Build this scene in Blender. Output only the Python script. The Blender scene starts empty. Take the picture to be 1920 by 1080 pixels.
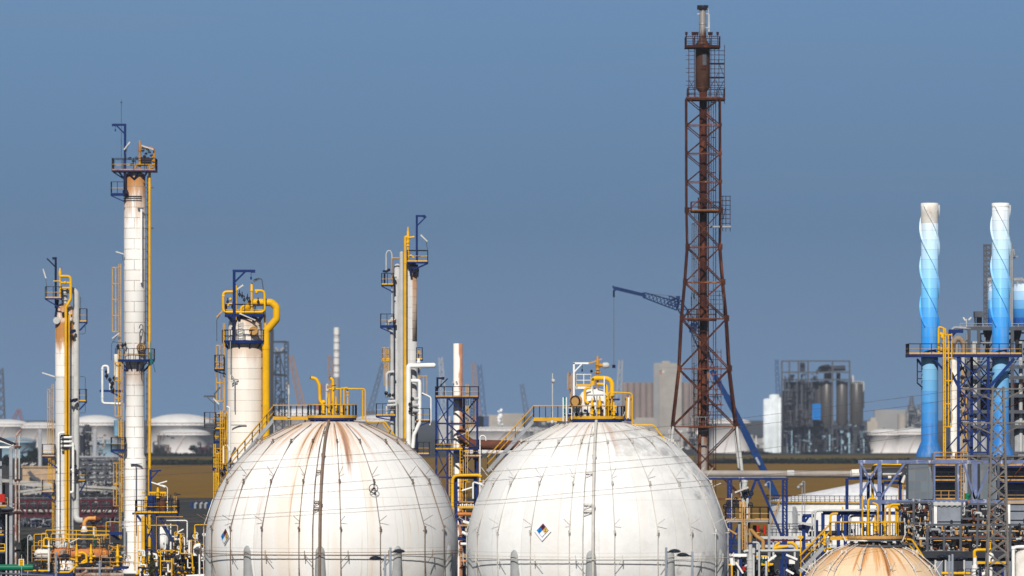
import bpy, math, random
from mathutils import Vector, Matrix
R_ = math.radians
sc = bpy.context.scene
COL = sc.collection
F, YH, HC = 11800.0, 780.0, 22.0      # focal length in photo pixels, horizon row, eye height in metres

class A:
    """a vertical slice of the place at Y metres: turns photo pixels into points there"""
    def __init__(s, Y): s.Y = Y; s.k = Y / F
    def __call__(s, x, y, dy=0.0):
        Y = s.Y + dy
        return Vector(((x - 960) * Y / F, Y, HC + (YH - y) * Y / F))
    def z(s, y, dy=0.0): return HC + (YH - y) * (s.Y + dy) / F
    def x(s, x, dy=0.0): return (x - 960) * (s.Y + dy) / F
    def m(s, px): return px * s.k

# ------------------------------------------------------------------ mesh builder
def frame(d):
    d = d.normalized()
    u = Vector((0, 0, 1)) if abs(d.z) < 0.95 else Vector((1, 0, 0))
    a = d.cross(u).normalized(); b = a.cross(d).normalized()
    return a, b
class MB:
    def __init__(s): s.v = []; s.f = []; s.sm = []; s.cut = []; s.lock = 0
    def add(s, vs, fs, smooth=False):
        o = len(s.v)
        if not s.lock: s.cut.append((o, len(s.f)))
        s.v.extend([Vector(q) for q in vs])
        for f in fs: s.f.append([i + o for i in f]); s.sm.append(smooth)
        return s
    def cyl(s, a, b, r, r2=None, n=12, caps=True):
        a = Vector(a); b = Vector(b)
        if (b - a).length < 1e-6: return s
        r2 = r if r2 is None else r2
        u, w = frame(b - a); vs = []
        for p, q in ((a, r), (b, r2)):
            for i in range(n):
                t = 2 * math.pi * i / n
                vs.append(p + (u * math.cos(t) + w * math.sin(t)) * q)
        s.add(vs, [(i, (i + 1) % n, n + (i + 1) % n, n + i) for i in range(n)], True)
        if caps:
            s.add(vs[:n], [tuple(reversed(range(n)))]); s.add(vs[n:], [tuple(range(n))])
        return s
    def bar(s, a, b, w, h=None):
        a = Vector(a); b = Vector(b); h = w if h is None else h
        if (b - a).length < 1e-6: return s
        u, q = frame(b - a); u = u * (w / 2); q = q * (h / 2)
        vs = [p + e for p in (a, b) for e in (-u - q, u - q, u + q, -u + q)]
        return s.add(vs, [(0, 3, 2, 1), (4, 5, 6, 7), (0, 1, 5, 4), (1, 2, 6, 5), (2, 3, 7, 6), (3, 0, 4, 7)])
    def box(s, x0, x1, y0, y1, z0, z1):
        vs = [(x, y, z) for z in (z0, z1) for x, y in ((x0, y0), (x1, y0), (x1, y1), (x0, y1))]
        return s.add(vs, [(0, 3, 2, 1), (4, 5, 6, 7), (0, 1, 5, 4), (1, 2, 6, 5), (2, 3, 7, 6), (3, 0, 4, 7)])
    def pipe(s, pts, r, bend=None, n=10, k=5, caps=True):
        pts = [Vector(p) for p in pts]; bend = r * 2.2 if bend is None else bend
        path = [pts[0]]
        for i in range(1, len(pts) - 1):
            p = pts[i]; d0 = (pts[i - 1] - p); d1 = (pts[i + 1] - p)
            l0, l1 = d0.length, d1.length
            if l0 < 1e-6 or l1 < 1e-6: continue
            d0 /= l0; d1 /= l1
            th = math.pi - d0.angle(d1)
            if th < 0.06: path.append(p); continue
            c = min(bend * math.tan(th / 2), 0.48 * l0, 0.48 * l1)
            e0 = p + d0 * c; e1 = p + d1 * c
            for j in range(k + 1):
                t = j / k
                path.append(e0 * (1 - t) ** 2 + p * 2 * t * (1 - t) + e1 * t * t)
        path.append(pts[-1])
        q = [path[0]]
        for p in path[1:]:
            if (p - q[-1]).length > 1e-4: q.append(p)
        path = q
        if len(path) < 2: return s
        rr = r if isinstance(r, (list, tuple)) else None
        T0 = (path[1] - path[0]).normalized(); u, w = frame(T0); vs = []
        for i, p in enumerate(path):
            if i == 0: T = T0
            elif i == len(path) - 1: T = (path[i] - path[i - 1]).normalized()
            else:
                T = ((path[i] - path[i - 1]).normalized() + (path[i + 1] - path[i]).normalized())
                T = T.normalized() if T.length > 1e-6 else T0
            u = (u - T * u.dot(T)); u = u.normalized() if u.length > 1e-6 else frame(T)[0]
            w = T.cross(u).normalized()
            for j in range(n):
                t = 2 * math.pi * j / n
                vs.append(p + (u * math.cos(t) + w * math.sin(t)) * r)
        fs = []
        for i in range(len(path) - 1):
            for j in range(n):
                fs.append((i * n + j, i * n + (j + 1) % n, (i + 1) * n + (j + 1) % n, (i + 1) * n + j))
        s.add(vs, fs, True)
        if caps:
            s.add(vs[:n], [tuple(reversed(range(n)))]); s.add(vs[-n:], [tuple(range(n))])
        return s
    def lathe(s, prof, c, n=32, ax=None, smooth=True, a0=0.0, a1=None):
        """revolve (radius, height) pairs round an axis through c"""
        c = Vector(c); ax = Vector((0, 0, 1)) if ax is None else Vector(ax).normalized()
        if abs(ax.z) > 0.99: u, w = Vector((1, 0, 0)), Vector((0, 1 if ax.z > 0 else -1, 0))
        else: u, w = frame(ax)
        full = a1 is None; a1 = 2 * math.pi if full else a1
        m = n if full else n + 1; vs = []
        for r, h in prof:
            for i in range(m):
                t = a0 + (a1 - a0) * i / n
                vs.append(c + ax * h + (u * math.cos(t) + w * math.sin(t)) * r)
        fs = []
        for j in range(len(prof) - 1):
            for i in range(n):
                i2 = (i + 1) % m
                fs.append((j * m + i, j * m + i2, (j + 1) * m + i2, (j + 1) * m + i))
        return s.add(vs, fs, smooth)
    def ball(s, c, r, n=14, sq=1.0):
        prof = [(r * math.sin(math.pi * i / 8), -r * sq * math.cos(math.pi * i / 8)) for i in range(9)]
        return s.lathe(prof, c, n)
    def torus(s, c, R, r, ax=(0, 0, 1), n=24, m=6):
        c = Vector(c); ax = Vector(ax).normalized(); u, w = frame(ax); vs = []; fs = []
        for i in range(n):
            t = 2 * math.pi * i / n; d = u * math.cos(t) + w * math.sin(t)
            for j in range(m):
                p = 2 * math.pi * j / m
                vs.append(c + d * (R + r * math.cos(p)) + ax * (r * math.sin(p)))
        for i in range(n):
            for j in range(m):
                fs.append((i * m + j, ((i + 1) % n) * m + j, ((i + 1) % n) * m + (j + 1) % m, i * m + (j + 1) % m))
        return s.add(vs, fs, True)
    def leaves(s, c, rad, n, size, rng):
        c = Vector(c)
        for _ in range(n):
            while True:
                p = Vector((rng.uniform(-1, 1), rng.uniform(-1, 1), rng.uniform(-1, 1)))
                if p.length <= 1: break
            p = p * (0.55 + 0.45 * rng.random())
            q = c + Vector((p.x * rad[0], p.y * rad[1], p.z * rad[2]))
            a = Vector((rng.uniform(-1, 1), rng.uniform(-1, 1), rng.uniform(-1, 1))).normalized()
            u, w = frame(a); z = size * rng.uniform(0.6, 1.4)
            s.add([q - u * z - w * z * .5, q + u * z - w * z * .5, q + u * z * .6 + w * z, q - u * z * .6 + w * z], [(0, 1, 2, 3)])
        return s
    def pieces(s):
        """groups of primitives that stand apart from each other"""
        c = s.cut + [(len(s.v), len(s.f))]; P = []
        for (v0, f0), (v1, f1) in zip(c, c[1:]):
            if v1 == v0: continue
            q = s.v[v0:v1]; lo = [min(a[i] for a in q) for i in range(3)]; hi = [max(a[i] for a in q) for i in range(3)]
            P.append((v0, v1, f0, f1, lo, hi, max(hi[i] - lo[i] for i in range(3))))
        par = list(range(len(P)))
        def find(i):
            while par[i] != i: par[i] = par[par[i]]; i = par[i]
            return i
        for i in range(len(P)):
            for j in range(i):
                a, b = P[i], P[j]
                g = sum(max(0, a[4][k] - b[5][k], b[4][k] - a[5][k]) ** 2 for k in range(3)) ** .5
                if g <= max(.02, .5 * max(a[6], b[6])): par[find(i)] = find(j)
        out = {}
        for i in range(len(P)): out.setdefault(find(i), []).append(P[i])
        return list(out.values())
    def build(s, name, mat, parent=None, label=None, split=True):
        if split and parent is not None and name not in WHOLE and len(s.cut) < 900:
            gr = s.pieces()
            if 1 < len(gr) <= 60:
                first = None
                for g in gr:
                    b = MB()
                    for v0, v1, f0, f1, *_ in g:
                        o = len(b.v); b.v += s.v[v0:v1]; b.f += [[i - v0 + o for i in f] for f in s.f[f0:f1]]; b.sm += s.sm[f0:f1]
                    r = b.build(name, mat, parent, label, False); first = first or r
                return first
        off = wloc(parent)
        me = bpy.data.meshes.new(name)
        me.from_pydata([tuple(v - off) for v in s.v], [], s.f)
        me.polygons.foreach_set('use_smooth', s.sm)
        me.materials.append(mat); me.update()
        o = bpy.data.objects.new(name, me); COL.objects.link(o)
        if parent: o.parent = parent
        if label: o['label'] = label
        return o
def _tracked(fn):
    def g(s, *a, **k):
        if not s.lock: s.cut.append((len(s.v), len(s.f)))
        s.lock += 1
        try: return fn(s, *a, **k)
        finally: s.lock -= 1
    return g
for _n in ('cyl', 'bar', 'box', 'pipe', 'lathe', 'ball', 'torus', 'leaves'): setattr(MB, _n, _tracked(getattr(MB, _n)))
WHOLE = {'equipment', 'pipework', 'small_piping', 'branch_piping', 'manifold_piping', 'baluster', 'dark_equipment', 'lettering', 'faded_lettering', 'boom_lettering', 'railing', 'mid_rail', 'toe_board', 'crown', 'rail_post', 'tread', 'bolt_ring', 'trunk', 'lattice', 'bracing'}
def wloc(o):
    v = Vector((0, 0, 0))
    while o is not None: v = v + o.location; o = o.parent
    return v
def thing(name, label, cat, loc, group=None):
    o = bpy.data.objects.new(name, None); COL.objects.link(o)
    o.location = loc; o.empty_display_size = 0.5
    o['label'] = label; o['category'] = cat
    if group: o['group'] = group
    return o
def single(mb, name, mat, label, cat, loc, group=None, kind=None):
    """a thing that is one mesh with its origin at its base"""
    t = bpy.data.objects.new(name, None); t.location = loc
    o = mb.build(name, mat, t, None, False); bpy.data.objects.remove(t); o.location = loc
    o['label'] = label; o['category'] = cat
    if group: o['group'] = group
    if kind: o['kind'] = kind
    return o
def structure(mb, name, mat, kind='structure', label=None, cat=None):
    o = mb.build(name, mat); o['kind'] = kind
    if label: o['label'] = label
    if cat: o['category'] = cat
    return o
def copy_thing(o, loc, label=None):
    r = o.copy(); COL.objects.link(r); r.location = loc
    if label: r['label'] = label
    for ch in list(o.children):
        c = ch.copy(); COL.objects.link(c); c.parent = r
        for g in list(ch.children):
            d = g.copy(); COL.objects.link(d); d.parent = c
    return r

# ------------------------------------------------------------------ materials
class SH:
    def __init__(s, name, rough=0.6, metal=0.0, spec=0.12):
        s.mat = bpy.data.materials.new(name); s.mat.use_nodes = True
        s.nt = s.mat.node_tree; s.b = s.nt.nodes['Principled BSDF']
        s.b.inputs['Roughness'].default_value = rough; s.b.inputs['Metallic'].default_value = metal
        s.b.inputs['Specular IOR Level'].default_value = spec
    def put(s, sock, v):
        if hasattr(v, 'is_linked') or isinstance(v, bpy.types.NodeSocket): s.nt.links.new(v, sock)
        elif isinstance(v, (tuple, list)) and len(v) == 3 and sock.type == 'RGBA': sock.default_value = (*v, 1)
        else: sock.default_value = v
    def math(s, op, a, b=0.0, clamp=False):
        n = s.nt.nodes.new('ShaderNodeMath'); n.operation = op; n.use_clamp = clamp
        s.put(n.inputs[0], a); s.put(n.inputs[1], b); return n.outputs[0]
    def mix(s, f, a, b, mode='MIX'):
        n = s.nt.nodes.new('ShaderNodeMix'); n.data_type = 'RGBA'; n.blend_type = mode
        s.put(n.inputs[0], f); s.put(n.inputs[6], a); s.put(n.inputs[7], b); return n.outputs[2]
    def mapr(s, v, a, b, c=0.0, d=1.0, smooth=True):
        n = s.nt.nodes.new('ShaderNodeMapRange'); n.interpolation_type = 'SMOOTHSTEP' if smooth else 'LINEAR'
        s.put(n.inputs[0], v); s.put(n.inputs[1], a); s.put(n.inputs[2], b); s.put(n.inputs[3], c); s.put(n.inputs[4], d)
        return n.outputs[0]
    def obj(s):
        if not hasattr(s, '_o'): s._o = s.nt.nodes.new('ShaderNodeTexCoord').outputs['Object']
        return s._o
    def sep(s, v):
        n = s.nt.nodes.new('ShaderNodeSeparateXYZ'); s.put(n.inputs[0], v); return n.outputs
    def comb(s, x, y, z):
        n = s.nt.nodes.new('ShaderNodeCombineXYZ')
        for i, q in enumerate((x, y, z)): s.put(n.inputs[i], q)
        return n.outputs[0]
    def noise(s, vec, scale=1.0, detail=4.0, rough=0.55):
        n = s.nt.nodes.new('ShaderNodeTexNoise'); s.put(n.inputs['Vector'], vec)
        n.inputs['Scale'].default_value = scale; n.inputs['Detail'].default_value = detail; n.inputs['Roughness'].default_value = rough
        return n.outputs[0]
    def white(s, vec):
        n = s.nt.nodes.new('ShaderNodeTexWhiteNoise'); n.noise_dimensions = '3D'; s.put(n.inputs['Vector'], vec); return n.outputs[0]
    def brick(s, vec, w, h, mortar, off=0.5):
        n = s.nt.nodes.new('ShaderNodeTexBrick'); s.put(n.inputs['Vector'], vec); n.offset = off
        n.inputs['Scale'].default_value = 1.0; n.inputs['Mortar Size'].default_value = mortar; n.inputs['Mortar Smooth'].default_value = 0.1
        n.inputs['Brick Width'].default_value = w; n.inputs['Row Height'].default_value = h
        n.inputs['Color1'].default_value = (0, 0, 0, 1); n.inputs['Color2'].default_value = (1, 1, 1, 1); n.inputs['Bias'].default_value = 0.0
        return n.outputs['Color'], n.outputs['Fac']
    def scale(s, vec, x, y, z):
        n = s.nt.nodes.new('ShaderNodeVectorMath'); n.operation = 'MULTIPLY'
        s.put(n.inputs[0], vec); n.inputs[1].default_value = (x, y, z); return n.outputs[0]
    def done(s, col): s.put(s.b.inputs['Base Color'], col); return s.mat
    def bump(s, h, strength=0.3, dist=0.05):
        n = s.nt.nodes.new('ShaderNodeBump'); n.inputs['Strength'].default_value = strength; n.inputs['Distance'].default_value = dist
        s.put(n.inputs['Height'], h); s.put(s.b.inputs['Normal'], n.outputs[0])
RUST = (0.22, 0.07, 0.018); RUST_DK = (0.07, 0.022, 0.012)
def mul(c, f): return tuple(min(1, q * f) for q in c)
def paint(name, col, rough=0.5, rust=0.0, rcol=RUST, var=0.22, sc_=0.7, streak=0.35, metal=0.0):
    s = SH(name, rough, metal); o = s.obj()
    n1 = s.noise(o, sc_, 5, 0.65)
    c = s.mix(s.mapr(n1, 0.3, 0.72), mul(col, 1 - var), mul(col, 1 + var * 0.6))
    n2 = s.noise(s.scale(o, 1, 1, streak), sc_ * 3.1, 6, 0.7)
    c = s.mix(s.mapr(n2, 0.45, 0.75, 0, 0.22), c, mul(col, 0.45))
    if rust > 0:
        n3 = s.noise(s.scale(o, 1, 1, streak), sc_ * 1.7, 7, 0.72)
        th = 0.74 - 0.36 * rust
        c = s.mix(s.mapr(n3, th, th + 0.13, 0, 0.9), c, rcol)
    rnd = s.nt.nodes.new('ShaderNodeObjectInfo').outputs['Random']        # no two pieces were painted on the same day
    c = s.mix(s.mapr(rnd, 0, 1, 0, .3, smooth=False), c, mul(col, 0.62))
    return s.done(c)
def shell(name, col, pw, ph, bands=(), streaks=0.35, seam=0.035, seamcol=(0.2, 0.15, 0.11), top=None, tint=0.1, rough=0.45, rcol=RUST, patch=None):
    """insulation cladding of a vertical vessel: sheets with seams, drips and rust; the origin is on its axis"""
    s = SH(name, rough); o = s.obj(); x, y, z = s.sep(o)
    th = s.math('ARCTAN2', x, s.math('MULTIPLY', y, -1.0)); arc = s.math('MULTIPLY', th, 1.7)
    uv = s.comb(s.math('ADD', arc, 17.0 if pw > 20 else 0.0), z, 0.0)
    bc, bf = s.brick(uv, pw, ph, seam)
    sp = s.sep(bc)[0]
    c = s.mix(sp, mul(col, 1 - tint), col)
    big = s.noise(s.scale(o, 1, 1, 0.35), 0.45, 4)
    c = s.mix(s.mapr(big, 0.4, 0.7, 0, 0.2), c, mul((col[0], col[1] * 0.94, col[2] * 0.86), 0.88))
    if patch:
        z0, z1, pc = patch
        m = s.math('MULTIPLY', s.mapr(z, z0 - .05, z0, smooth=False), s.mapr(z, z1, z1 + .05, 1, 0, smooth=False))
        c = s.mix(m, c, pc)
    st = s.noise(s.comb(s.math('MULTIPLY', th, 5.5), s.math('MULTIPLY', z, 0.09), 3.3), 1.0, 6, 0.7)
    c = s.mix(s.mapr(st, 0.52, 0.8, 0, streaks * .7), c, (0.5, 0.3, 0.15))
    for (z0, z1, k, w) in bands:          # rust running down from z1 to z0
        m = s.math('MULTIPLY', s.mapr(z, z0, z1, 0, 1), s.mapr(z, z1, z1 + 1.2, 1, 0))
        r2 = s.noise(s.comb(s.math('MULTIPLY', th, w), s.math('MULTIPLY', z, 0.12), z1), 1.0, 7, 0.72)
        f = s.math('MULTIPLY', s.mapr(s.math('ADD', r2, s.math('MULTIPLY', m, 0.34)), 0.6, 0.82), s.math('MULTIPLY', m, k), True)
        c = s.mix(f, c, s.mix(r2, (0.55, 0.29, 0.1), rcol))
    near = s.noise(s.comb(arc, s.math('MULTIPLY', z, 0.3), 9.1), 1.2, 5, 0.7)
    c = s.mix(s.math('MULTIPLY', bf, s.mapr(near, 0.3, 0.62, 0.22, 0.8)), c, seamcol)
    return s.done(c)
M = {}
M['yellow'] = paint('yellow_paint', (0.76, 0.41, 0.005), 0.42, 0.2, var=0.16)
M['yellow_rail'] = paint('yellow_rail_paint', (0.6, 0.32, 0.02), 0.5, 0.3, var=0.2)
M['yellow_old'] = paint('rusty_yellow_paint', (0.55, 0.25, 0.02), 0.55, 0.65)
M['ochre'] = paint('ochre_paint', (0.5, 0.28, 0.09), 0.55, 0.5)
M['blue'] = paint('blue_steel_paint', (0.007, 0.026, 0.135), 0.5, 0.1, var=0.3)
M['navy'] = paint('navy_steel_paint', (0.005, 0.01, 0.045), 0.5, 0.1, var=0.3)
M['lavender'] = paint('faded_blue_paint', (0.13, 0.165, 0.3), 0.5, 0.5, rcol=(0.6, 0.58, 0.6), var=0.2)
M['dark'] = paint('dark_steel', (0.022, 0.022, 0.032), 0.55, 0.1, var=0.3)
M['black'] = paint('black_steel', (0.012, 0.012, 0.016), 0.5, 0.0, var=0.3)
M['steel'] = paint('grey_galvanised_steel', (0.3, 0.31, 0.33), 0.45, 0.12, var=0.18)
M['pylon'] = paint('weathered_pylon_steel', (0.17, 0.155, 0.145), 0.6, 0.2, var=0.3)
M['steel_dk'] = paint('dull_grey_steel', (0.085, 0.092, 0.11), 0.5, 0.25, var=0.25)
M['lightgrey'] = paint('light_grey_cladding', (0.5, 0.5, 0.49), 0.42, 0.1, var=0.14)
M['white'] = paint('white_paint', (0.82, 0.81, 0.78), 0.42, 0.12, var=0.1)
M['white_rusty'] = paint('rust_stained_white_paint', (0.74, 0.7, 0.64), 0.5, 0.5, rcol=(0.33, 0.13, 0.05))
M['rust'] = paint('rusty_brown_steel', (0.05, 0.014, 0.008), 0.75, 0.68, rcol=(0.18, 0.052, 0.02), var=0.5, sc_=0.22)
M['rust_lt'] = paint('orange_rust_steel', (0.13, 0.04, 0.018), 0.75, 0.6, rcol=(0.38, 0.17, 0.07), var=0.4)
M['rust_duct'] = paint('rusted_duct_steel', (0.13, 0.045, 0.025), 0.75, 0.4, rcol=(0.26, 0.11, 0.05), var=0.35)
M['orange'] = paint('rusty_orange_drum_paint', (0.55, 0.19, 0.05), 0.55, 0.5, rcol=(0.26, 0.07, 0.02))
M['maroon'] = paint('maroon_steel_paint', (0.075, 0.012, 0.02), 0.55, 0.1)
M['green'] = paint('green_pipe_paint', (0.005, 0.16, 0.085), 0.4, 0.05)
M['teal'] = paint('teal_paint', (0.02, 0.18, 0.2), 0.5)
M['red'] = paint('red_paint', (0.45, 0.02, 0.01), 0.5)
M['tube'] = paint('fluorescent_fixture', (0.6, 0.58, 0.53), 0.4, 0.3)
M['wire'] = paint('cable', (0.12, 0.09, 0.09), 0.6)
M['zinc'] = paint('zinc_pole', (0.27, 0.3, 0.35), 0.35, 0.0, var=0.2)
M['lamp_black'] = paint('lamp_head_black', (0.018, 0.022, 0.032), 0.3, 0.0, var=0.2)
M['concrete'] = paint('concrete', (0.4, 0.38, 0.35), 0.85, 0.1, rcol=(0.24, 0.2, 0.17), sc_=0.5)
M['leg_grey'] = paint('fireproofed_leg', (0.33, 0.34, 0.34), 0.8, 0.0, var=0.12, sc_=1.5)
M['tan'] = paint('tan_render', (0.44, 0.31, 0.2), 0.85, 0.1)
M['panel_grey'] = paint('grey_sheet_panel', (0.22, 0.24, 0.28), 0.45, 0.15, var=0.2)
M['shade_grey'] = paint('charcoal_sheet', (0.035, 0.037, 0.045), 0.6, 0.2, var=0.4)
M['crane_blue'] = paint('crane_blue_paint', (0.004, 0.035, 0.14), 0.5, 0.0, var=0.25)
M['crane_lattice'] = paint('crane_lattice_paint', (0.01, 0.03, 0.11), 0.5, 0.0, var=0.25)

# ------------------------------------------------------------------ reusable assemblies
def rail_pts(mr, mm, pts, h=1.1, gap=1.3, r=0.045, mid=True, n=6, ends=True):
    pts = [Vector(p) for p in pts]; up = Vector((0, 0, h))
    for i in range(len(pts) - 1):
        a, b = pts[i], pts[i + 1]; L = (b - a).length; k = max(1, round(L / gap))
        mr.cyl(a + up, b + up, r, n=n)
        if mid: mm.cyl(a + up * 0.5, b + up * 0.5, r * 0.8, n=n)
        for j in range(k + (1 if i == len(pts) - 2 else 0)):
            p = a.lerp(b, j / k); mr.cyl(p, p + up, r, n=n)
def deck(T, a, x0, x1, y, d0, d1, rh=20, sides='flrb', brace=None, mat='blue', toe='yellow', rail='dark', mid='yellow_rail', gap=1.3, r=0.05, th=0.2):
    """rectangular platform: x0..x1 in photo columns, y its deck row, d0..d1 nearer/farther than the slice"""
    X0, X1, z = a.x(x0), a.x(x1), a.z(y); Y0, Y1 = a.Y + d0, a.Y + d1; h = a.m(rh)
    m = MB(); m.box(X0, X1, Y0, Y1, z - th, z)
    for xx in (X0, X1): m.bar((xx, Y0, z - th * 0.5), (xx, Y1, z - th * .5), 0.12, th * 1.15)
    if brace:
        bx, by = brace
        for yy in (Y0 + .15, Y1 - .15):
            for xe in ((X0, X1) if bx is None else ((X0,) if a.x(bx) > (X0 + X1) / 2 else (X1,))):
                xb = (X0 + X1) / 2 if bx is None else a.x(bx)
                m.bar((xe, yy, z - th), (xb, yy, a.z(by)), 0.14)
    p = m.build('platform', M[mat], T)
    t = MB(); tb = 0.16; o = 0.02
    seg = {'f': ((X0, Y0), (X1, Y0)), 'b': ((X0, Y1), (X1, Y1)), 'l': ((X0, Y0), (X0, Y1)), 'r': ((X1, Y0), (X1, Y1))}
    mr, mm = MB(), MB()
    for c in sides:
        (xa, ya), (xb, yb) = seg[c]
        t.bar((xa, ya - o, z + tb * .45), (xb, yb - o, z + tb * .45), 0.03, tb)
        rail_pts(mr, mm, [(xa, ya, z), (xb, yb, z)], h, gap, r)
    t.build('toe_board', M[toe], p); mr.build('railing', M[rail], p); mm.build('mid_rail', M[mid], p)
    return p
def ring_deck(T, c, ri, ro, z, a0=-180, a1=180, h=1.1, mat='blue', toe='blue', rail='dark', mid='yellow_rail', brackets=8, n=28, gap=12, th=0.18, r=0.05):
    c = Vector((c[0], c[1], 0)); m = MB(); mr, mm, t = MB(), MB(), MB()
    A0, A1 = R_(a0 - 90), R_(a1 - 90)       # 0 degrees faces the viewer
    m.lathe([(ri, z - th), (ro, z - th), (ro, z), (ri, z), (ri, z - th)], c, n, a0=A0, a1=A1, smooth=False)
    P = lambda rad, an, zz: Vector((c.x + rad * math.cos(an), c.y + rad * math.sin(an), zz))
    for i in range(brackets):
        an = A0 + (A1 - A0) * (i + .5) / brackets
        m.bar(P(ro * .96, an, z - th), P(ri, an, z - th - (ro - ri) * 0.9), 0.14)
    p = m.build('platform', M[mat], T)
    t.lathe([(ro + .01, z - 0.02), (ro + .04, z - .02), (ro + .04, z + .16), (ro + .01, z + .16)], c, n, a0=A0, a1=A1, smooth=False)
    pts = [P(ro, A0 + (A1 - A0) * i / n, z) for i in range(n + 1)]
    up = Vector((0, 0, h))
    for i in range(n):
        mr.cyl(pts[i] + up, pts[i + 1] + up, r, n=6); mm.cyl(pts[i] + up * .5, pts[i + 1] + up * .5, r * .8, n=6)
    k = max(2, round((a1 - a0) / gap))
    for i in range(k + 1):
        q = P(ro, A0 + (A1 - A0) * i / k, z); mr.cyl(q, q + up, r, n=6)
    t.build('toe_board', M[toe], p); mr.build('railing', M[rail], p); mm.build('mid_rail', M[mid], p)
    return p
def ladder(T, a, x, yt, yb, d, w=6, cage=None, side=-1, mat='yellow_rail', r=0.045, step=0.4, cw=8, hoop=2.4):
    """rungs between rows yt..yb at column x; cage=(top,bottom) rows; the cage stands out to one side"""
    z0, z1 = a.z(yb), a.z(yt); X = a.x(x); hw = a.m(w) / 2; Y = a.Y + d; m = MB()
    for s_ in (-1, 1): m.bar((X + s_ * hw, Y, z0), (X + s_ * hw, Y, z1), r * 2)
    k = int((z1 - z0) / step)
    for i in range(k): m.cyl((X - hw, Y, z0 + (i + .5) * step), (X + hw, Y, z0 + (i + .5) * step), r * .6, n=5)
    L = m.build('ladder', M[mat], T)
    if cage:
        c = MB(); zt, zb = a.z(cage[0]), a.z(cage[1]); D = a.m(cw)
        sx = X + side * hw
        loop = [(sx, Y - .1), (sx + side * D * .5, Y - .42), (sx + side * D, Y - .38), (sx + side * D, Y + .38), (sx + side * D * .5, Y + .42), (sx, Y + .1)]
        kk = max(1, round((zt - zb) / hoop))
        for i in range(kk + 1):
            zz = zb + (zt - zb) * i / kk
            for p, q in zip(loop, loop[1:]): c.bar((*p, zz), (*q, zz), 0.05, 0.12)
        for p in loop: c.bar((*p, zb), (*p, zt), 0.06)
        c.build('safety_cage', M[mat], L)
    return L
def davit(T, a, x, y0, y1, x2, d=0, r=0.11, mat='blue', hook=True):
    m = MB(); s = 1 if x2 > x else -1
    m.cyl(a(x, y0, d), a(x, y1, d), r, n=10); m.bar(a(x, y1, d) + Vector((-s * r, 0, 0)), a(x2, y1, d), r * 1.8)
    m.bar(a(x, y1, d) - Vector((0, 0, 1.3)), a(x, y1, d) + Vector((s * 1.25, 0, -.05)), r * 1.2)
    m.bar(a(x2, y1, d) + Vector((0, 0, .14)), a(x2, y1, d) - Vector((0, 0, .2)), r * 2.6)
    if hook:
        m.cyl(a(x2, y1, d) + Vector((-s * .25, 0, 0)), a(x2, y1, d) + Vector((-s * .25, 0, -.85)), .03, n=6)
        m.box(*[q for q in (a(x2, y1, d).x - s * .25 - .09, a(x2, y1, d).x - s * .25 + .09)], a.Y + d - .09, a.Y + d + .09, a(x2, y1).z - 1.0, a(x2, y1).z - .7)
    return m.build('davit', M[mat], T)
def floodlight(T, a, x0, y0, x1, y1, d=0, post=None, mat='tube', w=.26):
    m = MB(); p, q = a(x0, y0, d), a(x1, y1, d); e = (q - p).normalized() * .06
    m.bar(p, q, w, w * .6)
    m.bar(p - e, p + e, w * 1.15, w * .75); m.bar(q - e, q + e, w * 1.15, w * .75)
    o = m.build('floodlight', M[mat], T)
    if post:
        k = MB(); k.pipe([p.lerp(q, .8)] + [a(*c, d) for c in post], .045, .3, 6); k.build('lamp_post', M['steel_dk'], o)
    return o
def relief(m, base, h, r):
    """a spring relief valve: flanges, body, bonnet and cap"""
    m.lathe([(0, 0), (r * 1.25, 0), (r * 1.25, h * .05), (r * .6, h * .06), (r * .6, h * .16), (r * 1.25, h * .17), (r * 1.25, h * .22), (r * .75, h * .24),
             (r, h * .3), (r, h * .42), (r * 1.3, h * .44), (r * 1.3, h * .48), (r * .85, h * .5), (r * .85, h * .74), (r * .55, h * .8), (r * .55, h * .9), (r * .2, h * .96), (0, h)], base, 12)
    return m
def flange(m, p, d, r, t=.12): 
    d = Vector(d).normalized(); return m.cyl(Vector(p) - d * t / 2, Vector(p) + d * t / 2, r, n=14)
def stair(T, top, bot, w, steps, rail_h=1.1, mat='steel', rail='yellow_rail', post='dark', name='stair'):
    top, bot = Vector(top), Vector(bot); m = MB(); side = Vector((0, w / 2, 0))
    for s_ in (-1, 1): m.bar(top + side * s_, bot + side * s_, .07, .28)
    S = m.build(name, M[mat], T); t = MB(); run = (top - bot); dx = Vector((run.x, 0, 0)) / steps
    for i in range(steps):
        p = bot.lerp(top, (i + .5) / steps)
        t.box(min(p.x - abs(dx.x) * .45, p.x + abs(dx.x) * .45), max(p.x - abs(dx.x) * .45, p.x + abs(dx.x) * .45), p.y - w / 2 + .04, p.y + w / 2 - .04, p.z + .06, p.z + .13)
    t.build('tread', M['dark'], S)
    r1, r2 = MB(), MB(); up = Vector((0, 0, rail_h))
    for s_ in (-1, 1):
        r1.cyl(top + side * s_ + up, bot + side * s_ + up, .05, n=6)
        r1.cyl(top + side * s_ + up * .55, bot + side * s_ + up * .55, .035, n=6)
        k = max(2, int(run.length / .9))
        for i in range(k + 1):
            p = bot.lerp(top, i / k) + side * s_; r2.cyl(p, p + up, .03, n=5)
    r1.build('handrail', M[rail], S); r2.build('rail_post', M[post], S)
    return S
def xbrace(m, pa, pb, pc, pd, w):
    m.bar(pa, pd, w); m.bar(pb, pc, w)
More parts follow.
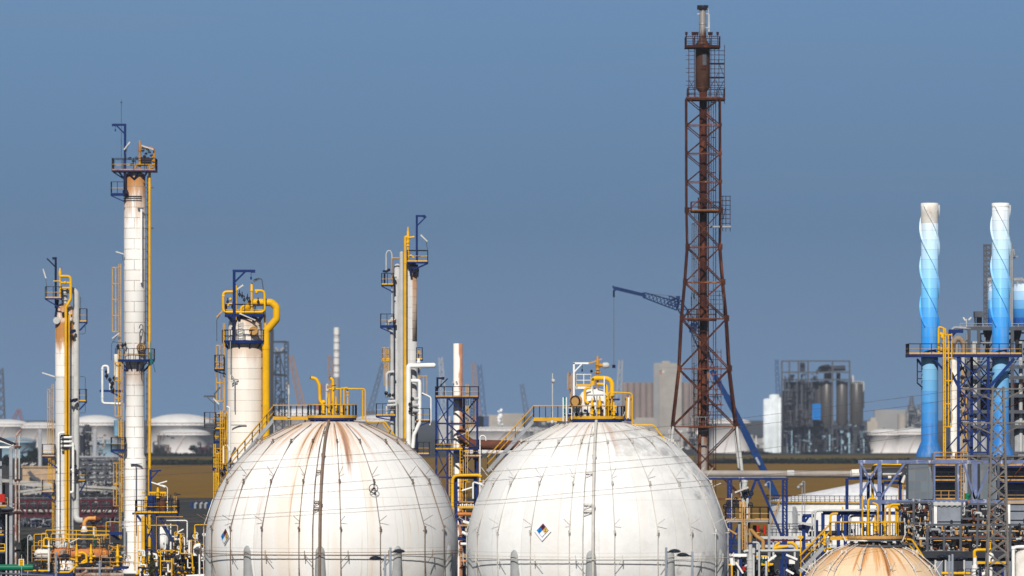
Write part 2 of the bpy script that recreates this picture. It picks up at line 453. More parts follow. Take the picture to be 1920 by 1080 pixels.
# ------------------------------------------------------------------ spherical gas tanks
def sphere_mat(name, col, R, zc, rust_top, strips, patches, seam=(0.35, 0.27, 0.2), streak_all=0.3, rw=0.17, r0=0.62):
    s = SH(name, 0.5); o = s.obj(); x, y, z = s.sep(o)
    z = s.math('SUBTRACT', z, zc)
    th = s.math('ARCTAN2', x, s.math('MULTIPLY', y, -1.0)); lat = s.math('DIVIDE', z, R)
    # plates of slightly different white
    uv = s.comb(s.math('MULTIPLY', th, 3.2), s.math('MULTIPLY', s.math('ARCSINE', s.math('MINIMUM', lat, 0.9999)), 3.2), 0.0)
    bc, bf = s.brick(uv, 1.0, 1.3, 0.006, 0.0)
    sp = s.sep(bc)[0]
    c = s.mix(sp, mul(col, 0.88), col)
    if patches:
        n = s.noise(o, 0.9, 7, 0.75); n2 = s.noise(o, 0.16, 3)
        side = s.mapr(x, -0.5 * R, 0.9 * R, 0.15, 1.0)
        f = s.math('MULTIPLY', s.mapr(s.math('ADD', s.math('MULTIPLY', n, 0.6), s.math('MULTIPLY', n2, 0.5)), 0.47, 0.66), s.math('MULTIPLY', side, patches))
        f = s.math('MULTIPLY', f, s.mapr(sp, 0.25, 0.6, 0.25, 1))
        c = s.mix(f, c, (0.3, 0.3, 0.3))
    # long pale tan drips down the meridians
    d = s.noise(s.comb(s.math('MULTIPLY', th, 3.6), s.math('MULTIPLY', lat, 0.35), 4.4), 1.0, 3)
    c = s.mix(s.mapr(d, 0.47, 0.62, 0, strips), c, (0.7, 0.53, 0.36))
    d2 = s.noise(s.comb(s.math('MULTIPLY', th, 24.0), s.math('MULTIPLY', lat, 0.9), 1.1), 1.0, 5, 0.65)
    c = s.mix(s.mapr(d2, 0.57, 0.76, 0, streak_all), c, (0.48, 0.27, 0.12))
    # blotches of rust that start under fittings
    d4 = s.noise(s.comb(s.math('MULTIPLY', th, 26.0), s.math('MULTIPLY', lat, 5.0), 6.1), 1.0, 6, 0.75)
    c = s.mix(s.mapr(d4, 0.66, 0.76, 0, 0.55 * streak_all * 2), c, (0.36, 0.2, 0.11))
    # rust run-off from the top platform
    m = s.mapr(lat, r0, 0.99, 0, 1)
    d3 = s.noise(s.comb(s.math('MULTIPLY', th, 12.0), s.math('MULTIPLY', lat, 0.7), 8.7), 1.0, 7, 0.75)
    f = s.math('MULTIPLY', s.mapr(s.math('ADD', d3, s.math('MULTIPLY', m, rw)), 0.63, 0.8), s.math('MULTIPLY', s.mapr(m, 0.0, 0.5), rust_top), True)
    c = s.mix(f, c, s.mix(s.mapr(d3, 0.5, 0.75), (0.62, 0.33, 0.13), (0.2, 0.06, 0.02)))
    c = s.mix(s.math('MULTIPLY', bf, 0.5), c, seam)
    fine = s.noise(o, 3.0, 5, 0.7)
    c = s.mix(s.mapr(fine, 0.35, 0.75, 0, 0.13), c, mul(col, 0.6))
    return s.done(c)

def gas_sphere(Y, px, py, rpx, mat, label, angles, pipe_mat, sign=None, wheel=None, riser=None, legs=True, rod_rows=(34, 12), breaks=(9, 31, 55, 73), ring_rows=True, deck_px=50):
    a = A(Y); c = a(px, py); Rr = rpx * Y / F
    T = thing('spherical_gas_tank', label, 'gas tank', (c.x, c.y, 0))
    zc = c.z
    m = MB(); n = 40
    m.lathe([(Rr * math.sin(math.pi * i / n), -Rr * math.cos(math.pi * i / n)) for i in range(n + 1)], c, 80)
    m.build('shell', mat(Rr, zc), T)
    def S(az, el, rad):
        p, q = R_(az), R_(el)
        return Vector((c.x + rad * math.sin(p) * math.cos(q), c.y - rad * math.cos(p) * math.cos(q), c.z + rad * math.sin(q)))
    if legs:
        for i in range(10):
            az = -3.5 + 36 * i; p = S(az, 0, Rr - .22); r = .42
            g = MB(); g.cyl((p.x, p.y, 0), (p.x, p.y, c.z - .35), r * 1.18, r, n=18)
            g.lathe([(r, -.35), (r * .98, -.2), (r * .86, .0), (r * .6, .17), (r * .3, .27), (0, .3)], (p.x, p.y, c.z), 18)
            g.lathe([(r * 1.5, 0), (r * 1.5, .3), (r * 1.2, .3)], (p.x, p.y, 0), 18)
            g.build('leg', M['leg_grey'], T)
    # cooling water pipes down the meridians, each with its spray rods
    rod = MB(); bot = -13
    for az in angles:
        k = MB(); pts = [S(az, breaks[3], Rr + .1)] + [S(az, b, Rr + .2) for b in reversed(breaks[:3])]
        e = S(az, breaks[0], Rr + .2); pts.append(Vector((e.x, e.y, c.z - 5.0)))
        k.pipe(pts, .034, .3, 6)
        for b in breaks[:3]:
            p = S(az, b, Rr + .24); k.cyl(p - Vector((0, 0, .11)), p + Vector((0, 0, .11)), .085, n=7)
            k.cyl(S(az, b - 1.2, Rr - .05), S(az, b - 1.2, Rr + .28), .03, n=5)
        w = k.build('spray_pipe', M[pipe_mat], T)
        rod = MB()
        for b in rod_rows:
            q = 1 if az >= 0 else -1
            rod.cyl(S(az, b, Rr + .2), S(az + q * 1.6, b + 1.5, Rr + .95), .022, n=5)
        rod.build('spray_rod', M[pipe_mat], w)
    if ring_rows:
        for off, rr, hh in ((.3, .022, -.28), (.42, .036, -.48)):
            k = MB(); k.torus((c.x, c.y, c.z + hh), Rr + off, rr, n=90)
            w = k.build('ring_pipe', M[pipe_mat], T)
        g = MB()
        for az in angles:
            p = S(az + 3, 0, Rr + .43) + Vector((0, 0, -.48)); g.bar(p + Vector((0, 0, .35)), p - Vector((0, 0, .3)), .06)
            g.cyl(p, S(az + 3 - (3.5 if az > 0 else -3.5), -6, Rr + .55), .025, n=5)
        g.build('pipe_bracket', M[pipe_mat], w)
    if riser is not None:
        az0, az1 = riser; k = MB()
        pts = [S(az1, 76, Rr + .2), S(az1, 60, Rr + .22), S(az1, 45, Rr + .26), S(az1, 33, Rr + .3), S(az1, 20, Rr + .3), S(az1, 9, Rr + .34)]
        e = pts[-1]; pts.append(Vector((e.x, e.y, c.z - 5.0))); k.pipe(pts, .11, .6, 10)
        for q in (pts[2], pts[4]): k.cyl(q - Vector((0, 0, .12)), q + Vector((0, 0, .12)), .16, n=10)
        w = k.build('riser_pipe', M[pipe_mat], T)
        k = MB(); pts2 = [S(az0, 70, Rr + .14), S(az0, 50, Rr + .2), S(az0, 30, Rr + .25), S(az0, 9, Rr + .28)]
        e = pts2[-1]; pts2.append(Vector((e.x, e.y, c.z - 5.0))); k.pipe(pts2, .034, .3, 6); k.build('spray_pipe', M[pipe_mat], T)
        k = MB()
        for b in (62, 36, 21, 18):
            k.bar(S(az0, b, Rr + .24), S(az1, b, Rr + .26), .09)
            k.bar(S(az0, b - 2.0, Rr + .1), S(az1, b, Rr + .3), .05)
        k.build('pipe_bracket', M[pipe_mat], w)
    if sign:
        az, el, half, border = sign; o = S(az, el, Rr + .09); nrm = (o - c).normalized()
        e1 = Vector((math.cos(R_(az)), math.sin(R_(az)), 0)); e2 = nrm.cross(e1).normalized(); e2 = e2 if e2.z > 0 else -e2
        def quad(cx, cy, h, lift, th=.02):
            b = MB(); q = [(cx - h, cy), (cx, cy - h * 1.08), (cx + h, cy), (cx, cy + h * 1.08)]
            f = [o + e1 * u + e2 * v + nrm * (lift + th) for u, v in q]; g = [o + e1 * u + e2 * v + nrm * lift for u, v in q]
            b.add(g + f, [(3, 2, 1, 0), (4, 5, 6, 7), (0, 1, 5, 4), (1, 2, 6, 5), (2, 3, 7, 6), (3, 0, 4, 7)]); return b
        sg = quad(0, -.05, border, 0).build('hazard_sign', M['sign_white'], T)
        quad(0, 0, half * 1.06, .024).build('diamond_outline', M['sign_black'], sg)
        h2 = half / 2 * .96
        for (u, v, mt, nm, tx) in ((-half / 2, 0, 'sign_blue', 'blue_quarter', '2'), (0, half * .54, 'sign_red', 'red_quarter', '4'), (half / 2, 0, 'sign_yellow', 'yellow_quarter', '2'), (0, -half * .54, 'sign_white', 'white_quarter', None)):
            quad(u, v, h2, .05).build(nm, M[mt], sg)
            if tx:
                b = MB(); text_mesh(b, tx, o + e1 * u + e2 * v + nrm * .075, e1, e2, half * .72); b.build('numeral', M['sign_black'], sg)
    if wheel:
        az, el = wheel; o = S(az, el, Rr + .6); nrm = (S(az * .5, 3, 1) - c).normalized(); k = MB()
        k.torus(o, .34, .03, nrm, 24, 6)
        u, w_ = frame(nrm)
        for t in (90, 210, 330): k.bar(o, o + (u * math.cos(R_(t)) + w_ * math.sin(R_(t))) * .34, .04)
        k.cyl(o - nrm * .08, o + nrm * .1, .09); k.cyl(o, S(az, el, Rr), .04)
        k.build('handwheel', M['black'], T)
    return T, S, a, c, Rr
def text_mesh(mb, body, o, e1, e2, size):
    cu = bpy.data.curves.new('lettering', 'FONT'); cu.body = body; cu.size = size; cu.align_x = 'CENTER'; cu.align_y = 'CENTER'; cu.offset = size * .015
    ob = bpy.data.objects.new('lettering', cu); COL.objects.link(ob); bpy.context.view_layer.update()
    me = ob.evaluated_get(bpy.context.evaluated_depsgraph_get()).to_mesh()
    vs = [o + e1 * v.co.x + e2 * v.co.y for v in me.vertices]; fs = [tuple(p.vertices) for p in me.polygons]
    mb.add(vs, fs); ob.evaluated_get(bpy.context.evaluated_depsgraph_get()).to_mesh_clear()
    bpy.data.objects.remove(ob); bpy.data.curves.remove(cu)
M['sign_white'] = paint('sign_white', (0.78, 0.78, 0.82), 0.4, var=0.03)
M['sign_black'] = paint('sign_black', (0.01, 0.01, 0.015), 0.5, var=0.03)
M['sign_blue'] = paint('sign_blue', (0.005, 0.2, 0.6), 0.4, var=0.05)
M['sign_red'] = paint('sign_red', (0.14, 0.02, 0.045), 0.4, var=0.05)
M['sign_yellow'] = paint('sign_yellow', (0.62, 0.42, 0.12), 0.4, var=0.05)
M['spray_l'] = paint('rusty_spray_pipe', (0.2, 0.14, 0.1), 0.6, 0.4)
M['spray_r'] = paint('white_spray_pipe', (0.58, 0.55, 0.5), 0.5, 0.35, rcol=(0.2, 0.15, 0.12))
M['spray_c'] = paint('cream_spray_pipe', (0.7, 0.66, 0.6), 0.5, 0.1)

sphL = gas_sphere(497, 622, 1024, 237.5, lambda R, z: sphere_mat('stained_white_sphere', (0.83, 0.815, 0.79), R, z, 0.9, 0.34, 0.25, streak_all=0.8, rw=.2, r0=.42),
    'white spherical gas tank streaked with brown rust, with a handwheel on its side', [-67.5, -50, -31, -13, 5.6, 23.6, 47.6, 62.2, 80, -84, 110, 150, -150, -115], 'spray_l',
    sign=(-54, 5.0, .53, .58), wheel=(21.5, 26), riser=(-6.8, -3.6))
sphR = gas_sphere(481, 1120, 1032, 245.5, lambda R, z: sphere_mat('patchy_white_sphere', (0.82, 0.81, 0.79), R, z, 0.45, 0.1, 1.0, seam=(0.42, 0.4, 0.38), streak_all=0.16),
    'clean white spherical gas tank with grey weathered plates and a large diamond hazard sign', [-65.5, -49.2, -30.7, -12.8, 6.6, 26, 44, 61.9, 80, -82, 110, 150, -150, -115], 'spray_r',
    sign=(-25.0, 9.6, .47, .70), riser=(-7.0, -2.6))
sphS = gas_sphere(470, 1635, 1168, 153, lambda R, z: sphere_mat('cream_sphere', (0.74, 0.55, 0.36), R, z, 1.25, 0.5, 0.0, streak_all=0.9, rw=.26, r0=.35),
    'small cream spherical gas tank with rust covered crown, lowest of the three spheres', [-84, -66, -45, -38, -14, 14, 38, 62, 84, 130, 180, -130], 'spray_c',
    legs=False, rod_rows=(40, 18), breaks=(20, 42, 58, 75), ring_rows=False)
g_T, g_S, g_a, g_c, g_R = sphS
for i in range(8):
    p = g_S(12 + 45 * i, -30, g_R - .1); k = MB(); k.cyl((p.x, p.y, 0), (p.x, p.y, g_c.z - 2.6), .32, n=16); k.build('leg', M['leg_grey'], g_T)

# --- tops of the spheres: round decks, walkways, stairs, vents
def walkway(T, a, x0, x1, y, d, w=1.2, rh=24, gap=.45, mat='steel', toe='yellow_rail'):
    m = MB(); X0, X1, z = a.x(x0), a.x(x1), a.z(y); Y = a.Y + d
    m.box(X0, X1, Y - w / 2, Y + w / 2, z - .12, z)
    p = m.build('walkway', M[mat], T); t = MB(); mr, mm = MB(), MB()
    for s_ in (-1, 1):
        t.bar((X0, Y + s_ * (w / 2 + .03), z), (X1, Y + s_ * (w / 2 + .03), z), .04, .26)
        mm.cyl((X0, Y + s_ * w / 2, z + a.m(rh)), (X1, Y + s_ * w / 2, z + a.m(rh)), .05, n=6)
        k = int((X1 - X0) / gap)
        for i in range(k + 1):
            xx = X0 + (X1 - X0) * i / k; mr.cyl((xx, Y + s_ * w / 2, z), (xx, Y + s_ * w / 2, z + a.m(rh)), .028, n=5)
    t.build('toe_board', M[toe], p); mr.build('baluster', M['dark'], p)['kind'] = 'stuff'; mm.build('handrail', M['yellow_rail'], p)
    return p
def crown_deck(T, a, x0, x1, y, Yc, rh=24, mat='blue', toe='yellow_rail', gap=.5):
    X0, X1, z = a.x(x0), a.x(x1), a.z(y); r = (X1 - X0) / 2; cx = (X0 + X1) / 2
    m = MB(); m.lathe([(0, z - .2), (r, z - .2), (r, z), (0, z)], (cx, Yc, 0), 30, smooth=False)
    for i in range(10):
        t = 2 * math.pi * (i + .3) / 10; m.bar((cx + r * .85 * math.cos(t), Yc + r * .85 * math.sin(t), z - .2), (cx + r * .95 * math.cos(t), Yc + r * .95 * math.sin(t), z - .62), .16)
    m.lathe([(r * .98, z - .62), (r * 1.12, z - .62), (r * 1.12, z - .5), (r * .98, z - .5)], (cx, Yc, 0), 10, smooth=False)
    p = m.build('platform', M[mat], T); t_, mr, mh = MB(), MB(), MB(); h = a.m(rh)
    t_.lathe([(r + .02, z - .02), (r + .06, z - .02), (r + .06, z + .2), (r + .02, z + .2)], (cx, Yc, 0), 30, smooth=False)
    mh.torus((cx, Yc, z + h), r, .05, n=36)
    k = int(2 * math.pi * r / gap)
    for i in range(k):
        t = 2 * math.pi * i / k; q = Vector((cx + r * math.cos(t), Yc + r * math.sin(t), z)); mr.cyl(q, q + Vector((0, 0, h)), .036 if i % 4 else .055, n=5)
    t_.build('toe_board', M[toe], p); mr.build('railing', M['black'], p); mh.build('handrail', M['yellow_rail'], p)
    return p
T, S, a, c, Rr = sphL
crown_deck(T, a, 577, 668, 783, c.y)
walkway(T, a, 512, 578, 784, 0.2)
k = MB()
for x in (514, 545, 572): k.bar(a(x, 786, .2), a(x, 826, .2), .1)
k.build('walkway_support', M['steel'], T)
stair(T, a(514, 786, 1.0), a(432, 884, 1.6), .9, 17)
m = MB()
m.pipe([a(583, 708, -.6), a(593, 710, -.6), a(599, 722, -.6), a(600, 752, -.6), a(606, 759, -.6), a(607, 782, -.6)], a.m(3.1), .6, 12)
w = m.build('vent_pipe', M['yellow'], T)
k = MB(); k.cyl(a(581.6, 707.6, -.6), a(583.4, 708.1, -.6), a.m(2.7)); k.build('vent_mouth', M['black'], w)
m = MB(); m.pipe([a(619, 708, .3), a(624.5, 713, .3), a(624.5, 758, .3), a(624, 782, .3)], a.m(2.8), .5, 12)
w = m.build('vent_pipe', M['yellow'], T)
k = MB(); k.cyl(a(618, 706.8, .3), a(619.4, 708, .3), a.m(2.4)); k.build('vent_mouth', M['black'], w)
m = MB()
for (x, yb, yt, r, d) in ((607, 783, 752, 3, -.6), (617, 783, 735, 2.2, .6), (630, 783, 742, 2.2, .5), (641, 783, 760, 2, -.3)): relief(m, a(x, yb, d), a.m(yb - yt), a.m(r))
m.ball(a(606.5, 754, -.6), a.m(4.2)); m.build('relief_valve', M['yellow'], T)
m = MB(); r = a.m(1.4)
m.pipe([a(614, 745, .8), a(614, 729, .8), a(685, 729, .8), a(685, 786, .8)], r * 1.1, .25, 8)
m.pipe([a(680, 731, .8), a(680, 786, .8)], r, .2, 8)
m.pipe([a(639, 782, -.2), a(639, 728, -.2), a(644, 728, -.2), a(650, 727, -.2), a(652, 733, -.2), a(652, 782, -.2)], r, .25, 8)
m.pipe([a(645, 782, -.5), a(645, 729, -.5), a(649, 726, -.5), a(653, 729, -.5)], r, .25, 8)
flange(m, a(652, 735, -.2), (0, 0, 1), a.m(3)); flange(m, a(652, 741, -.2), (0, 0, 1), a.m(2.6))
m.build('pipe_loop', M['yellow'], T)
m = MB()
m.pipe([a(685, 786, .8), a(688, 791, .8), a(722, 791, .8), a(746, 826, .9), a(775, 858, 1.2)], a.m(1.5), .3, 8)
m.pipe([a(718, 794, .6), a(741, 828, .8), a(770, 860, 1.1)], a.m(1.2), .3, 8)
m.build('handrail_pipe', M['yellow'], T)
k = MB()
for (x0, y0, x1, y1) in ((706, 800, 710, 792), (728, 816, 733, 806), (622, 724, 630, 722), (595, 778, 612, 771)): k.cyl(a(x0, y0, -.3), a(x1, y1, -.3), .04, n=6)
for (x, y) in ((620, 770), (634, 772), (648, 768), (614, 764), (628, 760)): k.ball(a(x, y, -.3), a.m(2.0), 8)
k.build('fittings', M['dark'], T)
m = MB(); m.cyl(a(612, 790, -1.6), a(612, 722, -1.6), .06, n=8); m.pipe([a(612, 726, -1.6), a(613, 719, -1.6), a(615, 723, -1.6)], .05, .1, 6); m.ball(a(613.5, 732, -1.6), .14, 8); m.build('light_pole', M['lightgrey'], T)
m = MB(); m.cyl(a(541.5, 783, -.4), a(541.5, 721, -.4), .05, n=8); m.cyl(a(541.5, 740, -.4), a(541.5, 728, -.4), .1, n=8); m.cyl(a(541.5, 783, -.4), a(541.5, 781, -.4), .2, n=8); m.build('light_pole', M['lightgrey'], T)

T, S, a, c, Rr = sphR
crown_deck(T, a, 1068, 1171, 785, c.y, 24)
walkway(T, a, 1000, 1069, 786, .2, rh=25)
k = MB()
for x in (1005, 1008): k.bar(a(x, 787, .2), a(x, 822, .2), .09)
k.build('walkway_support', M['steel'], T)
stair(T, a(1001, 788, 1.0), a(914, 884, 1.8), .95, 19)
V = A(c.y)   # vessel on the crown
m = MB(); cx = V.x(1115); r = V.m(31)
m.lathe([(r * .9, V.z(786)), (r, V.z(783)), (r, V.z(752)), (r * .96, V.z(744)), (r * .8, V.z(736)), (r * .5, V.z(730)), (r * .2, V.z(727.5)), (0, V.z(727))], (cx, c.y, 0), 28)
m.build('vessel', M['white'], T)
m = MB(); p = V(1080, 752, -.9); ax = Vector((-.55, -1, 0)).normalized(); m.cyl(p + ax * .1, p - ax * 1.2, V.m(9.5), n=20); w = m.build('manway', M['ochre'], T)
k = MB(); k.torus(p + ax * .1, V.m(9.6), .045, ax, 22, 5)
u, v_ = frame(ax)
for i in range(16):
    t = 2 * math.pi * i / 16; q = p + ax * .12 + (u * math.cos(t) + v_ * math.sin(t)) * V.m(9.6); k.cyl(q - ax * .05, q + ax * .1, .05, n=6)
k.build('bolt_ring', M['dark'], w)
m = MB()
m.bar(V(1076, 785, -.3), V(1076, 680, -.3), .13); m.bar(V(1074.5, 681, -.3), V(1108, 681, -.3), .13); m.bar(V(1077, 697, -.3), V(1091, 682, -.3), .09)
m.build('gantry', M['white'], T)
k = MB(); k.cyl(V(1091.5, 683, -.3), V(1091.5, 692, -.3), .02, n=5); k.cyl(V(1091.5, 692, -.3), V(1091.5, 697, -.3), .06, n=6); k.build('hoist_hook', M['black'], T)
floodlight(T, V, 1105, 681, 1127, 673.5, -.4, mat='ochre', w=.16)
deck(T, V, 1081, 1108, 724, -.2, 1.0, 22, 'flr', None, 'white', 'yellow', 'white', 'white', .55, .035, .2)
ladder(T, V, 1071, 700, 775, .6, 3, (700, 730), -1, 'ochre', .035, .35, 5)
m = MB(); b = V(1120.5, 700, -.4)
m.cyl(V(1120.5, 727, -.4), V(1120.5, 700, -.4), V.m(2.2)); relief(m, b, V.m(34), V.m(3.6)); m.cyl(V(1122, 685, -.4), V(1131, 685, -.4), V.m(3.4)); m.ball(V(1117, 698, -.6), V.m(2.2), 8); m.ball(V(1125, 698, -.3), V.m(2.0), 8)
w = m.build('relief_valve', M['yellow_old'], T)
m = MB(); m.lathe([(0, 0), (V.m(4.6), V.m(.5)), (V.m(5.4), V.m(2)), (V.m(5.6), V.m(9)), (V.m(4.4), V.m(12)), (V.m(2), V.m(13.6)), (0, V.m(14))], V(1129.5, 685, -.4), 16, (1, 0, 0)); m.build('silencer', M['lightgrey'], w)
m = MB(); m.pipe([V(1111.5, 722, -.9), V(1111.5, 709, -.9), V(1148, 709, -.9), V(1148, 783, -.9)], V.m(4.3), .62, 14); m.build('vent_pipe', M['yellow'], T)
m = MB(); m.pipe([V(1119, 720, -1.2), V(1138, 720.5, -1.2), V(1138, 783, -1.2)], V.m(2.6), .4, 12); m.pipe([V(1107, 727, -1.3), V(1097, 728, -1.3), V(1097, 752, -1.3), V(1103, 756, -1.3)], V.m(2.5), .5, 12); m.build('vent_pipe', M['yellow'], T)
for x, yb, yt, r in ((1110, 784, 744, 2.9), (1124.5, 784, 742, 3.6), (1151, 784, 752, 2.4)):
    m = MB(); relief(m, V(x, yb, -1.7), V.m(yb - yt), V.m(r)); m.cyl(V(x, yb - 22, -1.7), V(x + 5, yb - 22, -1.7), V.m(1.6)); m.ball(V(x - 3, yb - 9, -1.8), V.m(2), 8); m.ball(V(x + 3, yb - 14, -1.8), V.m(1.8), 8); m.build('relief_valve', M['yellow'], T)
m = MB(); m.cyl(V(1101, 741, -1.9), V(1137, 740, -1.9), V.m(1.9)); m.ball(V(1102, 741, -1.9), V.m(2.3), 8); m.cyl(V(1119, 741, -1.9), V(1119, 784, -1.7), V.m(1.5)); m.cyl(V(1110, 722, -1.2), V(1114, 745, -1.6), V.m(1.5)); m.build('header_pipe', M['lightgrey'], T)
m = MB(); r = V.m(1.25)
m.pipe([V(1147, 780, -1.4), V(1147, 735.5, -1.4), V(1185.5, 737, -1.4), V(1185.5, 795, -1.4)], r, .25, 8)
m.pipe([V(1136, 780, -1.7), V(1136, 744, -1.7), V(1141, 742, -1.7), V(1150, 741, -1.7)], r, .25, 8); m.pipe([V(1140.5, 780, -1.9), V(1140.5, 737, -1.9), V(1146, 735, -1.9)], r, .25, 8)
m.pipe([V(1181, 740, -1.2), V(1181, 786, -1.2)], r, .2, 8); m.pipe([V(1175, 744, -1.2), V(1175, 786, -1.2)], r * .8, .2, 8)
m.build('pipe_loop', M['yellow'], T)
m = MB(); m.cyl(V(1178.5, 745, -1.1), V(1177.5, 784, -1.1), V.m(1.7)); m.build('drain_pipe', M['white'], T)
m = MB(); m.bar(V(1142, 749, -1), V(1162, 749, -1), .14); m.bar(V(1172, 749, -1), V(1184, 749, -1), .16); m.bar(V(1064, 778, .4), V(1160, 778, .4), .3); m.bar(V(1170, 786, -1), V(1186, 788, -1), .2); m.bar(V(1101, 786, -1.2), V(1101, 768, -1.2), .13); m.build('pipe_support', M['blue'], T)
m = MB(); m.pipe([V(1185.5, 795, -1.4), V(1187, 797, -1.4), V(1225, 797, -1.2), V(1246, 823, -1), V(1262, 842, -.4)], V.m(1.5), .3, 8); m.build('handrail_pipe', M['yellow'], T)
k = MB()
for (x, y, r) in ((1082, 769, 4), (1109, 696, 1.8), (1097, 770, 2), (1112, 762, 2), (1131, 770, 2), (1144, 772, 2), (1090, 776, 3), (1102, 778, 2)): k.torus(V(x, y, -1.9), V.m(r), .04, (.3, -1, 0), 12, 5); k.ball(V(x, y, -1.8), V.m(r * .6), 8)
k.build('fittings', M['black'], T)
m = MB(); m.cyl(V(1059, 785, .6), V(1059, 744, .6), V.m(1.6)); m.build('standpipe', M['teal'], T)
k = MB()
for x in (1056, 1062, 1133): k.cyl(V(x, 790, -1.95), V(x, 745 if x < 1100 else 706, -1.95), .05, n=7)
rail_pts(k, k, [V(1056, 787, -.8), V(1072, 787, -1.4)], .9, .5, .035)
k.build('guard_rail', M['white'], T)
m = MB(); m.cyl(a(1036, 786, -.4), a(1036, 703, -.4), .05, n=8); m.ball(a(1037.5, 714, -.5), .16, 8); m.ball(a(1036, 702, -.4), .07, 6); m.cyl(a(1025, 791, -.4), a(1044, 791, -.4), .04, n=6); m.ball(a(1035, 791, -.5), .14, 8); m.build('light_pole', M['lightgrey'], T)
k = MB()
for (x0, y0, x1, y1) in ((1082, 794, 1078, 780), (1062, 795, 1058, 780), (1165, 792, 1172, 772), (1187, 800, 1182, 780), (1262, 850, 1282, 838), (1338, 912, 1352, 906), (1345, 983, 1363, 975), (1340, 962, 1352, 955)): k.cyl(a(x0, y0, -.6), a(x1, y1, -.8), .035, n=5)
k.build('spray_rod', M['spray_c'], T)

# small cream sphere's crown
T, S, a, c, Rr = sphS
crown_deck(T, a, 1588, 1694, 1009, c.y, 30, 'steel_dk', 'ochre')
walkway(T, a, 1556, 1590, 1009, .2, rh=30, toe='yellow_rail')
stair(T, a(1557, 1012, .8), a(1500, 1072, 1.4), .8, 12, 1.2, 'steel')
m = MB()
for x0, xr, yt, d in ((1628, 1641, 935, -.5), (1668, 1687, 946, -.4), (1683, 1663, 948, .3)):
    m.pipe([a(x0, 1006, d), a(x0, yt, d), a(xr, yt, d)], a.m(2.2), .3, 8)
m.pipe([a(1646, 1000, .4), a(1646, 946, .4), a(1636, 943, .4)], a.m(2), .3, 8); m.pipe([a(1660, 1004, .2), a(1660, 950, .2), a(1680, 950, .2), a(1680, 1000, .2)], a.m(1.6), .25, 8)
m.pipe([a(1557, 1003, -.2), a(1557, 966, -.2), a(1562, 963, -.2), a(1571, 963, -.2)], a.m(2.2), .35, 10)
m.build('pipe_loop', M['yellow'], T)
for x, yt in ((1641, 965), (1659.5, 966), (1546, 995)):
    m = MB(); yb = 1003 if x > 1600 else 1022; relief(m, a(x, yb, -.8), a.m(yb - yt), a.m(2.6)); m.ball(a(x + 4, yb - 18, -.8), a.m(2.2), 8); m.ball(a(x - 3, yb - 20, -.8), a.m(2), 8); m.build('relief_valve', M['yellow'], T)
m = MB(); m.pipe([a(1694, 1010, .3), a(1700, 1011, .3), a(1710, 1012, .3), a(1732, 1046, .6)], a.m(1.8), .3, 8); m.pipe([a(1698, 1014, .8), a(1722, 1042, .9)], a.m(1.4), .3, 8); m.build('handrail_pipe', M['yellow'], T)
k = MB()
for (x0, y0, x1, y1) in ((1586, 1015, 1579, 1000), (1602, 1014, 1599, 985), (1655, 1016, 1657, 1003), (1678, 1012, 1682, 1001), (1692, 1015, 1697, 1003), (1697, 1004, 1697, 985), (1516, 1074, 1500, 1064)): k.cyl(a(x0, y0, -1), a(x1, y1, -1), .05, n=6)
k.torus((c.x, c.y, a.z(1013)), a.m(50), .06, n=30); k.build('spray_rod', M['spray_c'], T)
m = MB(); m.bar(a(1617, 1010, .5), a(1617, 930, .5), .1); m.bar(a(1625, 1010, .8), a(1625, 985, .8), .1); m.build('pipe_support', M['yellow_rail'], T)
# ------------------------------------------------------------------ process columns on the left
def vessel(mb, cx, cy, secs, n=36):
    """secs: (radius, z) pairs from bottom up"""
    mb.lathe(secs, (cx, cy, 0), n); return mb
def dome(r, z, h): return [(r, z), (r * .97, z + h * .35), (r * .85, z + h * .62), (r * .6, z + h * .85), (r * .3, z + h * .97), (0, z + h)]

# column with the small top platform, far left
a = A(900); T = thing('process_column', 'leftmost white process column, with an orange rust streak and a bent white overhead pipe', 'column', (a.x(121), a.Y, 0))
cx = a.x(121); r = a.m(17.3)
m = MB(); vessel(m, cx, a.Y, [(r * 1.15, 0), (r * 1.15, .4), (r, .5), (r, a.z(586))] + dome(r, a.z(586), a.m(18)))
zb = a.z(705)
m.build('shell', shell('column_shell_rusted', (0.76, 0.73, 0.7), 4.0, 1.72, [(a.z(716), a.z(610), 1.2, 1.1), (a.z(650), a.z(570), 1.0, 2.3)], .4, .03, patch=(2, zb, (0.5, 0.5, 0.5))), T)
m = MB(); m.cyl((cx, a.Y, a.z(572)), (cx, a.Y, a.z(545)), a.m(5.5)); flange(m, (cx, a.Y, a.z(549)), (0, 0, 1), a.m(7)); flange(m, (cx, a.Y, a.z(562)), (0, 0, 1), a.m(8))
m.pipe([(cx, a.Y, a.z(560)), (cx, a.Y, a.z(544)), (a.x(143), a.Y, a.z(544)), (a.x(143), a.Y, a.z(976)), (a.x(160), a.Y - 1.0, a.z(976))], a.m(5.7), 1.0, 16)
m.build('overhead_pipe', M['lightgrey'], T)
m = MB(); d = -1.9
m.pipe([a(123.5, 1010, d), a(123.5, 577, d), a(132.5, 560, d), a(132.5, 518, d), a(112, 518, d)], a.m(2.7), .55, 12)
m.pipe([a(129.5, 1010, d - .2), a(129.5, 590, d - .2), a(134.5, 589, d - .2), a(134, 594, d + .6)], a.m(1.4), .25, 8)
m.build('riser_pipe', M['yellow'], T)
m = MB(); b = a(112.5, 556, d); m.cyl(b, a(112.5, 516, d), a.m(1.6)); m.lathe([(a.m(2.6), 0), (a.m(3), a.m(8)), (a.m(1.6), a.m(11)), (a.m(1.6), a.m(14)), (0, a.m(16))], a(112.5, 518, d), 10)
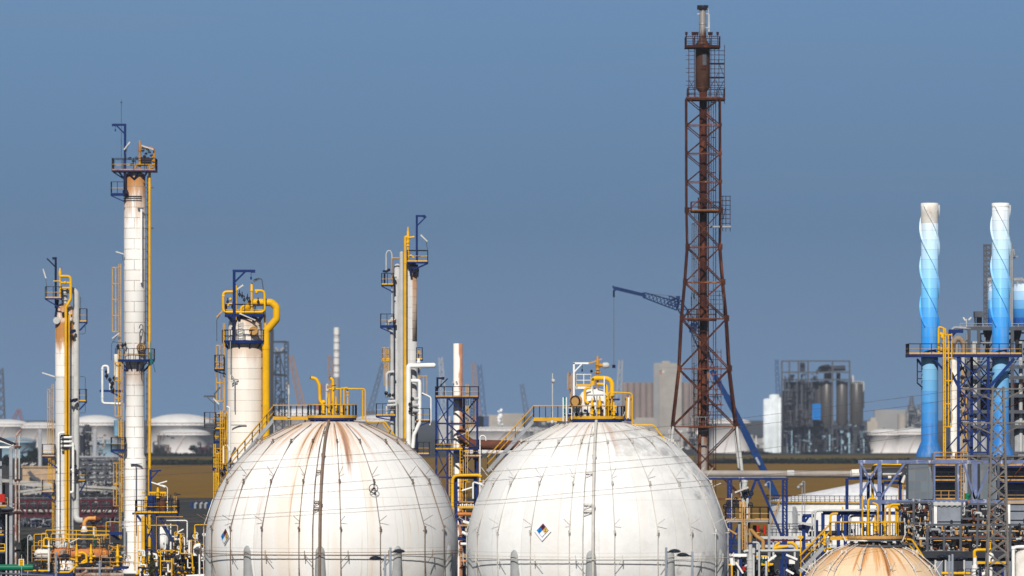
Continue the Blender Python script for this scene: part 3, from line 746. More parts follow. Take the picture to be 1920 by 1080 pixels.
m.pipe([a(112.5, 530, d), a(132, 530, d)], a.m(1.8)); m.pipe([a(112.5, 540, d), a(118, 540, d), a(131, 540, d)], a.m(2)); m.ball(a(122, 530, d - .1), a.m(3.3), 10); m.ball(a(112.5, 528, d), a.m(2.6), 8); m.cyl(a(100, 527, d), a(112, 527, d), a.m(1.1)); m.ball(a(114, 541, d), a.m(3), 8)
m.build('relief_valve', M['yellow'], T)
deck(T, a, 87, 117, 559, -2.2, -.4, 21, 'flr', (115, 578), gap=1.4)
davit(T, a, 104.5, 578, 484, 101, -1.2, .16, 'navy')
floodlight(T, a, 81, 505, 86, 521, -2.0, [(88, 540), (87.5, 559)])
floodlight(T, a, 80, 699, 102, 706, -1.0)
deck(T, a, 150, 163, 603, -1.0, .6, 24, 'flr', (149, 620)); deck(T, a, 149, 162, 752, -1.0, .6, 22, 'flr', (149, 768)); deck(T, a, 148, 161, 901, -1.0, .6, 22, 'flr', (149, 925))
m = MB()
for y0, y1, x in ((557, 603, 151), (706, 752, 160), (869, 924, 162), (605, 626, 160), (754, 774, 160)): m.pipe([a(150, y0, -.9), a(x, y0, -.9), a(x, y1, -.9), a(150, y1, -.9)], .05, .3, 6)
m.build('standpipe', M['steel_dk'], T)
ladder(T, a, 100, 720, 850, -1.2, 3, (730, 832), -1, cw=8); ladder(T, a, 101, 855, 1000, -1.4, 3, (905, 860), -1, cw=7)
deck(T, a, 81, 104, 855, -2.0, -.6, 22, 'flr', (110, 878)); deck(T, a, 81, 103, 922, -2.0, -.6, 22, 'flr', (104, 938))
m = MB()
for x, y in ((133, 621), (137, 750), (135, 875), (137, 888)): m.bar(a(x - 5, y + 2, -2), a(x + 8, y - 1, -1.2), .3, .4); m.bar(a(x + 2, y - 3, -1.8), a(x + 4, y + 4, -1.8), .3)
m.bar(a(109, 562, -.9), a(104, 594, -.9), .3); m.bar(a(116, 588, -1.6), a(128, 588, -1.6), .5, .45); m.build('pipe_support', M['navy'], T)
m = MB(); m.cyl(a(106, 601, -1.5), a(109, 602, -.6), a.m(6.5), n=16); m.build('manway', M['lightgrey'], T)
m = MB(); r = a.m(2.3)
for i, y in enumerate((820, 828, 836)): m.pipe([a(120, y, -2.2), a(131, y, -2.2), a(134, y, -2.0)], a.m(2.6), .3)
m.pipe([a(110, 1000, -1.9), a(110, 812, -1.9), a(121, 811, -1.9)], r); m.pipe([a(137, 905, -1.9), a(137, 831, -1.9), a(131, 829, -2.0)], r)
m.pipe([a(131, 879, -1.8), a(137, 881, -1.8), a(137, 923, -1.8), a(131, 923, -1.8)], r); m.build('exchanger_pipe', M['white'], T)
k = MB()
for y in (816, 824, 832, 840): k.box(a.x(116), a.x(132), a.Y - 2.4, a.Y - 1.9, a.z(y + 1.2), a.z(y - 1.2))
k.build('pipe_clamp', M['black'], T)

# the tall column with the lightning rod
a = A(880); T = thing('process_column', 'tallest white process column, rust brown at its top, crowned with a lightning rod', 'column', (a.x(253), a.Y, 0))
cx = a.x(253); r1, r2, r3 = a.m(20.6), a.m(17.8), a.m(20.8); s_ = (a.x(254.5) - cx)
m = MB(); vessel(m, cx, a.Y, [(r3 * 1.25, 0), (r3 * 1.25, .3), (r3 * 1.0, 2.2), (r3, a.z(858)), (r2, a.z(853)), (r2, a.z(682)), (r1, a.z(676)), (r1, a.z(372)), (a.m(19.5), a.z(370)), (a.m(19.5), a.z(332))] + dome(a.m(19.5), a.z(332), a.m(10)), 40)
m.build('shell', shell('column_shell_tall', (0.8, 0.78, 0.75), 3.4, a.m(19.6), [(a.z(490), a.z(335), .8, 2.3), (a.z(395), a.z(335), 1.0, 1.6), (a.z(760), a.z(690), .5, 1.5)], .25, .05), T)
m = MB(); m.cyl(a(280.5, 1060, -.9), a(280.5, 322, -.9), a.m(2.6), n=12)
for y in (480, 610, 790, 380): flange(m, a(280.5, y, -.9), (0, 0, 1), a.m(3.4))
m.build('riser_pipe', M['yellow'], T)
m = MB()
for x, y0, y1 in ((277, 330, 640), (275.5, 700, 990)): m.cyl(a(x, y0, -.6), a(x, y1, -.6), .07, n=6)
for y in range(345, 980, 14): m.box(a.x(274), a.x(278), a.Y - 1.0, a.Y - .5, a.z(y + 1.2), a.z(y))
for y in (352, 428): m.bar(a(272, y, -.9), a(288, y, -.9), .2)
m.build('pipe_support', M['steel_dk'], T)
deck(T, a, 212, 293, 320, -2.2, 2.2, 22, 'flrb', None, toe='yellow_old', gap=1.6)
k = MB()
for x in (223, 241, 260, 276): k.bar(a(x, 322, -1.9), a(x + (10 if x < 250 else -8), 336, -1.5), .2)
k.bar(a(213, 323, -2), a(230, 334, -1.2), .14); k.bar(a(234, 322, -1.7), a(234, 360, -1.7), .35); k.bar(a(230, 360, -1.7), a(240, 360, -1.7), .5); k.build('platform_bracket', M['navy'], T)
deck(T, a, 210, 234, 365, -2.2, -.6, 23, 'flr', (233, 378), toe='blue', gap=1.0)
davit(T, a, 234.5, 322, 234, 213, -1.9, .17)
m = MB(); m.cyl(a(227.5, 320, 1.0), a(227.5, 193, 1.0), .04, n=6); m.cyl(a(227.5, 194, 1.0), a(227.5, 186, 1.0), .02, n=5); m.ball(a(227.5, 192, 1.0), .12, 8); m.cyl(a(225, 191.5, 1), a(230, 191.5, 1), .03, n=5); m.build('lightning_rod', M['steel_dk'], T)
floodlight(T, a, 233, 280, 243, 267, -2.1, [(232, 300), (232, 320)]); floodlight(T, a, 266, 273, 287, 280, -1.9, None); floodlight(T, a, 218, 472, 231, 476, -1.4, [(231, 490)])
m = MB(); b = a(262, 316, -1.6); m.cyl(b, a(262, 275, -1.6), a.m(2.3)); m.lathe([(a.m(3.2), 0), (a.m(2.6), a.m(6)), (a.m(2), a.m(16)), (a.m(1), a.m(20)), (0, a.m(23))], a(262, 284, -1.6), 10)
m.pipe([a(266, 277, -1.3), a(289, 277, -1.3), a(289, 312, -1.3), a(282, 318, -1.3)], a.m(2.1), .5, 10); m.pipe([a(253, 316, -1.9), a(255, 310, -1.9), a(262, 309, -1.9), a(279, 309, -1.9), a(281, 317, -1.9)], a.m(2), .5, 8)
for y in (295, 302, 309): m.ball(a(287, y, -1.4), a.m(2.6), 8)
m.build('relief_valve', M['yellow_old'], T)
m = MB()
for i, (x, y) in enumerate(((268, 283), (274, 288), (280, 285), (284, 292), (271, 293), (277, 280), (243, 297), (250, 302), (256, 296), (247, 308))): m.cyl(a(x - 3, y, -1.2), a(x + 3, y + (i % 3 - 1) * 2, -1.2), .09, n=6); m.torus(a(x, y, -1.3), a.m(1.8), .05, (.2, -1, 0), 10, 4)
m.cyl(a(263, 299, -1), a(288, 300, -1), .22); m.cyl(a(264, 304, -1), a(284, 304, -1), .26); m.build('valve_gear', M['dark'], T)
m = MB(); m.cyl(a(264, 297, -1), a(280, 297, -1), .2); m.build('pipe_band', M['maroon'], T)
k = MB()
for y in (369, 373, 377): k.lathe([(a.m(20), a.z(y)), (a.m(20) + .14, a.z(y)), (a.m(20) + .14, a.z(y) + .1), (a.m(20), a.z(y) + .1)], (cx, a.Y, 0), 30, a0=R_(-170), a1=R_(-50))
k.bar(a(258, 391, -1.75), a(269, 391, -1.75), .1, .25); k.build('stiffener_ring', M['steel_dk'], T)
m = MB(); m.bar(a(265, 392, -1.7), a(265, 530, -1.7), a.m(8), .25); m.build('cable_duct', M['white'], T)
ring_deck(T, (cx, a.Y), r2, a.m(37), a.z(676), -110, 110, a.m(22), toe='blue', n=24, gap=16)
k = MB(); k.cyl(a(265, 652, -2.1), a(266, 652, -1.0), a.m(9), n=20); w = k.build('manway', M['ochre'], T)
k = MB(); k.torus(a(265, 652, -2.12), a.m(8), .06, (0, 1, 0)); k.torus(a(265, 652, -2.12), a.m(4.5), .07, (0, 1, 0)); k.pipe([a(265, 652, -2.2), a(264, 640, -2.2), a(268, 622, -2.2), a(268, 610, -2.0), a(263, 608, -2.0), a(261, 616, -2.0)], .07, .3, 6); k.pipe([a(262, 622, -2), a(262, 700, -2.2), a(272, 700, -2.2)], .07, .2, 6); k.build('hinge_gear', M['steel_dk'], w)
ladder(T, a, 226, 495, 820, -1.6, 3.5, (502, 622), -1, cw=12); ladder(T, a, 231, 676, 960, -1.9, 3, (680, 780), -1, cw=12); ladder(T, a, 227, 850, 1010, -1.9, 3, (868, 948), -1, cw=11)
floodlight(T, a, 211, 634, 223, 625, -2.4, [(209, 645), (208.5, 676)]); floodlight(T, a, 214, 641, 231, 643, -2.1, mat='steel_dk', w=.14)
deck(T, a, 210, 236, 844, -2.3, -.5, 24, 'flr', (232, 856), toe='blue', gap=.9); 
m = MB(); m.pipe([a(226, 757, -1.8), a(192, 756, -1.8), a(192, 686, -1.8), a(203, 686, -1.8), a(203, 700, -1.8)], a.m(2.2), .4, 10); m.pipe([a(206, 735, -1.6), a(206, 709, -1.6)], a.m(1.6), n=8)
for y in (692, 745): flange(m, a(192, y, -1.8), (0, 0, 1), a.m(3.0))
m.build('level_pipe', M['white'], T)
m = MB(); m.bar(a(187, 733, -1.6), a(232, 733, -1.6), .3); m.bar(a(208, 735, -1.6), a(228, 745, -1.4), .2); m.bar(a(232, 756, -1.6), a(232, 680, -1.6), .2); m.build('bracket', M['blue'], T)
k = MB()
for (x, y, q) in ((200, 705, 3), (206, 712, 3), (211, 719, 3), (209, 726, 2.5), (214, 709, 2.5), (199, 697, 2), (213, 732, 2.5), (221, 650, 2.5), (230, 648, 2.5), (235, 646, 2)): k.torus(a(x, y, -1.9), a.m(q), .06, (.4, -1, 0), 10, 5); k.ball(a(x, y, -1.8), a.m(q * .7), 8); k.cyl(a(x, y - 5, -1.8), a(x, y + 6, -1.8), .07, n=5)
k.build('valve_gear', M['black'], T)
m = MB(); m.cyl(a(218, 707, -1.4), a(218, 664, -1.4), a.m(4.4), n=14); m.build('level_gauge', M['white_rusty'], T)
m = MB(); m.cyl(a(219, 817, -1.2), a(219, 788, -1.2), a.m(5.5), n=14); m.build('standby_vessel', paint('pale_blue_paint', (0.16, 0.3, 0.42), .45), T)
m = MB(); m.cyl(a(284, 662, -1.9), a(284, 685, -1.9), .06); m.cyl(a(282, 640, -1.9), a(282, 682, -1.9), .05); m.cyl(a(286, 675, -1.7), a(291, 698, -1.7), .06); m.build('hose', M['teal'], T)
m = MB(); m.pipe([a(229, 990, -2), a(234, 990, -2), a(234, 1036, -2), a(228, 1038, -2)], a.m(2.4), .6, 10); m.build('bypass_pipe', M['steel'], T)
m = MB(); m.box(a.x(246), a.x(267), a.Y - 2.05, a.Y - 1.6, a.z(870), a.z(869)); m.cyl(a(255, 872, -2), a(255, 1000, -2), .06); m.build('conduit', M['steel_dk'], T)

# fat cream column with the yellow gooseneck
a = A(700); T = thing('process_column', 'broad cream process column with a wide yellow gooseneck pipe and blue ring platform', 'column', (a.x(459.5), a.Y, 0))
cx = a.x(459.5); r = a.m(33.3); ru = a.m(31.5)
m = MB(); vessel(m, cx, a.Y, [(r * 1.1, 0), (r, .5), (r, a.z(655)), (ru, a.z(650)), (ru, a.z(612)), (ru * .98, a.z(605)), (ru * .9, a.z(599)), (ru * .7, a.z(595)), (0, a.z(592))], 44)
m.build('shell', shell('column_shell_cream', (0.8, 0.75, 0.68), 60, a.m(20), [(a.z(640), a.z(590), .7, 1.2), (a.z(700), a.z(650), .45, 2.4), (0, a.z(640), .1, 3.2)], .25, .025, rough=.4), T)
m = MB(); q = a.m(7.0); d = -1.0
pts = [(499, 1010), (499, 619.5), (505, 614), (518.5, 598), (518.5, 576), (509, 567), (482, 567), (474, 567)]
m.pipe([a(x, y, d) for x, y in pts] + [a(462, 578, d + .2), a(458, 590, d + .2)], q, .5, 18, 3); m.pipe([a(499, 640, d), a(497, 600, d), a(496, 588, d)], a.m(2.3), .3, 8)
m.cyl(a(499, 648, d), a(499, 655, d), q * 1.12); m.build('gooseneck_pipe', M['yellow'], T)
m = MB(); q = a.m(2.6); d = -1.9
m.pipe([a(440, 547, d), a(418.5, 547, d), a(418.5, 585, d), a(496, 585, d), a(496, 545, d), a(478, 545, d)], q, .45, 12)
m.pipe([a(442, 600, d), a(442.5, 540, d)], a.m(1.8)); m.lathe([(a.m(2.4), 0), (a.m(2.2), a.m(8)), (a.m(1.2), a.m(11)), (0, a.m(14))], a(442.5, 546, d), 10)
m.pipe([a(472, 582, d + .4), a(472, 545, d + .4)], a.m(2.2)); m.lathe([(a.m(3.2), 0), (a.m(3.2), a.m(3)), (a.m(2.4), a.m(4)), (a.m(2.4), a.m(12)), (a.m(1.4), a.m(15)), (0, a.m(16))], a(472, 546, d + .4), 10)
m.pipe([a(425, 570, d + .3), a(437, 570, d + .3)], a.m(2.4)); m.ball(a(432, 561, d), a.m(3), 8); m.ball(a(428, 572, d), a.m(3), 8); m.ball(a(481, 548, d), a.m(3), 8); m.pipe([a(452, 589, d), a(452, 577, d), a(460, 572, d)], a.m(2.4)); m.cyl(a(417, 555, d), a(421, 555, d), a.m(3))
m.build('relief_valve', M['yellow'], T)
deck(T, a, 424, 496, 591, -2.0, 1.6, 20, 'fbl', None, toe='blue', gap=1.0)
k = MB()
for x0, x1 in ((428, 436), (448, 448), (475, 475), (492, 485)): k.bar(a(x0, 592, -1.9), a(x1, 602, -1.7), .3)
k.bar(a(438, 590, -2.1), a(438, 640, -2.1), .3); k.bar(a(434, 616, -2.1), a(441, 616, -2.1), .35, .3); k.build('platform_bracket', M['navy'], T)
davit(T, a, 439, 600, 508, 475, -2.2, .16)
floodlight(T, a, 445, 542, 455, 535, -1.8, None); floodlight(T, a, 450, 588, 478, 600, -2.3, None, w=.2); floodlight(T, a, 407, 594, 417, 583, -1.8, [(406.5, 600), (406.5, 640)], 'ochre')
m = MB(); m.pipe([a(493, 590, -1.2), a(494, 545, -1.2), a(491, 523, -1.2), a(484, 522, -1.2)], .06, .4, 6); m.bar(a(486, 522, -1.2), a(475, 527, -1.2), .35, .25); m.build('floodlight', M['steel_dk'], T)
k = MB()
for (x, y) in ((454, 555), (458, 562), (464, 559), (449, 552), (468, 565), (427, 566), (436, 575), (484, 566)): k.torus(a(x, y, -1.7), a.m(2.2), .05, (.3, -1, 0), 10, 4); k.cyl(a(x, y - 8, -1.7), a(x, y + 5, -1.7), .05, n=5)
k.build('valve_gear', M['black'], T)
ring_deck(T, (cx, a.Y), ru, a.m(43), a.z(641), -130, 130, a.m(22), toe='blue', n=28, gap=18, mid='dark')
k = MB(); k.cyl(a(475.5, 620, -2.3), a(474, 620, -1.4), a.m(7.6), n=20); k.torus(a(475.5, 620, -2.3), a.m(7.4), .05, (0, 1, 0)); k.build('manway', M['ochre'], T)
k = MB(); 
for x in (446, 455): k.bar(a(x, 640, -2.05), a(x, 602, -2.05), .06)
for i in range(8): k.cyl(a(446, 604 + i * 4.6, -2.05), a(455, 604 + i * 4.6, -2.05), .03, n=5)
k.build('dome_ladder', M['lightgrey'], T)
ladder(T, a, 421, 606, 770, -1.2, 2.5, (648, 752), -1, cw=13); 
deck(T, a, 404, 421, 692, -1.8, -.4, 26, 'flr', (424, 702), toe='ochre', mid='ochre', gap=.5, mat='navy')
m = MB(); m.pipe([a(432, 640, -2.1), a(432, 700, -2.1), a(440, 712, -2.1), a(440, 772, -2.1)], .06, .1, 6); m.bar(a(433, 712, -2.1), a(447, 712, -2.1), .12); m.bar(a(433, 716, -2.1), a(445, 716, -2.1), .1); m.bar(a(433, 797, -2.1), a(462, 797, -2.1), .12); m.build('conduit', M['steel'], T)
m = MB(); m.cyl(a(492, 655, .4), a(492, 850, .4), .1); 
for y in (664, 668, 690, 760, 785): m.bar(a(485, y, -.6), a(505, y + 1, -.4), .2)
m.build('pipe_support', M['navy'], T)

# access tower of ladders beside it
a = A(690); T = thing('ladder_tower', 'narrow yellow and blue tower of caged ladders, against the broad cream column', 'access tower', (a.x(412), a.Y, 0))
m = MB()
for x in (403, 425):
    for d in (-.5, .9): m.bar(a(x, 1149, d), a(x, 770, d), .14)
for y in range(775, 950, 22): m.bar(a(403, y, -.5), a(425, y, -.5), .1); m.bar(a(403, y, -.5), a(425, y + 22, -.5), .07)
m.build('frame', M['yellow_rail'], T)
deck(T, a, 384, 405, 797, -1.2, .2, 24, 'flr', (404, 806), mat='steel_dk', toe='steel_dk', mid='ochre', rail='steel_dk', gap=.7)
deck(T, a, 404, 423, 804, -1.0, .6, 22, 'flr', None, gap=.6); deck(T, a, 402, 412, 828, -1.0, .5, 20, 'fl', None, gap=.5, toe='blue'); deck(T, a, 400, 421, 879, -1.0, .6, 22, 'flr', None, toe='blue', gap=.7)
ladder(T, a, 416, 770, 880, -1.1, 4, (775, 870), 1, cw=7); ladder(T, a, 403, 830, 940, -.9, 3, (850, 925), 1, cw=6, mat='yellow')
m = MB(); m.cyl(a(420, 870, -1), a(420, 842, -1), a.m(2.8)); m.pipe([a(431, 860, -1), a(431, 765, -1), a(425, 762, -1)], .1, .2, 8); m.pipe([a(419, 842, -1.1), a(419, 836, -1.1), a(427, 834, -1.1), a(430, 846, -1.1)], .08, .3, 6); m.build('standpipe', M['white'], T)
k = MB(); rng = random.Random(3)
for i in range(22): x, y = rng.uniform(405, 424), rng.uniform(775, 900); k.torus(a(x, y, -.3), .14, .05, (.3, -1, .1), 8, 4); k.cyl(a(x, y - 3, -.2), a(x + rng.uniform(-3, 3), y + 5, -.2), .06, n=5)
k.build('valve_gear', M['black'], T)
floodlight(T, a, 402, 739, 412, 727, -.8, None, 'steel_dk'); floodlight(T, a, 401, 748, 410, 757, -.8, [(410, 768)]); m = MB(); m.bar(a(382, 743, -.8), a(403, 743, -.8), .2); m.bar(a(389, 745, -.8), a(403, 758, -.8), .08); m.bar(a(403, 775, -.8), a(403, 741, -.8), .16); m.build('davit', M['steel_dk'], T)

# pair of grey columns in the middle
a = A(820); T = thing('process_column', 'grey process column pair with a bright yellow riser, between the two big white spheres', 'column', (a.x(768), a.Y, 0))
cx = a.x(771.5); r = a.m(10.3)
m = MB(); vessel(m, cx, a.Y, [(r * 1.3, 0), (r, 1), (r, a.z(500))] + dome(r, a.z(500), a.m(8)))
g = (0.5, 0.5, 0.5)
m.build('shell', shell('column_shell_grey', g, 4, a.m(20), [], .15, .02), T)
m = MB()      # strip of damaged, rusted cladding on its right flank
def arc(m, rr, a0, a1, z0, z1): m.lathe([(rr, z0), (rr + .02, z0), (rr + .02, z1), (rr, z1)], (cx, a.Y, 0), 10, a0=R_(a0 - 90), a1=R_(a1 - 90))
arc(m, r, 10, 88, a.z(640), a.z(520)); arc(m, r, 0, 88, a.z(519), a.z(502)); m.build('damaged_cladding', shell('damaged_cladding', (0.5, 0.4, 0.32), 1.3, a.m(15), [(a.z(650), a.z(500), .8, 2.6)], .7, .05), T)
m = MB(); cx2 = a.x(745); vessel(m, cx2, a.Y + .6, [(a.m(7), 0), (a.m(7), a.z(503))] + dome(a.m(7), a.z(503), a.m(9)), 28); m.build('slim_shell', shell('column_shell_slim', (0.46, 0.46, 0.47), 4, a.m(22), [], .15, .02), T)
m = MB(); m.pipe([a(753, 1000, -1.1), a(753, 474, -1.1)], a.m(4), n=14); m.ball(a(753, 475, -1.1), a.m(4), 12); m.cyl(a(748.5, 520, -1.2), a(748.5, 1000, -1.2), a.m(1.3), n=8); w = m.build('downcomer_pipe', M['lightgrey'], T)
m = MB(); m.pipe([a(736, 518, -.8), a(742, 520, -.8), a(746, 530, -.8), a(746, 1000, -.8)], a.m(1.8), .3, 10); m.cyl(a(735, 518, -.8), a(744, 518, -.8), a.m(3.4)); m.build('side_pipe', M['lightgrey'], T)
m = MB(); m.pipe([a(743, 602, -1), a(735, 600, -1), a(726, 606, -1), a(727, 614, -1), a(735, 622, -1), a(735, 1000, -1)], a.m(3.6), .8, 14); m.cyl(a(735, 600, -1), a(735, 592, -1), a.m(3)); m.build('bent_pipe', M['lightgrey'], T)
m = MB(); m.cyl(a(738, 602, -1), a(743, 602, -1), a.m(4)); m.build('rusty_flange', M['rust_lt'], T)
m = MB(); d = -1.5; m.pipe([a(759.8, 1000, d), a(759.8, 444, d), a(764, 444, d), a(766, 452, d)], a.m(2.5), .5, 12); m.cyl(a(760, 484, d), a(760, 494, d), a.m(3)); m.build('riser_pipe', M['yellow'], T)
m = MB(); m.cyl(a(765, 486, d), a(765, 440, d), a.m(2)); relief(m, a(765, 462, d), a.m(38), a.m(2.6)); m.pipe([a(765, 446, d), a(771, 445, d), a(777, 444, d)], a.m(1.8)); m.ball(a(766, 446, d), a.m(3.6), 10); m.ball(a(766, 474, d), a.m(3.4), 8); m.pipe([a(764, 482, d), a(771, 478, d), a(776, 484, d)], a.m(1.4)); m.build('relief_valve', M['yellow'], T)
deck(T, a, 764, 802, 491, -2.0, 1.0, 21, 'flrb', (775, 506), gap=1.2)
k = MB(); k.bar(a(776, 492, -1), a(776, 515, -1), .35); k.bar(a(769, 500, -1.2), a(784, 500, -1.2), .4, .6); k.bar(a(769, 505, -1.2), a(771, 518, -1.2), .3); k.bar(a(784, 503, -1.2), a(783, 520, -1.2), .25); k.build('platform_bracket', M['navy'], T)
davit(T, a, 781.5, 490, 405, 795, -1.2, .14, 'blue', False)
floodlight(T, a, 789.5, 441, 800.5, 452, -1.8, [(802, 470), (802, 490)])
deck(T, a, 716, 738, 534, -1.6, .4, 21, 'flr', (738, 548), gap=.7); deck(T, a, 714, 738, 612, -1.6, .4, 23, 'flr', (738, 625), toe='blue', gap=.7)
m = MB(); m.pipe([a(724, 512, -1.2), a(724, 476, -1.2), a(727, 470, -1.2), a(732, 470, -1.2), a(735, 477, -1.2), a(735, 590, -1.2)], .08, .4, 8); m.build('vent_pipe', M['lightgrey'], T)
m = MB(); m.cyl(a(734, 484, -1.2), a(749, 484, -1.2), .1); m.cyl(a(734.5, 485, -1.3), a(734.5, 540, -1.3), .09); m.build('brace_pipe', M['ochre'], T)
k = MB(); k.box(a.x(718), a.x(728), a.Y - 1.4, a.Y - .9, a.z(511), a.z(507)); k.ball(a(729, 506, -1.2), .2, 8); k.cyl(a(721, 512, -1.3), a(721, 532, -1.3), .12); k.build('valve_gear', M['navy'], T)
ladder(T, a, 727, 655, 725, -1.2, 3, (652, 722), -1, cw=5); deck(T, a, 717, 731, 674, -1.4, .2, 22, 'flr', None, mat='yellow', mid='yellow_rail', rail='yellow_rail', gap=.5)
ladder(T, a, 786, 655, 745, -.8, 3, (705, 740), 1, cw=13)
deck(T, a, 706, 742, 779, -2.0, .2, 22, 'flr', (742, 790), gap=1.0); deck(T, a, 781, 806, 788, -1.8, .4, 22, 'flr', (784, 800), gap=.9); deck(T, a, 784, 805, 851, -1.8, .4, 22, 'flr', None, gap=.9); deck(T, a, 781, 792, 674, -1.2, .4, 22, 'flr', None, gap=.6)
m = MB(); m.pipe([a(739, 697, -1.6), a(725, 698, -1.6), a(725, 745, -1.6)], a.m(2.6), .5, 10); m.cyl(a(725, 760, -1.6), a(725, 776, -1.6), a.m(2)); m.build('side_pipe', M['lightgrey'], T)
m = MB(); m.pipe([a(745, 752, -1.7), a(728, 753, -1.7)], a.m(3)); m.pipe([a(726, 760, -1.9), a(743, 759, -1.9)], a.m(3.2)); m.cyl(a(743, 750, -1.8), a(744.5, 860, -1.8), a.m(2.4)); m.build('header_pipe', M['lightgrey'], T)
m = MB(); m.pipe([a(766, 860, -1.8), a(766, 686, -1.8), a(772, 686, -1.8), a(813, 685, -2.4)], a.m(4.6), .7, 16); m.ball(a(813, 685, -2.4), a.m(4.6), 12); m.pipe([a(771, 714, -1.6), a(786, 714, -1.6), a(787, 720, -1.6), a(787, 792, -1.6), a(776, 816, -1.6), a(774, 840, -1.6)], a.m(3.6), .7, 14); m.build('overhead_pipe', M['white'], T)
m = MB()
for y, q in ((748, 3.2), (760, 3.6), (770, 3.6)): m.cyl(a(773, y, -1.9), a(785, y, -1.6), a.m(q))
m.pipe([a(775, 780, -1.8), a(775, 805, -1.8)], a.m(3)); m.build('nozzle_pipe', M['lightgrey'], T)
k = MB()
for x, y in ((773, 748), (769, 758), (770, 766), (769, 772), (724, 737), (731, 741), (738, 741)): k.torus(a(x, y, -2.2), a.m(3), .06, (.5, -1, 0), 12, 5); k.cyl(a(x - 3, y, -2), a(x + 3, y, -2), .12, n=6)
k.build('handwheel', M['black'], T)
m = MB(); m.pipe([a(791, 737, -1.4), a(800, 741, -1.4), a(808, 745, -1.4), a(808, 788, -1.4), a(806, 797, -1.4)], .1, .4, 8); m.build('handrail_pipe', M['white'], T)
m = MB(); m.bar(a(782, 860, -1), a(782, 800, -1), .18); m.bar(a(785, 662, -.9), a(785, 700, -.9), .14); m.build('post', M['navy'], T)
m = MB(); m.cyl(a(785, 672, -1), a(785, 680, -1), a.m(4)); m.build('top_cap', M['white'], T)

# white stack with the rusty duct and its blue scaffold tower
a = A(760); T = thing('exhaust_stack', 'white stack rusty down one side with brown elbow duct, inside a blue frame tower', 'stack', (a.x(858.5), a.Y, 0))
m = MB(); r = a.m(8.7); cx = a.x(858.8); vessel(m, cx, a.Y, [(r, 0), (r, a.z(644)), (r * .9, a.z(644)), (r * .9, a.z(648)), (0, a.z(648))], 28)
s = SH('rust_side_stack', .5); o = s.obj(); x, y, z = s.sep(o); n1 = s.noise(s.scale(o, 1, 1, .25), 1.6, 6, .7)
f = s.mapr(s.math('ADD', s.math('MULTIPLY', x, 1.0), s.math('MULTIPLY', n1, .7)), .4, .6); n2 = s.noise(s.scale(o, 1, 1, .3), 3, 5)
c = s.mix(f, s.mix(n2, (0.78, 0.74, 0.7), (0.7, 0.62, 0.55)), s.mix(n2, (0.55, 0.28, 0.16), (0.28, 0.1, 0.05)))
m.build('shell', s.done(c), T)
m = MB(); m.pipe([a(864, 806, -.4), a(868, 822, -.6), a(884, 833, -.6), a(906, 834, -.6), a(990, 836, -.6)], a.m(9.5), .9, 16); m.build('duct', M['rust_duct'], T)
m = MB(); m.torus(a(866.5, 815, -.5), a.m(9.8), .1, Vector((.4, 0, -1)), 20, 6); m.torus(a(859, 796, 0), a.m(8.9), .07, (0, 0, 1), 20, 5); m.build('flange', M['steel'], T)
m = MB()
for (x, y) in ((856, 716), (857, 719), (849, 717)): m.cyl(a(x, y, -.62), a(x, y, -.4), .12, n=8)
m.build('sampling_port', M['steel'], T)
T = thing('stack_frame_tower', 'blue steel frame tower with yellow edged decks around the white rust sided stack', 'frame tower', (a.x(856), a.Y, 0))
m = MB(); cols = [(818, -2.3), (839, -2.4), (895, -2.3), (818, 2.3), (870, 2.3), (895, 2.3)]
for x, d in cols: m.bar(a(x, 1115, d), a(x, 745, d), .26)
for y in (746, 794, 842, 895):
    for x0, d0, x1, d1 in ((818, -2.3, 895, -2.3), (818, 2.3, 895, 2.3), (818, -2.3, 818, 2.3), (895, -2.3, 895, 2.3)): m.bar(a(x0, y, d0), a(x1, y, d1), .2)
for y0, y1 in ((746, 794), (794, 842), (842, 895)):
    m.bar(a(818, y0, -2.3), a(839, y1, -2.3), .13); m.bar(a(839, y0, -2.3), a(895, y1, -2.3), .17); m.bar(a(895, y0, 2.3), a(855, y1, 2.3), .15); m.bar(a(818, y1, 2.3), a(858, y0, 2.3), .12); m.bar(a(895, y0, -2.3), a(895, y1, 2.3), .12)
m.build('frame', M['blue'], T)
deck(T, a, 817, 897, 744, -2.6, 2.6, 19, 'flrb', None, toe='ochre', gap=1.1); deck(T, a, 817, 868, 842, -2.6, 2.4, 18, 'flr', None, gap=.9); deck(T, a, 869, 903, 855, -3.0, -.6, 18, 'flr', None, gap=.7)
davit(T, a, 820, 745, 709, 831, -2.2, .12, 'navy', True)
ladder(T, a, 876, 720, 850, -1.4, 4, None); ladder(T, a, 845, 850, 930, -2.2, 5, None, mat='yellow'); ladder(T, a, 866, 838, 935, -2.6, 6, (845, 900), 1, mat='yellow', cw=8); ladder(T, a, 885, 745, 800, 1.5, 4, (748, 790), 1, cw=6)
m = MB(); m.cyl(a(892, 862, -1.2), a(892, 842, -1.2), a.m(5), n=12); m.bar(a(892, 860, -1), a(892, 1110, -1), a.m(5)); m.build('duct_support', M['navy'], T)

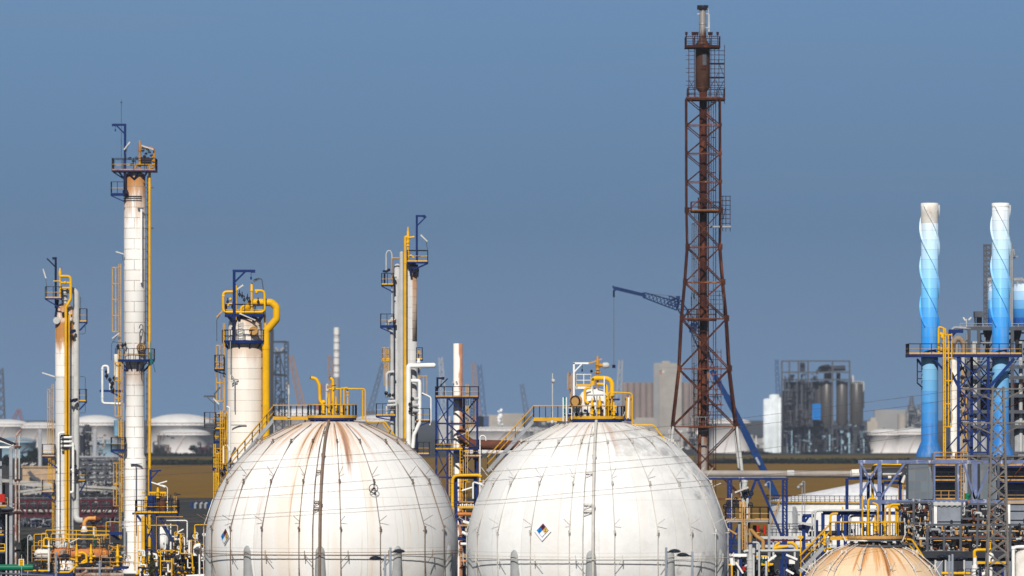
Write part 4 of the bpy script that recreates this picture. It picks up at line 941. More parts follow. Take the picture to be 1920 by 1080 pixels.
# ------------------------------------------------------------------ the flare derrick
a = A(900); T = thing('flare_tower', 'tall rusty lattice derrick carrying a brown flare stack with a crowned tip', 'flare tower', (a.x(1319), a.Y, 0))
rows = [184, 236, 289, 342, 396, 464, 530, 598, 692, 800, 935, 1066]
def hw(y):
    pts = [(184, 31.5), (396, 31.8), (464, 30.5), (530, 35.5), (598, 42), (692, 47), (800, 59.5), (935, 74), (1066, 88)]
    for (y0, w0), (y1, w1) in zip(pts, pts[1:]):
        if y <= y1: return w0 + (w1 - w0) * (y - y0) / (y1 - y0)
    return 88
def cxp(y): return 1318 + (y - 184) / 616 * 2.2
def corner(y, i, j): return Vector((a.x(cxp(y) + i * hw(y)), a.Y + j * a.m(hw(y)), a.z(y)))
for i in (-1, 1):
    for j in (-1, 1):
        m = MB()
        for y0, y1 in zip(rows[:9], rows[1:10]): m.cyl(corner(y0, i, j), corner(y1, i, j), (.12 if y0 < 464 else .16), n=8, caps=True)
        w = m.build('leg', M['rust'], T)
        m = MB(); m.cyl(corner(800, i, j), corner(1066, i, j), .24, n=10); m.build('leg_sleeve', M['lightgrey'], w)
def face(fn, nm):
    m = MB()
    for y0, y1 in zip(rows, rows[1:]):
        w = (.15 if y0 < 464 else .18) * (1 if nm == 'front' else .8)
        for e, f in ((fn(y0, -1), fn(y1, 1)), (fn(y0, 1), fn(y1, -1))): m.bar(e, f, w)
        if y0 >= 464: m.bar((fn(y0, -1) + fn(y1, 1)) / 2, (fn(y1, -1) + fn(y1, 1)) / 2, .07) if y0 in (692,) else None
    m.build('bracing', M['rust'], T); m = MB()
    for y in rows[:-1]: m.bar(fn(y, -1), fn(y, 1), *((.16, .18) if nm == 'front' else (.07, .07)))
    m.build('girt', M['rust_lt'], T)
face(lambda y, i: corner(y, i, -1), 'front'); face(lambda y, i: corner(y, i, 1), 'rear'); face(lambda y, j: corner(y, -1, j), 'l'); face(lambda y, j: corner(y, 1, j), 'r')
m = MB()
for y in (236, 289, 342, 396, 464, 530, 598, 692, 800):
    for i in (-1, 1):
        p = corner(y, i, -1); q = .2 if y < 396 else .32; m.box(p.x - q, p.x + q, p.y - .2, p.y + .22, p.z - q * 1.1, p.z + q * 1.5)
m.build('gusset', M['rust'], T)
X = lambda x: a.x(x); cx = X(1318.5)
m = MB(); m.cyl((cx, a.Y, 0), (cx, a.Y, a.z(165)), a.m(7.3), n=20); m.build('flare_pipe', M['rust'], T)
m = MB(); m.cyl((cx, a.Y, 0), (cx, a.Y, a.z(806)), a.m(9.5), n=20); m.build('flare_base_pipe', paint('half_rusted_pipe', (0.32, 0.29, 0.27), .6, .9, sc_=.5, streak=.1, rcol=(0.2, 0.08, 0.03)), T)
m = MB(); cu = X(1317.5); r = a.m(13.7); vessel(m, cu, a.Y, [(a.m(8), a.z(172)), (r, a.z(164)), (r, a.z(92)), (a.m(15), a.z(86)), (a.m(8), a.z(76)), (a.m(7.5), a.z(72))], 26); m.build('seal_drum', paint('drum_rust', (0.075, 0.035, 0.022), .5, .5, sc_=.5, rcol=(0.17, 0.1, 0.06)), T)
m = MB(); 
m.box(cu - r * .25, cu + r * .4, a.Y - r - .1, a.Y - r + .4, a.z(131), a.z(124)); m.box(cu - r * .2, cu + r * .35, a.Y - r - .12, a.Y - r + .3, a.z(100), a.z(95)); m.build('nozzle', M['rust'], T)
m = MB(); m.box(cu - .05, cu + .5, a.Y - r - .06, a.Y - r + .3, a.z(123), a.z(101)); m.build('heat_shield', M['steel_dk'], T)
s = SH('burnt_stainless', .35, .6); o = s.obj(); x, y, z = s.sep(o); n1 = s.noise(s.scale(o, 1, 1, .3), 1.3, 5, .6)
m = MB(); m.cyl((cu, a.Y, a.z(74)), (cu, a.Y, a.z(17)), a.m(6.8), n=22); m.torus((cu, a.Y, a.z(45)), a.m(6.9), .06)
w = m.build('flare_tip', s.done(s.mix(s.mapr(s.math('ADD', n1, s.mapr(z, a.z(75), a.z(45), .3, 0, smooth=False)), .45, .75), (0.42, 0.38, 0.35), (0.12, 0.05, 0.03))), T)
m = MB(); vessel(m, cu, a.Y, [(a.m(7), a.z(19)), (a.m(9), a.z(17)), (a.m(9.5), a.z(12)), (a.m(8), a.z(11)), (a.m(6), a.z(12)), (0, a.z(14))], 18)
for i in range(10): t = 2 * math.pi * i / 10; m.box(cu + a.m(8.6) * math.cos(t) - .14, cu + a.m(8.6) * math.cos(t) + .14, a.Y + a.m(8.6) * math.sin(t) - .14, a.Y + a.m(8.6) * math.sin(t) + .14, a.z(18), a.z(10))
m.build('crown', M['black'], w)
m = MB(); m.pipe([a(1324, 26, -.2), a(1330, 26, -.2), a(1330, 66, -.2)], .07, .2, 6); m.pipe([a(1326, 14, -.2), a(1328.5, 18, -.2), a(1328.5, 70, -.2)], .05, .2, 6); m.bar(a(1307, 26, -.3), a(1312, 26, -.3), .12); m.bar(a(1323, 52, -.3), a(1330, 52, -.3), .1); m.build('pilot_pipe', M['lightgrey'], w)
deck(T, a, 1285, 1349, 88, -2.4, 2.4, 18, 'flrb', None, 'rust', 'rust', 'rust', 'rust', 1.3, .055)
m = MB()
for x in (1287, 1299, 1303, 1307.5, 1330, 1334, 1345.5):
    d = -2.2 if x in (1287, 1303, 1334) else (2.0 if x < 1320 else -2.0); m.cyl(a(x, 88, d), a(x, 62, d), .05, n=6); m.cyl(a(x, 66, d), a(x, 60, d), .16, .2, n=10)
m.build('beacon', M['rust'], T)
m = MB(); m.cyl((cu, a.Y, a.z(90)), (cu, a.Y, a.z(84)), a.m(18), n=20); m.build('collar', M['rust'], T)
k = MB()
for x, d in ((1291.5, -1.6), (1302, -1.6), (1291.5, 1.6), (1302, 1.6)): k.cyl(a(x, 184, d), a(x, 92, d), .06, n=6)
for y in range(96, 182, 8): k.cyl(a(1286 if y % 3 else 1291, y, -1.6), a(1303, y, -1.6), .04, n=5)
for (p, q) in (((1292, 150), (1302, 170)), ((1302, 150), (1292, 165))): k.cyl(a(*p, -1.6), a(*q, -1.6), .04, n=5)
k.build('scaffold', M['rust'], T)
k = MB()
for x in (1333, 1340, 1348, 1358.5):
    for d in (-1.5, 1.5): k.cyl(a(x, 195, d), a(x, 84 if x > 1355 else 92, d), .05, n=6)
for y in (95, 103, 112, 129, 137, 154, 160, 168):
    for d in (-1.5, 1.5): k.cyl(a(1331, y, d), a(1359, y, d), .045, n=5)
for y in (119, 145): k.box(a.x(1330), a.x(1358), a.Y - 1.6, a.Y + 1.6, a.z(y + 1), a.z(y))
for p, q in (((1346, 112), (1357, 142)), ((1358, 150), (1340, 184)), ((1342, 150), (1357, 184)), ((1331, 165), (1348, 135))): k.cyl(a(*p, -1.5), a(*q, -1.5), .04, n=5)
k.build('scaffold', M['rust'], T)
deck(T, a, 1289, 1358, 186, -2.4, 2.4, 20, 'flrb', None, 'rust', 'rust_lt', 'rust', 'rust', 1.1, .05)
deck(T, a, 1296, 1350, 396, -2.3, 2.3, 17, 'flb', None, 'rust', 'yellow_old', 'rust', 'rust', 1.3, .05); deck(T, a, 1290, 1342, 599, -2.4, 2.2, 19, 'flrb', None, 'rust', 'rust', 'rust', 'rust', 1.2, .05); deck(T, a, 1294, 1336, 800, -2.4, 2.2, 18, 'flrb', None, 'rust', 'rust', 'steel', 'steel_dk', 1.1, .05)
def scaff(x0, x1, y0, y1, cols, rows_, ext=(), mat='rust', d=1.2):
    k = MB()
    for x in cols:
        for e in (-d, d): k.cyl(a(x, y1, e), a(x, y0, e), .05, n=5)
    for y in rows_:
        for e in (-d, d): k.cyl(a(x0, y, e), a(x1, y, e), .05, n=5)
    for p, q in ext: k.cyl(a(*p, -d), a(*q, -d), .05, n=5)
    k.build('scaffold', M[mat], T)
scaff(1350, 1370, 367, 434, (1355, 1361, 1369), (368, 376, 385, 393, 402, 410, 419), (((1356, 410), (1361, 388)), ((1369, 419), (1369, 432))))
k = MB(); k.box(a.x(1329), a.x(1370), a.Y - 1.5, a.Y + 1.2, a.z(427), a.z(424)); k.build('scaffold_deck', M['steel'], T)
scaff(1328, 1357, 545, 598, (1333, 1349, 1356), (546, 554, 562, 570, 580), (), 'steel_dk'); scaff(1322, 1353, 655, 795, (1328, 1337, 1345, 1352), list(range(660, 795, 14)), (((1328, 700), (1352, 760)), ((1352, 700), (1328, 790)), ((1330, 670), (1345, 700))), 'rust_lt', .9); scaff(1300, 1317, 690, 800, (1301, 1308, 1314), list(range(700, 800, 13)), (), 'rust', 1.4)
k = MB()
for y in (692, 741, 760, 779): k.box(a.x(1318), a.x(1356), a.Y - 1.5, a.Y + .8, a.z(y), a.z(y - 1.6))
k.build('scaffold_deck', M['rust'], T)
ladder(T, a, 1303.5, 400, 1050, -1.0, 3, (420, 780), -1, 'steel_dk', cw=5, r=.04); ladder(T, a, 1332, 190, 398, -.4, 3, (192, 390), 1, 'rust', cw=8, r=.04)
m = MB()
for x, d, r, mt in ((1328, -.2, 1.2, 0), (1342, 1.4, .7, 0), (1309.5, -.8, 1.0, 1), (1337.5, 1.2, .6, 0)): m.cyl(a(x, 1055, d), a(x, 190 if x > 1320 else 370, d), a.m(r), n=8)
m.build('utility_pipe', M['rust'], T)
m = MB(); m.cyl(a(1327, 1055, -.9), a(1327, 560, -.9), a.m(1.0), n=8); m.cyl(a(1312.5, 1055, -1.0), a(1312.5, 640, -1.0), a.m(2), n=8); m.build('utility_pipe', M['rust_lt'], T)
m = MB(); m.pipe([a(1298, 700, 1), a(1296, 560, 1), a(1298, 540, 1), a(1302, 545, 1), a(1301, 560, 1)], .06, .3, 6); m.build('cable', M['wire'], T)

# ------------------------------------------------------------------ crane behind the flare
a = A(1120); T = thing('mobile_crane', 'blue crane with a long lattice jib and hanging rope, behind the rusty derrick', 'crane', (a.x(1470), a.Y, 0))
m = MB(); m.bar(a(1462, 945), a(1398, 812), a.m(11), 1.2); m.bar(a(1400, 816), a(1362, 742), a.m(10.5), 1.1); m.bar(a(1364, 746), a(1334, 694), a.m(8.5), .9)
w = m.build('boom', M['crane_blue'], T)
k = MB(); p0, p1 = a(1417.5, 858.0, -.8), a(1424.5, 872.5, -.8); k.bar(p0, p1, .32, .2)
for i in range(6): k.bar(p0.lerp(p1, .1 + .15 * i) + Vector((-.2, 0, 0)), p0.lerp(p1, .1 + .15 * i) + Vector((.2, 0, .1)), .12, .26)
k.build('boom_lettering', paint('worn_white_lettering', (0.4, 0.45, 0.55), .6, var=.4), w)
def lattice(m, p, q, w0, w1, n, r=.09):
    u = (q - p).normalized(); e1 = u.cross(Vector((0, 1, 0))).normalized(); e2 = Vector((0, 1, 0)); C = []
    for i in range(n + 1):
        t = i / n; c = p.lerp(q, t); w = w0 + (w1 - w0) * t; C.append([c + e1 * w * s1 + e2 * w * s2 for s1, s2 in ((-1, -1), (1, -1), (1, 1), (-1, 1))])
    for j in range(4):
        m.cyl(C[0][j], C[n][j], r, n=6)
        for i in range(n):
            m.cyl(C[i][j], C[i + 1][(j + 1) % 4], r * .6, n=5); m.cyl(C[i][(j + 1) % 4], C[i + 1][j], r * .6, n=5)
    return m
m = MB(); lattice(m, a(1334, 694), a(1302, 614), .6, .85, 7, .12); lattice(m, a(1302, 614), a(1270, 566), .85, .6, 5, .12); m.build('lattice_boom', M['crane_lattice'], T)
m = MB(); lattice(m, a(1270, 568), a(1252, 562), .7, .7, 2, .1); lattice(m, a(1271, 574), a(1207, 553), .75, .45, 9, .1); m.bar(a(1208, 553.5), a(1152, 540), .75, .6); m.bar(a(1153, 540), a(1150, 541.5), 1.2, 1.0); w = m.build('jib', M['crane_lattice'], T)
k = MB(); k.bar(a(1204, 555), a(1209, 552), 1.0); k.build('jib_joint', M['crane_lattice'], w)
k = MB(); k.cyl(a(1271, 576), a(1271.5, 556), .18); k.bar(a(1271.5, 562), a(1271.5, 555), .7); k.cyl(a(1271, 560), a(1258, 562.5), .12); k.build('mast', M['crane_lattice'], T)
k = MB()
for d in (-.3, .3): k.cyl(a(1271, 556, d), a(1200, 549, d), .04, n=5); k.cyl(a(1258, 562, d), a(1272, 566, d), .05, n=5)
k.cyl(a(1151, 542), a(1151, 684), .04, n=5); k.build('rope', M['wire'], T)
k = MB(); k.cyl(a(1151, 544), a(1151, 557), .17, n=8); k.cyl(a(1151, 684), a(1151, 690), .3, n=8); k.build('hook_block', M['navy'], T)
m = MB(); m.bar(a(1302, 606), a(1298, 624), 1.6, 1.2); m.build('boom_joint', M['crane_lattice'], T)
m = MB(); m.box(a.x(1445), a.x(1560), a.Y - 1.4, a.Y + 1.4, 1.2, 2.4); m.box(a.x(1455), a.x(1500), a.Y - 1.5, a.Y + 1.5, 2.6, 6.9); m.cyl((a.x(1478), a.Y, 2.3), (a.x(1478), a.Y, 2.7), 1.4, n=20); m.build('carrier', M['crane_blue'], T)
for i in range(5):
    for d in (-1.3, 1.3): m = MB(); q = Vector((a.x(1452 + i * 25), a.Y + d, .75)); m.cyl(q - Vector((0, .25, 0)), q + Vector((0, .25, 0)), .75, n=18); m.build('wheel', M['black'], T)
# ------------------------------------------------------------------ between the two spheres
a = A(600); T = thing('pipe_skid', 'blue framed skid with thick yellow bent pipe, in the gap between two white spheres', 'pipe skid', (a.x(870), a.Y, 0))
m = MB()
for x, d in ((855, -.6), (891, -.6), (855, 1.4), (891, 1.4)): m.bar(a(x, 1210, d), a(x, 893, d), .32)
for y in (895, 942, 962, 973, 1010): m.bar(a(853, y, -.6), a(893, y, -.6), .3)
m.bar(a(856, 962, -.4), a(874, 1010, -.4), .2); m.build('frame', M['blue'], T)
m = MB(); m.pipe([a(848.5, 1200, -1.2), a(848.5, 891.5, -1.2), a(897, 891, -1.2), a(902, 894, -1.2)], a.m(3), .6, 12); m.build('bent_pipe', M['yellow'], T)
m = MB(); m.pipe([a(873, 990, -1), a(873, 904, -1), a(882, 904, -1)], a.m(1), .2, 8); m.pipe([a(868, 960, -1), a(868, 905, -1)], a.m(1)); m.bar(a(858, 951, -1.2), a(890, 951, -1.2), .18, .2); m.bar(a(860, 941, -1.2), a(888, 941, -1.2), .1); m.cyl(a(901, 902.5, -1), a(901, 902, -1), .3); m.ball(a(901, 902, -1), a.m(2.2), 8); m.build('yellow_piping', M['yellow'], T)
m = MB(); m.cyl(a(858, 964, -1), a(886, 964, -1), a.m(3.5), n=14); m.cyl(a(864, 1052, -1), a(880, 1052, -1), a.m(2.5)); m.build('drum', M['orange'], T)
m = MB(); m.pipe([a(887, 935, -1.2), a(887, 906, -1.2), a(890, 904, -1.2), a(903, 909, -1.2), a(908, 912, -1.2)], .09, .2, 8); m.cyl(a(866, 920, -1), a(886, 914, -1), .09); m.cyl(a(868, 978, -1.2), a(892, 985, -1.2), .16); m.cyl(a(866, 998, -1.2), a(880, 1004, -1.2), .16); m.cyl(a(864, 1020, -1.2), a(882, 1020, -1.2), .14)
for i in range(7): m.box(a.x(862 + i * 4), a.x(864.5 + i * 4), a.Y - 1.2, a.Y - .8, a.z(949), a.z(945 - i % 2))
m.build('white_piping', M['white'], T)
rng = random.Random(8); m = MB()
for i in range(14): x, y = rng.uniform(862, 888), rng.uniform(905, 1070); m.cyl(a(x, y, .2), a(x + rng.uniform(-8, 8), y + rng.uniform(-3, 3), .4), .08, n=6); m.torus(a(x, y, -.2), .2, .05, (.3, -1, 0), 8, 4)
rail_pts(m, m, [a(858, 942, -1.2), a(890, 942, -1.2)], 1.0, .6, .03); m.build('valve_gear', M['dark'], T)
m = MB(); m.bar(a(862, 985, -1.2), a(886, 985, -1.2), .16); m.bar(a(862, 1042, -1.2), a(886, 1042, -1.2), .2, .3); m.cyl(a(880, 1030, -1.2), a(880, 990, -1.2), .1); m.build('deck_edge', M['ochre'], T)
a = A(650); m = MB(); m.pipe([a(900, 1190), a(900, 826), a(900, 818), a(906, 816), a(911, 820), a(911, 826)], .07, .35, 8); m.cyl(a(900, 1190), a(900, 900), .1, n=8); m.bar(a(896, 906), a(905, 906), .1)
single(m, 'vent_post', M['white'], 'thin white hooked vent post left of the clean sphere\'s stair', 'vent post', Vector((a.x(900), a.Y, 0)))

# ------------------------------------------------------------------ big grey pipe on blue bents, right of the clean sphere
a = A(760); T = thing('pipe_rack', 'long grey horizontal pipeline carried on blue braced posts, crossing in front of the mustard field', 'pipe rack', (a.x(1480), a.Y, 0))
m = MB(); m.cyl(a(1310, 888), a(1594, 889), a.m(6.3), n=20); m.build('pipeline', paint('grey_brown_pipe', (0.33, 0.29, 0.26), .5, .25, sc_=.4), T)
m = MB(); m.cyl(a(1476, 888), a(1489, 888), a.m(6.7), n=20); m.cyl(a(1594, 889), a(1597, 889), a.m(7), n=20); m.build('pipe_collar', M['lightgrey'], T)
m = MB(); m.bar(a(1310, 898, -.6), a(1478, 898, -.6), .3, .22); m.bar(a(1310, 898, .8), a(1478, 898, .8), .3, .22)
for x in (1365, 1371, 1468, 1475):
    for d in (-.6, .8): m.bar(a(x, 1121, d), a(x, 897, d), .26)
for x0, x1 in ((1365, 1371), (1468, 1475)):
    for y in range(900, 1110, 12): m.bar(a(x0, y, -.6), a(x1, y + 12, -.6), .1); m.bar(a(x0, y, -.6), a(x1, y, -.6), .1)
m.bar(a(1420, 897, -.5), a(1472, 1020, -.5), .3); m.bar(a(1418, 897, -.5), a(1372, 1020, -.5), .3); m.bar(a(1472, 1018, -.5), a(1484, 1031, -.5), .5); m.bar(a(1356, 1019, -.4), a(1470, 1019, -.4), .25); m.bar(a(1458, 1016, -.7), a(1480, 1030, -.7), .3); m.bar(a(1350, 1022, -.7), a(1382, 1036, -.7), .4)
m.build('rack_frame', M['blue'], T)
m = MB(); m.bar(a(1312, 894.5, -.6), a(1474, 894.5, -.6), .08); m.build('cable_tray', M['steel'], T)

# ------------------------------------------------------------------ gantry platform and piping at the foot of the clean sphere
a = A(640); T = thing('valve_platform', 'grey legged platform with yellow edges, black railings and valves, right beside the clean white sphere', 'platform', (a.x(1400), a.Y, 0))
m = MB()
for x in (1386, 1442):
    for d in (-.6, 2.0): m.bar(a(x, 1186, d), a(x, 978, d), .26)
m.bar(a(1362, 978, -.8), a(1441, 978, -.8), .16, .16); m.build('frame', M['steel'], T)
deck(T, a, 1361, 1441, 975, -1.0, 2.0, 24, 'flrb', None, 'steel', 'ochre', 'black', 'ochre', .9, .045)
ladder(T, a, 1393, 940, 1030, -1.3, 4, (985, 1030), 1, 'ochre', cw=5)
m = MB(); m.pipe([a(1372, 974, -.6), a(1372, 925, -.6)], .06, n=6); m.pipe([a(1394, 975, .4), a(1394, 928, .4), a(1396, 912, .4), a(1398, 900, .4)], .28, .4, 12); m.pipe([a(1401, 975, .2), a(1401, 934, .2), a(1393, 934, .2)], .18, .3, 10); m.build('standpipe', M['lightgrey'], T)
m = MB(); m.bar(a(1388, 975, -.2), a(1388, 940, -.2), .2); m.bar(a(1397, 975, -.2), a(1397, 940, -.2), .2); m.cyl(a(1360, 936, 0), a(1390, 936, 0), .08); m.cyl(a(1405, 950, 0), a(1405, 1018, 0), .1); m.cyl(a(1406, 1003, 0), a(1406, 1017, 0), .22); m.build('yellow_piping', M['ochre'], T)
m = MB(); rng = random.Random(4)
for x, y in ((1360, 950), (1366, 944), (1380, 938), (1376, 945), (1395, 922), (1400, 920), (1408, 925), (1370, 941), (1398, 930), (1407, 947), (1384, 945)): m.torus(a(x, y, 0), .25, .06, (.4, -1, 0), 10, 4); m.cyl(a(x - 4, y, 0), a(x + 4, y, 0), .1, n=6); m.cyl(a(x, y, 0), a(x, y + 10, 0), .06, n=5)
m.cyl(a(1415, 985, .5), a(1415, 1010, .5), .2); m.cyl(a(1404, 980, .5), a(1404, 1000, .5), .12); m.build('valve_gear', M['dark'], T)
floodlight(T, a, 1379, 923, 1402, 914, -.8, [(1373, 930), (1373, 975)]); floodlight(T, a, 1367, 993, 1380, 1001, -.8, None, 'ochre')
m = MB(); m.pipe([a(1407, 992, 0), a(1419, 1006, 0), a(1431, 1014, 0), a(1431, 1030, 0)], .2, .4, 8); m.pipe([a(1431, 995, .5), a(1418, 1000, .5)], .12); m.build('drain_pipe', M['ochre'], T)

a = A(600); T = thing('valve_manifold', 'grey and white pipe manifold with an upright telescoped cylinder, right of the clean sphere', 'manifold', (a.x(1410), a.Y, 0))
m = MB(); m.cyl(a(1407, 1222), a(1407, 1047), a.m(6.6), n=18); m.cyl(a(1407, 1050), a(1407, 1022), a.m(3.8), n=16)
for y in (1050, 1066, 1072): m.cyl(a(1407, y), a(1407, y - 2), a.m(7.4), n=18)
m.pipe([a(1407, 1061), a(1399, 1060), a(1396, 1064)], a.m(2.2)); m.build('telescoped_cylinder', M['lightgrey'], T)
m = MB(); m.pipe([a(1395, 1035, .6), a(1398, 1033, .6), a(1500, 1032, .6)], a.m(2.6), .4, 12); m.pipe([a(1411, 1017, -.6), a(1423.5, 1017, -.6), a(1423.5, 1222, -.6)], a.m(1.9), .4, 10); m.cyl(a(1413, 1080, -.5), a(1413, 1040, -.5), .12); m.box(a.x(1410), a.x(1415), a.Y - .6, a.Y - .3, a.z(1037), a.z(1027)); m.pipe([a(1385, 1222, .2), a(1385, 1045, .2)], .16); m.cyl(a(1437, 1080, -.4), a(1437, 1052, -.4), .12); m.build('grey_piping', M['lightgrey'], T)
m = MB(); m.bar(a(1367, 1041, -.2), a(1400, 1041, -.2), .28); m.cyl(a(1372, 1046, -.2), a(1374, 1060, -.2), .25); m.cyl(a(1380, 1055, -.3), a(1393, 1075, -.3), .1); m.bar(a(1440, 1052, -.7), a(1455, 1041, -.7), .28, .2); m.bar(a(1474, 1040, -.7), a(1495, 1049, -.7), .26, .2); m.bar(a(1474, 1068, -.9), a(1488, 1076, -.9), .24, .2)
for i in range(5): m.cyl(a(1426 + i * 5, 1044, .3), a(1426 + i * 5, 1048, .3), a.m(1.6))
m.box(a.x(1479), a.x(1490), a.Y - .6, a.Y + .2, a.z(1057), a.z(1049)); m.build('white_piping', M['white'], T)
m = MB(); m.pipe([a(1412, 1043, .4), a(1441, 1043, .4), a(1441, 1072, .4)], a.m(1.7), .3, 10); m.bar(a(1425, 1058, .6), a(1450, 1058, .6), .22); m.pipe([a(1366, 1059, -.3), a(1372, 1059, -.3), a(1372.5, 1090, -.3)], .1, .2, 8); m.cyl(a(1451, 1028, 1), a(1478, 1024, 1), .16); m.pipe([a(1453, 1028, 1.4), a(1455, 1021, 1.4), a(1462, 1018, 1.4)], a.m(2.8), .4); m.pipe([a(1476, 1018, 1.4), a(1486, 1018, 1.4), a(1493, 1024, 1.4), a(1494, 1030, 1.4)], a.m(3), .5, 12); m.cyl(a(1369, 1057, .3), a(1385, 1057, .3), .2); m.build('yellow_piping', M['yellow'], T)
m = MB(); rng = random.Random(21)
for i in range(46):
    x, y = rng.uniform(1368, 1500), rng.uniform(1046, 1085); L = rng.uniform(3, 12); v = rng.random() < .5
    m.cyl(a(x, y, 1), a(x + (0 if v else L), y + (L if v else 0), 1), .09, n=6)
    if i % 3 == 0: m.torus(a(x, y, .4), .22, .05, (.5, -1, 0), 10, 4)
m.build('valve_gear', M['steel_dk'], T)
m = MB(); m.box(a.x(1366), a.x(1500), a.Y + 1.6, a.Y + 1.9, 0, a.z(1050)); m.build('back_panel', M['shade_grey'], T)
m = MB(); m.cyl(a(1395, 1070, -.4), a(1395, 1062, -.4), .16); m.build('red_valve', M['red'], T)
m = MB(); m.bar(a(1388.5, 1222, .1), a(1388.5, 1046, .1), .3); m.bar(a(1466, 1222, .8), a(1466, 1048, .8), .3); m.bar(a(1474, 1222, .8), a(1474, 1048, .8), .3); m.build('post', M['blue'], T)
m = MB(); m.cyl(a(1429, 1060, .8), a(1429, 1050, .8), .3); m.build('green_pump', M['green'], T)

# ------------------------------------------------------------------ white storage tank
a = A(1050); T = thing('storage_tank', 'broad white storage tank with shallow cone roof and black railing, before the mustard field', 'storage tank', (a.x(1632), a.Y + 16, 0))
C = (a.x(1632), a.Y + 16); Rt = a.m(184); zt = a.z(944)
m = MB(); m.lathe([(Rt, 0), (Rt, zt)], (*C, 0), 72)
for y in (960, 985, 1010): m.lathe([(Rt, a.z(y)), (Rt + .05, a.z(y)), (Rt + .05, a.z(y) + .15), (Rt, a.z(y) + .15)], (*C, 0), 72)
m.build('shell', M['white'], T)
m = MB(); m.lathe([(Rt + .15, zt), (Rt + .15, zt + .2), (0, a.z(910) + .4)], (*C, 0), 72); m.build('roof', paint('roof_white', (.72, .72, .74), .5, .05), T)
mr, mm, tb = MB(), MB(), MB()
for i in range(60):
    t = R_(180 + i * 3); q = Vector((C[0] + (Rt + .3) * math.cos(t), C[1] + (Rt + .3) * math.sin(t), zt)); t2 = R_(183 + i * 3); q2 = Vector((C[0] + (Rt + .3) * math.cos(t2), C[1] + (Rt + .3) * math.sin(t2), zt)); u = Vector((0, 0, 1.25))
    mr.cyl(q, q + u, .055, n=5); mr.cyl(q + u, q2 + u, .06, n=5); mr.cyl(q + u * .5, q2 + u * .5, .04, n=5); mm.bar(q + u * .75, q2 + u * .75, .07); tb.bar(q + Vector((0, -.05, .12)), q2 + Vector((0, -.05, .12)), .05, .22)
w = tb.build('toe_board', M['yellow_rail'], T); mr.build('railing', M['black'], w); mm.build('mid_rail', M['yellow_rail'], w)
k = A(1040); stair(T, k(1463, 946, -9), k(1444, 1000, -9), 1.2, 12, 1.2, 'steel', 'ochre', 'dark')
m = MB(); m.pipe([k(1489, 1000, -12), k(1487, 960, -12), k(1490, 948, -12), k(1494, 960, -12), k(1495, 1000, -12)], .15, .4, 8); m.bar(k(1489, 990, -12), k(1489, 950, -12), .5); m.pipe([k(1500, 965, -12), k(1492, 965, -12), k(1492, 1000, -12)], .12, .3); m.build('level_gauge', M['steel'], T)
for j, (x, y0, x2) in enumerate(((1444, 904, 1436), (1504, 908, 1497), (1509, 903, 1503))):
    k = A(1010); m = MB(); m.pipe([k(x, 1037), k(x, y0), k(x - 4, y0 - 1), k(x2, y0 + 4)], .07, .4, 6); m.ball(k(x2, y0 + 6), .28, 10)
    single(m, 'lamp_post', M['steel'], ('hooked lamp post beside the crane boom, in front of the mustard field', 'shorter of two paired hooked lamp posts above the white tank railing', 'taller of two paired hooked lamp posts above the white tank railing')[j], 'lamp post', Vector((k.x(x), k.Y, 0)))
a = A(720); T = thing('catwalk', 'low catwalk with dense black railing and red valves, before the white storage tank', 'catwalk', (a.x(1470), a.Y, 0))
m = MB(); m.bar(a(1418, 1008, 0), a(1520, 1008, 0), .3, .3); m.bar(a(1418, 1024, .4), a(1600, 1024, .4), .3, .3)
for x in (1420, 1450, 1490, 1520): m.bar(a(x, 1140, .2), a(x, 1008, .2), .2)
m.build('deck', M['lightgrey'], T)
mr = MB(); rail_pts(mr, mr, [a(1418, 1005, 0), a(1530, 1005, 0)], a.m(13), .45, .045); rail_pts(mr, mr, [a(1440, 992, .8), a(1520, 992, .8)], a.m(10), 1.1, .04); mr.build('railing', M['dark'], T)
m = MB()
for x in (1421, 1434): m.cyl(a(x, 1002), a(x, 985), .16)
m.build('red_valve', M['red'], T)
m = MB(); m.bar(a(1508, 998), a(1514, 984), 1.2, .8); m.cyl(a(1497, 990), a(1510, 988), .3); m.build('pump', M['navy'], T)
m = MB(); m.bar(a(1419, 1013), a(1520, 1013), .2, .2); m.build('deck_beam', M['maroon'], T)
a = A(560); T = thing('pipe_rack', 'blue goalpost pipe frames carrying twin light grey pipes, left of the small cream sphere', 'pipe rack', (a.x(1560), a.Y, 0))
m = MB()
for x, y in ((1507, 968), (1531, 975), (1543, 962), (1572, 962), (1585, 960), (1644, 962)): m.bar(a(x, 1244), a(x, y), .3)
for x0, x1, y in ((1505, 1526, 967), (1543, 1600, 962), (1600, 1690, 962), (1507, 1533, 1034)): m.bar(a(x0, y), a(x1, y), .3)
for x, y in ((1508, 968), (1572, 963), (1585, 962)): m.bar(a(x, y + 12), a(x + 9, y), .18)
m.build('frame', M['blue'], T)
m = MB(); m.pipe([a(1528, 1244, -.5), a(1528, 957, -.5), a(1600, 957, -.5), a(1645, 955, -.5)], a.m(2), .4, 12); m.pipe([a(1523, 1244, -.2), a(1523, 959, -.2), a(1532, 958, -.2)], a.m(1.8), .4); m.pipe([a(1594, 1000, .3), a(1594, 968, .3), a(1605, 967, .3), a(1640, 968, .3)], a.m(2.2), .4); m.bar(a(1496, 979, -.6), a(1523, 985, -.6), .26, .2); m.build('twin_pipe', M['lightgrey'], T)
m = MB(); m.cyl(a(1518, 1001, .6), a(1590, 999, .6), a.m(5), n=14); m.build('dark_drum', M['dark'], T)
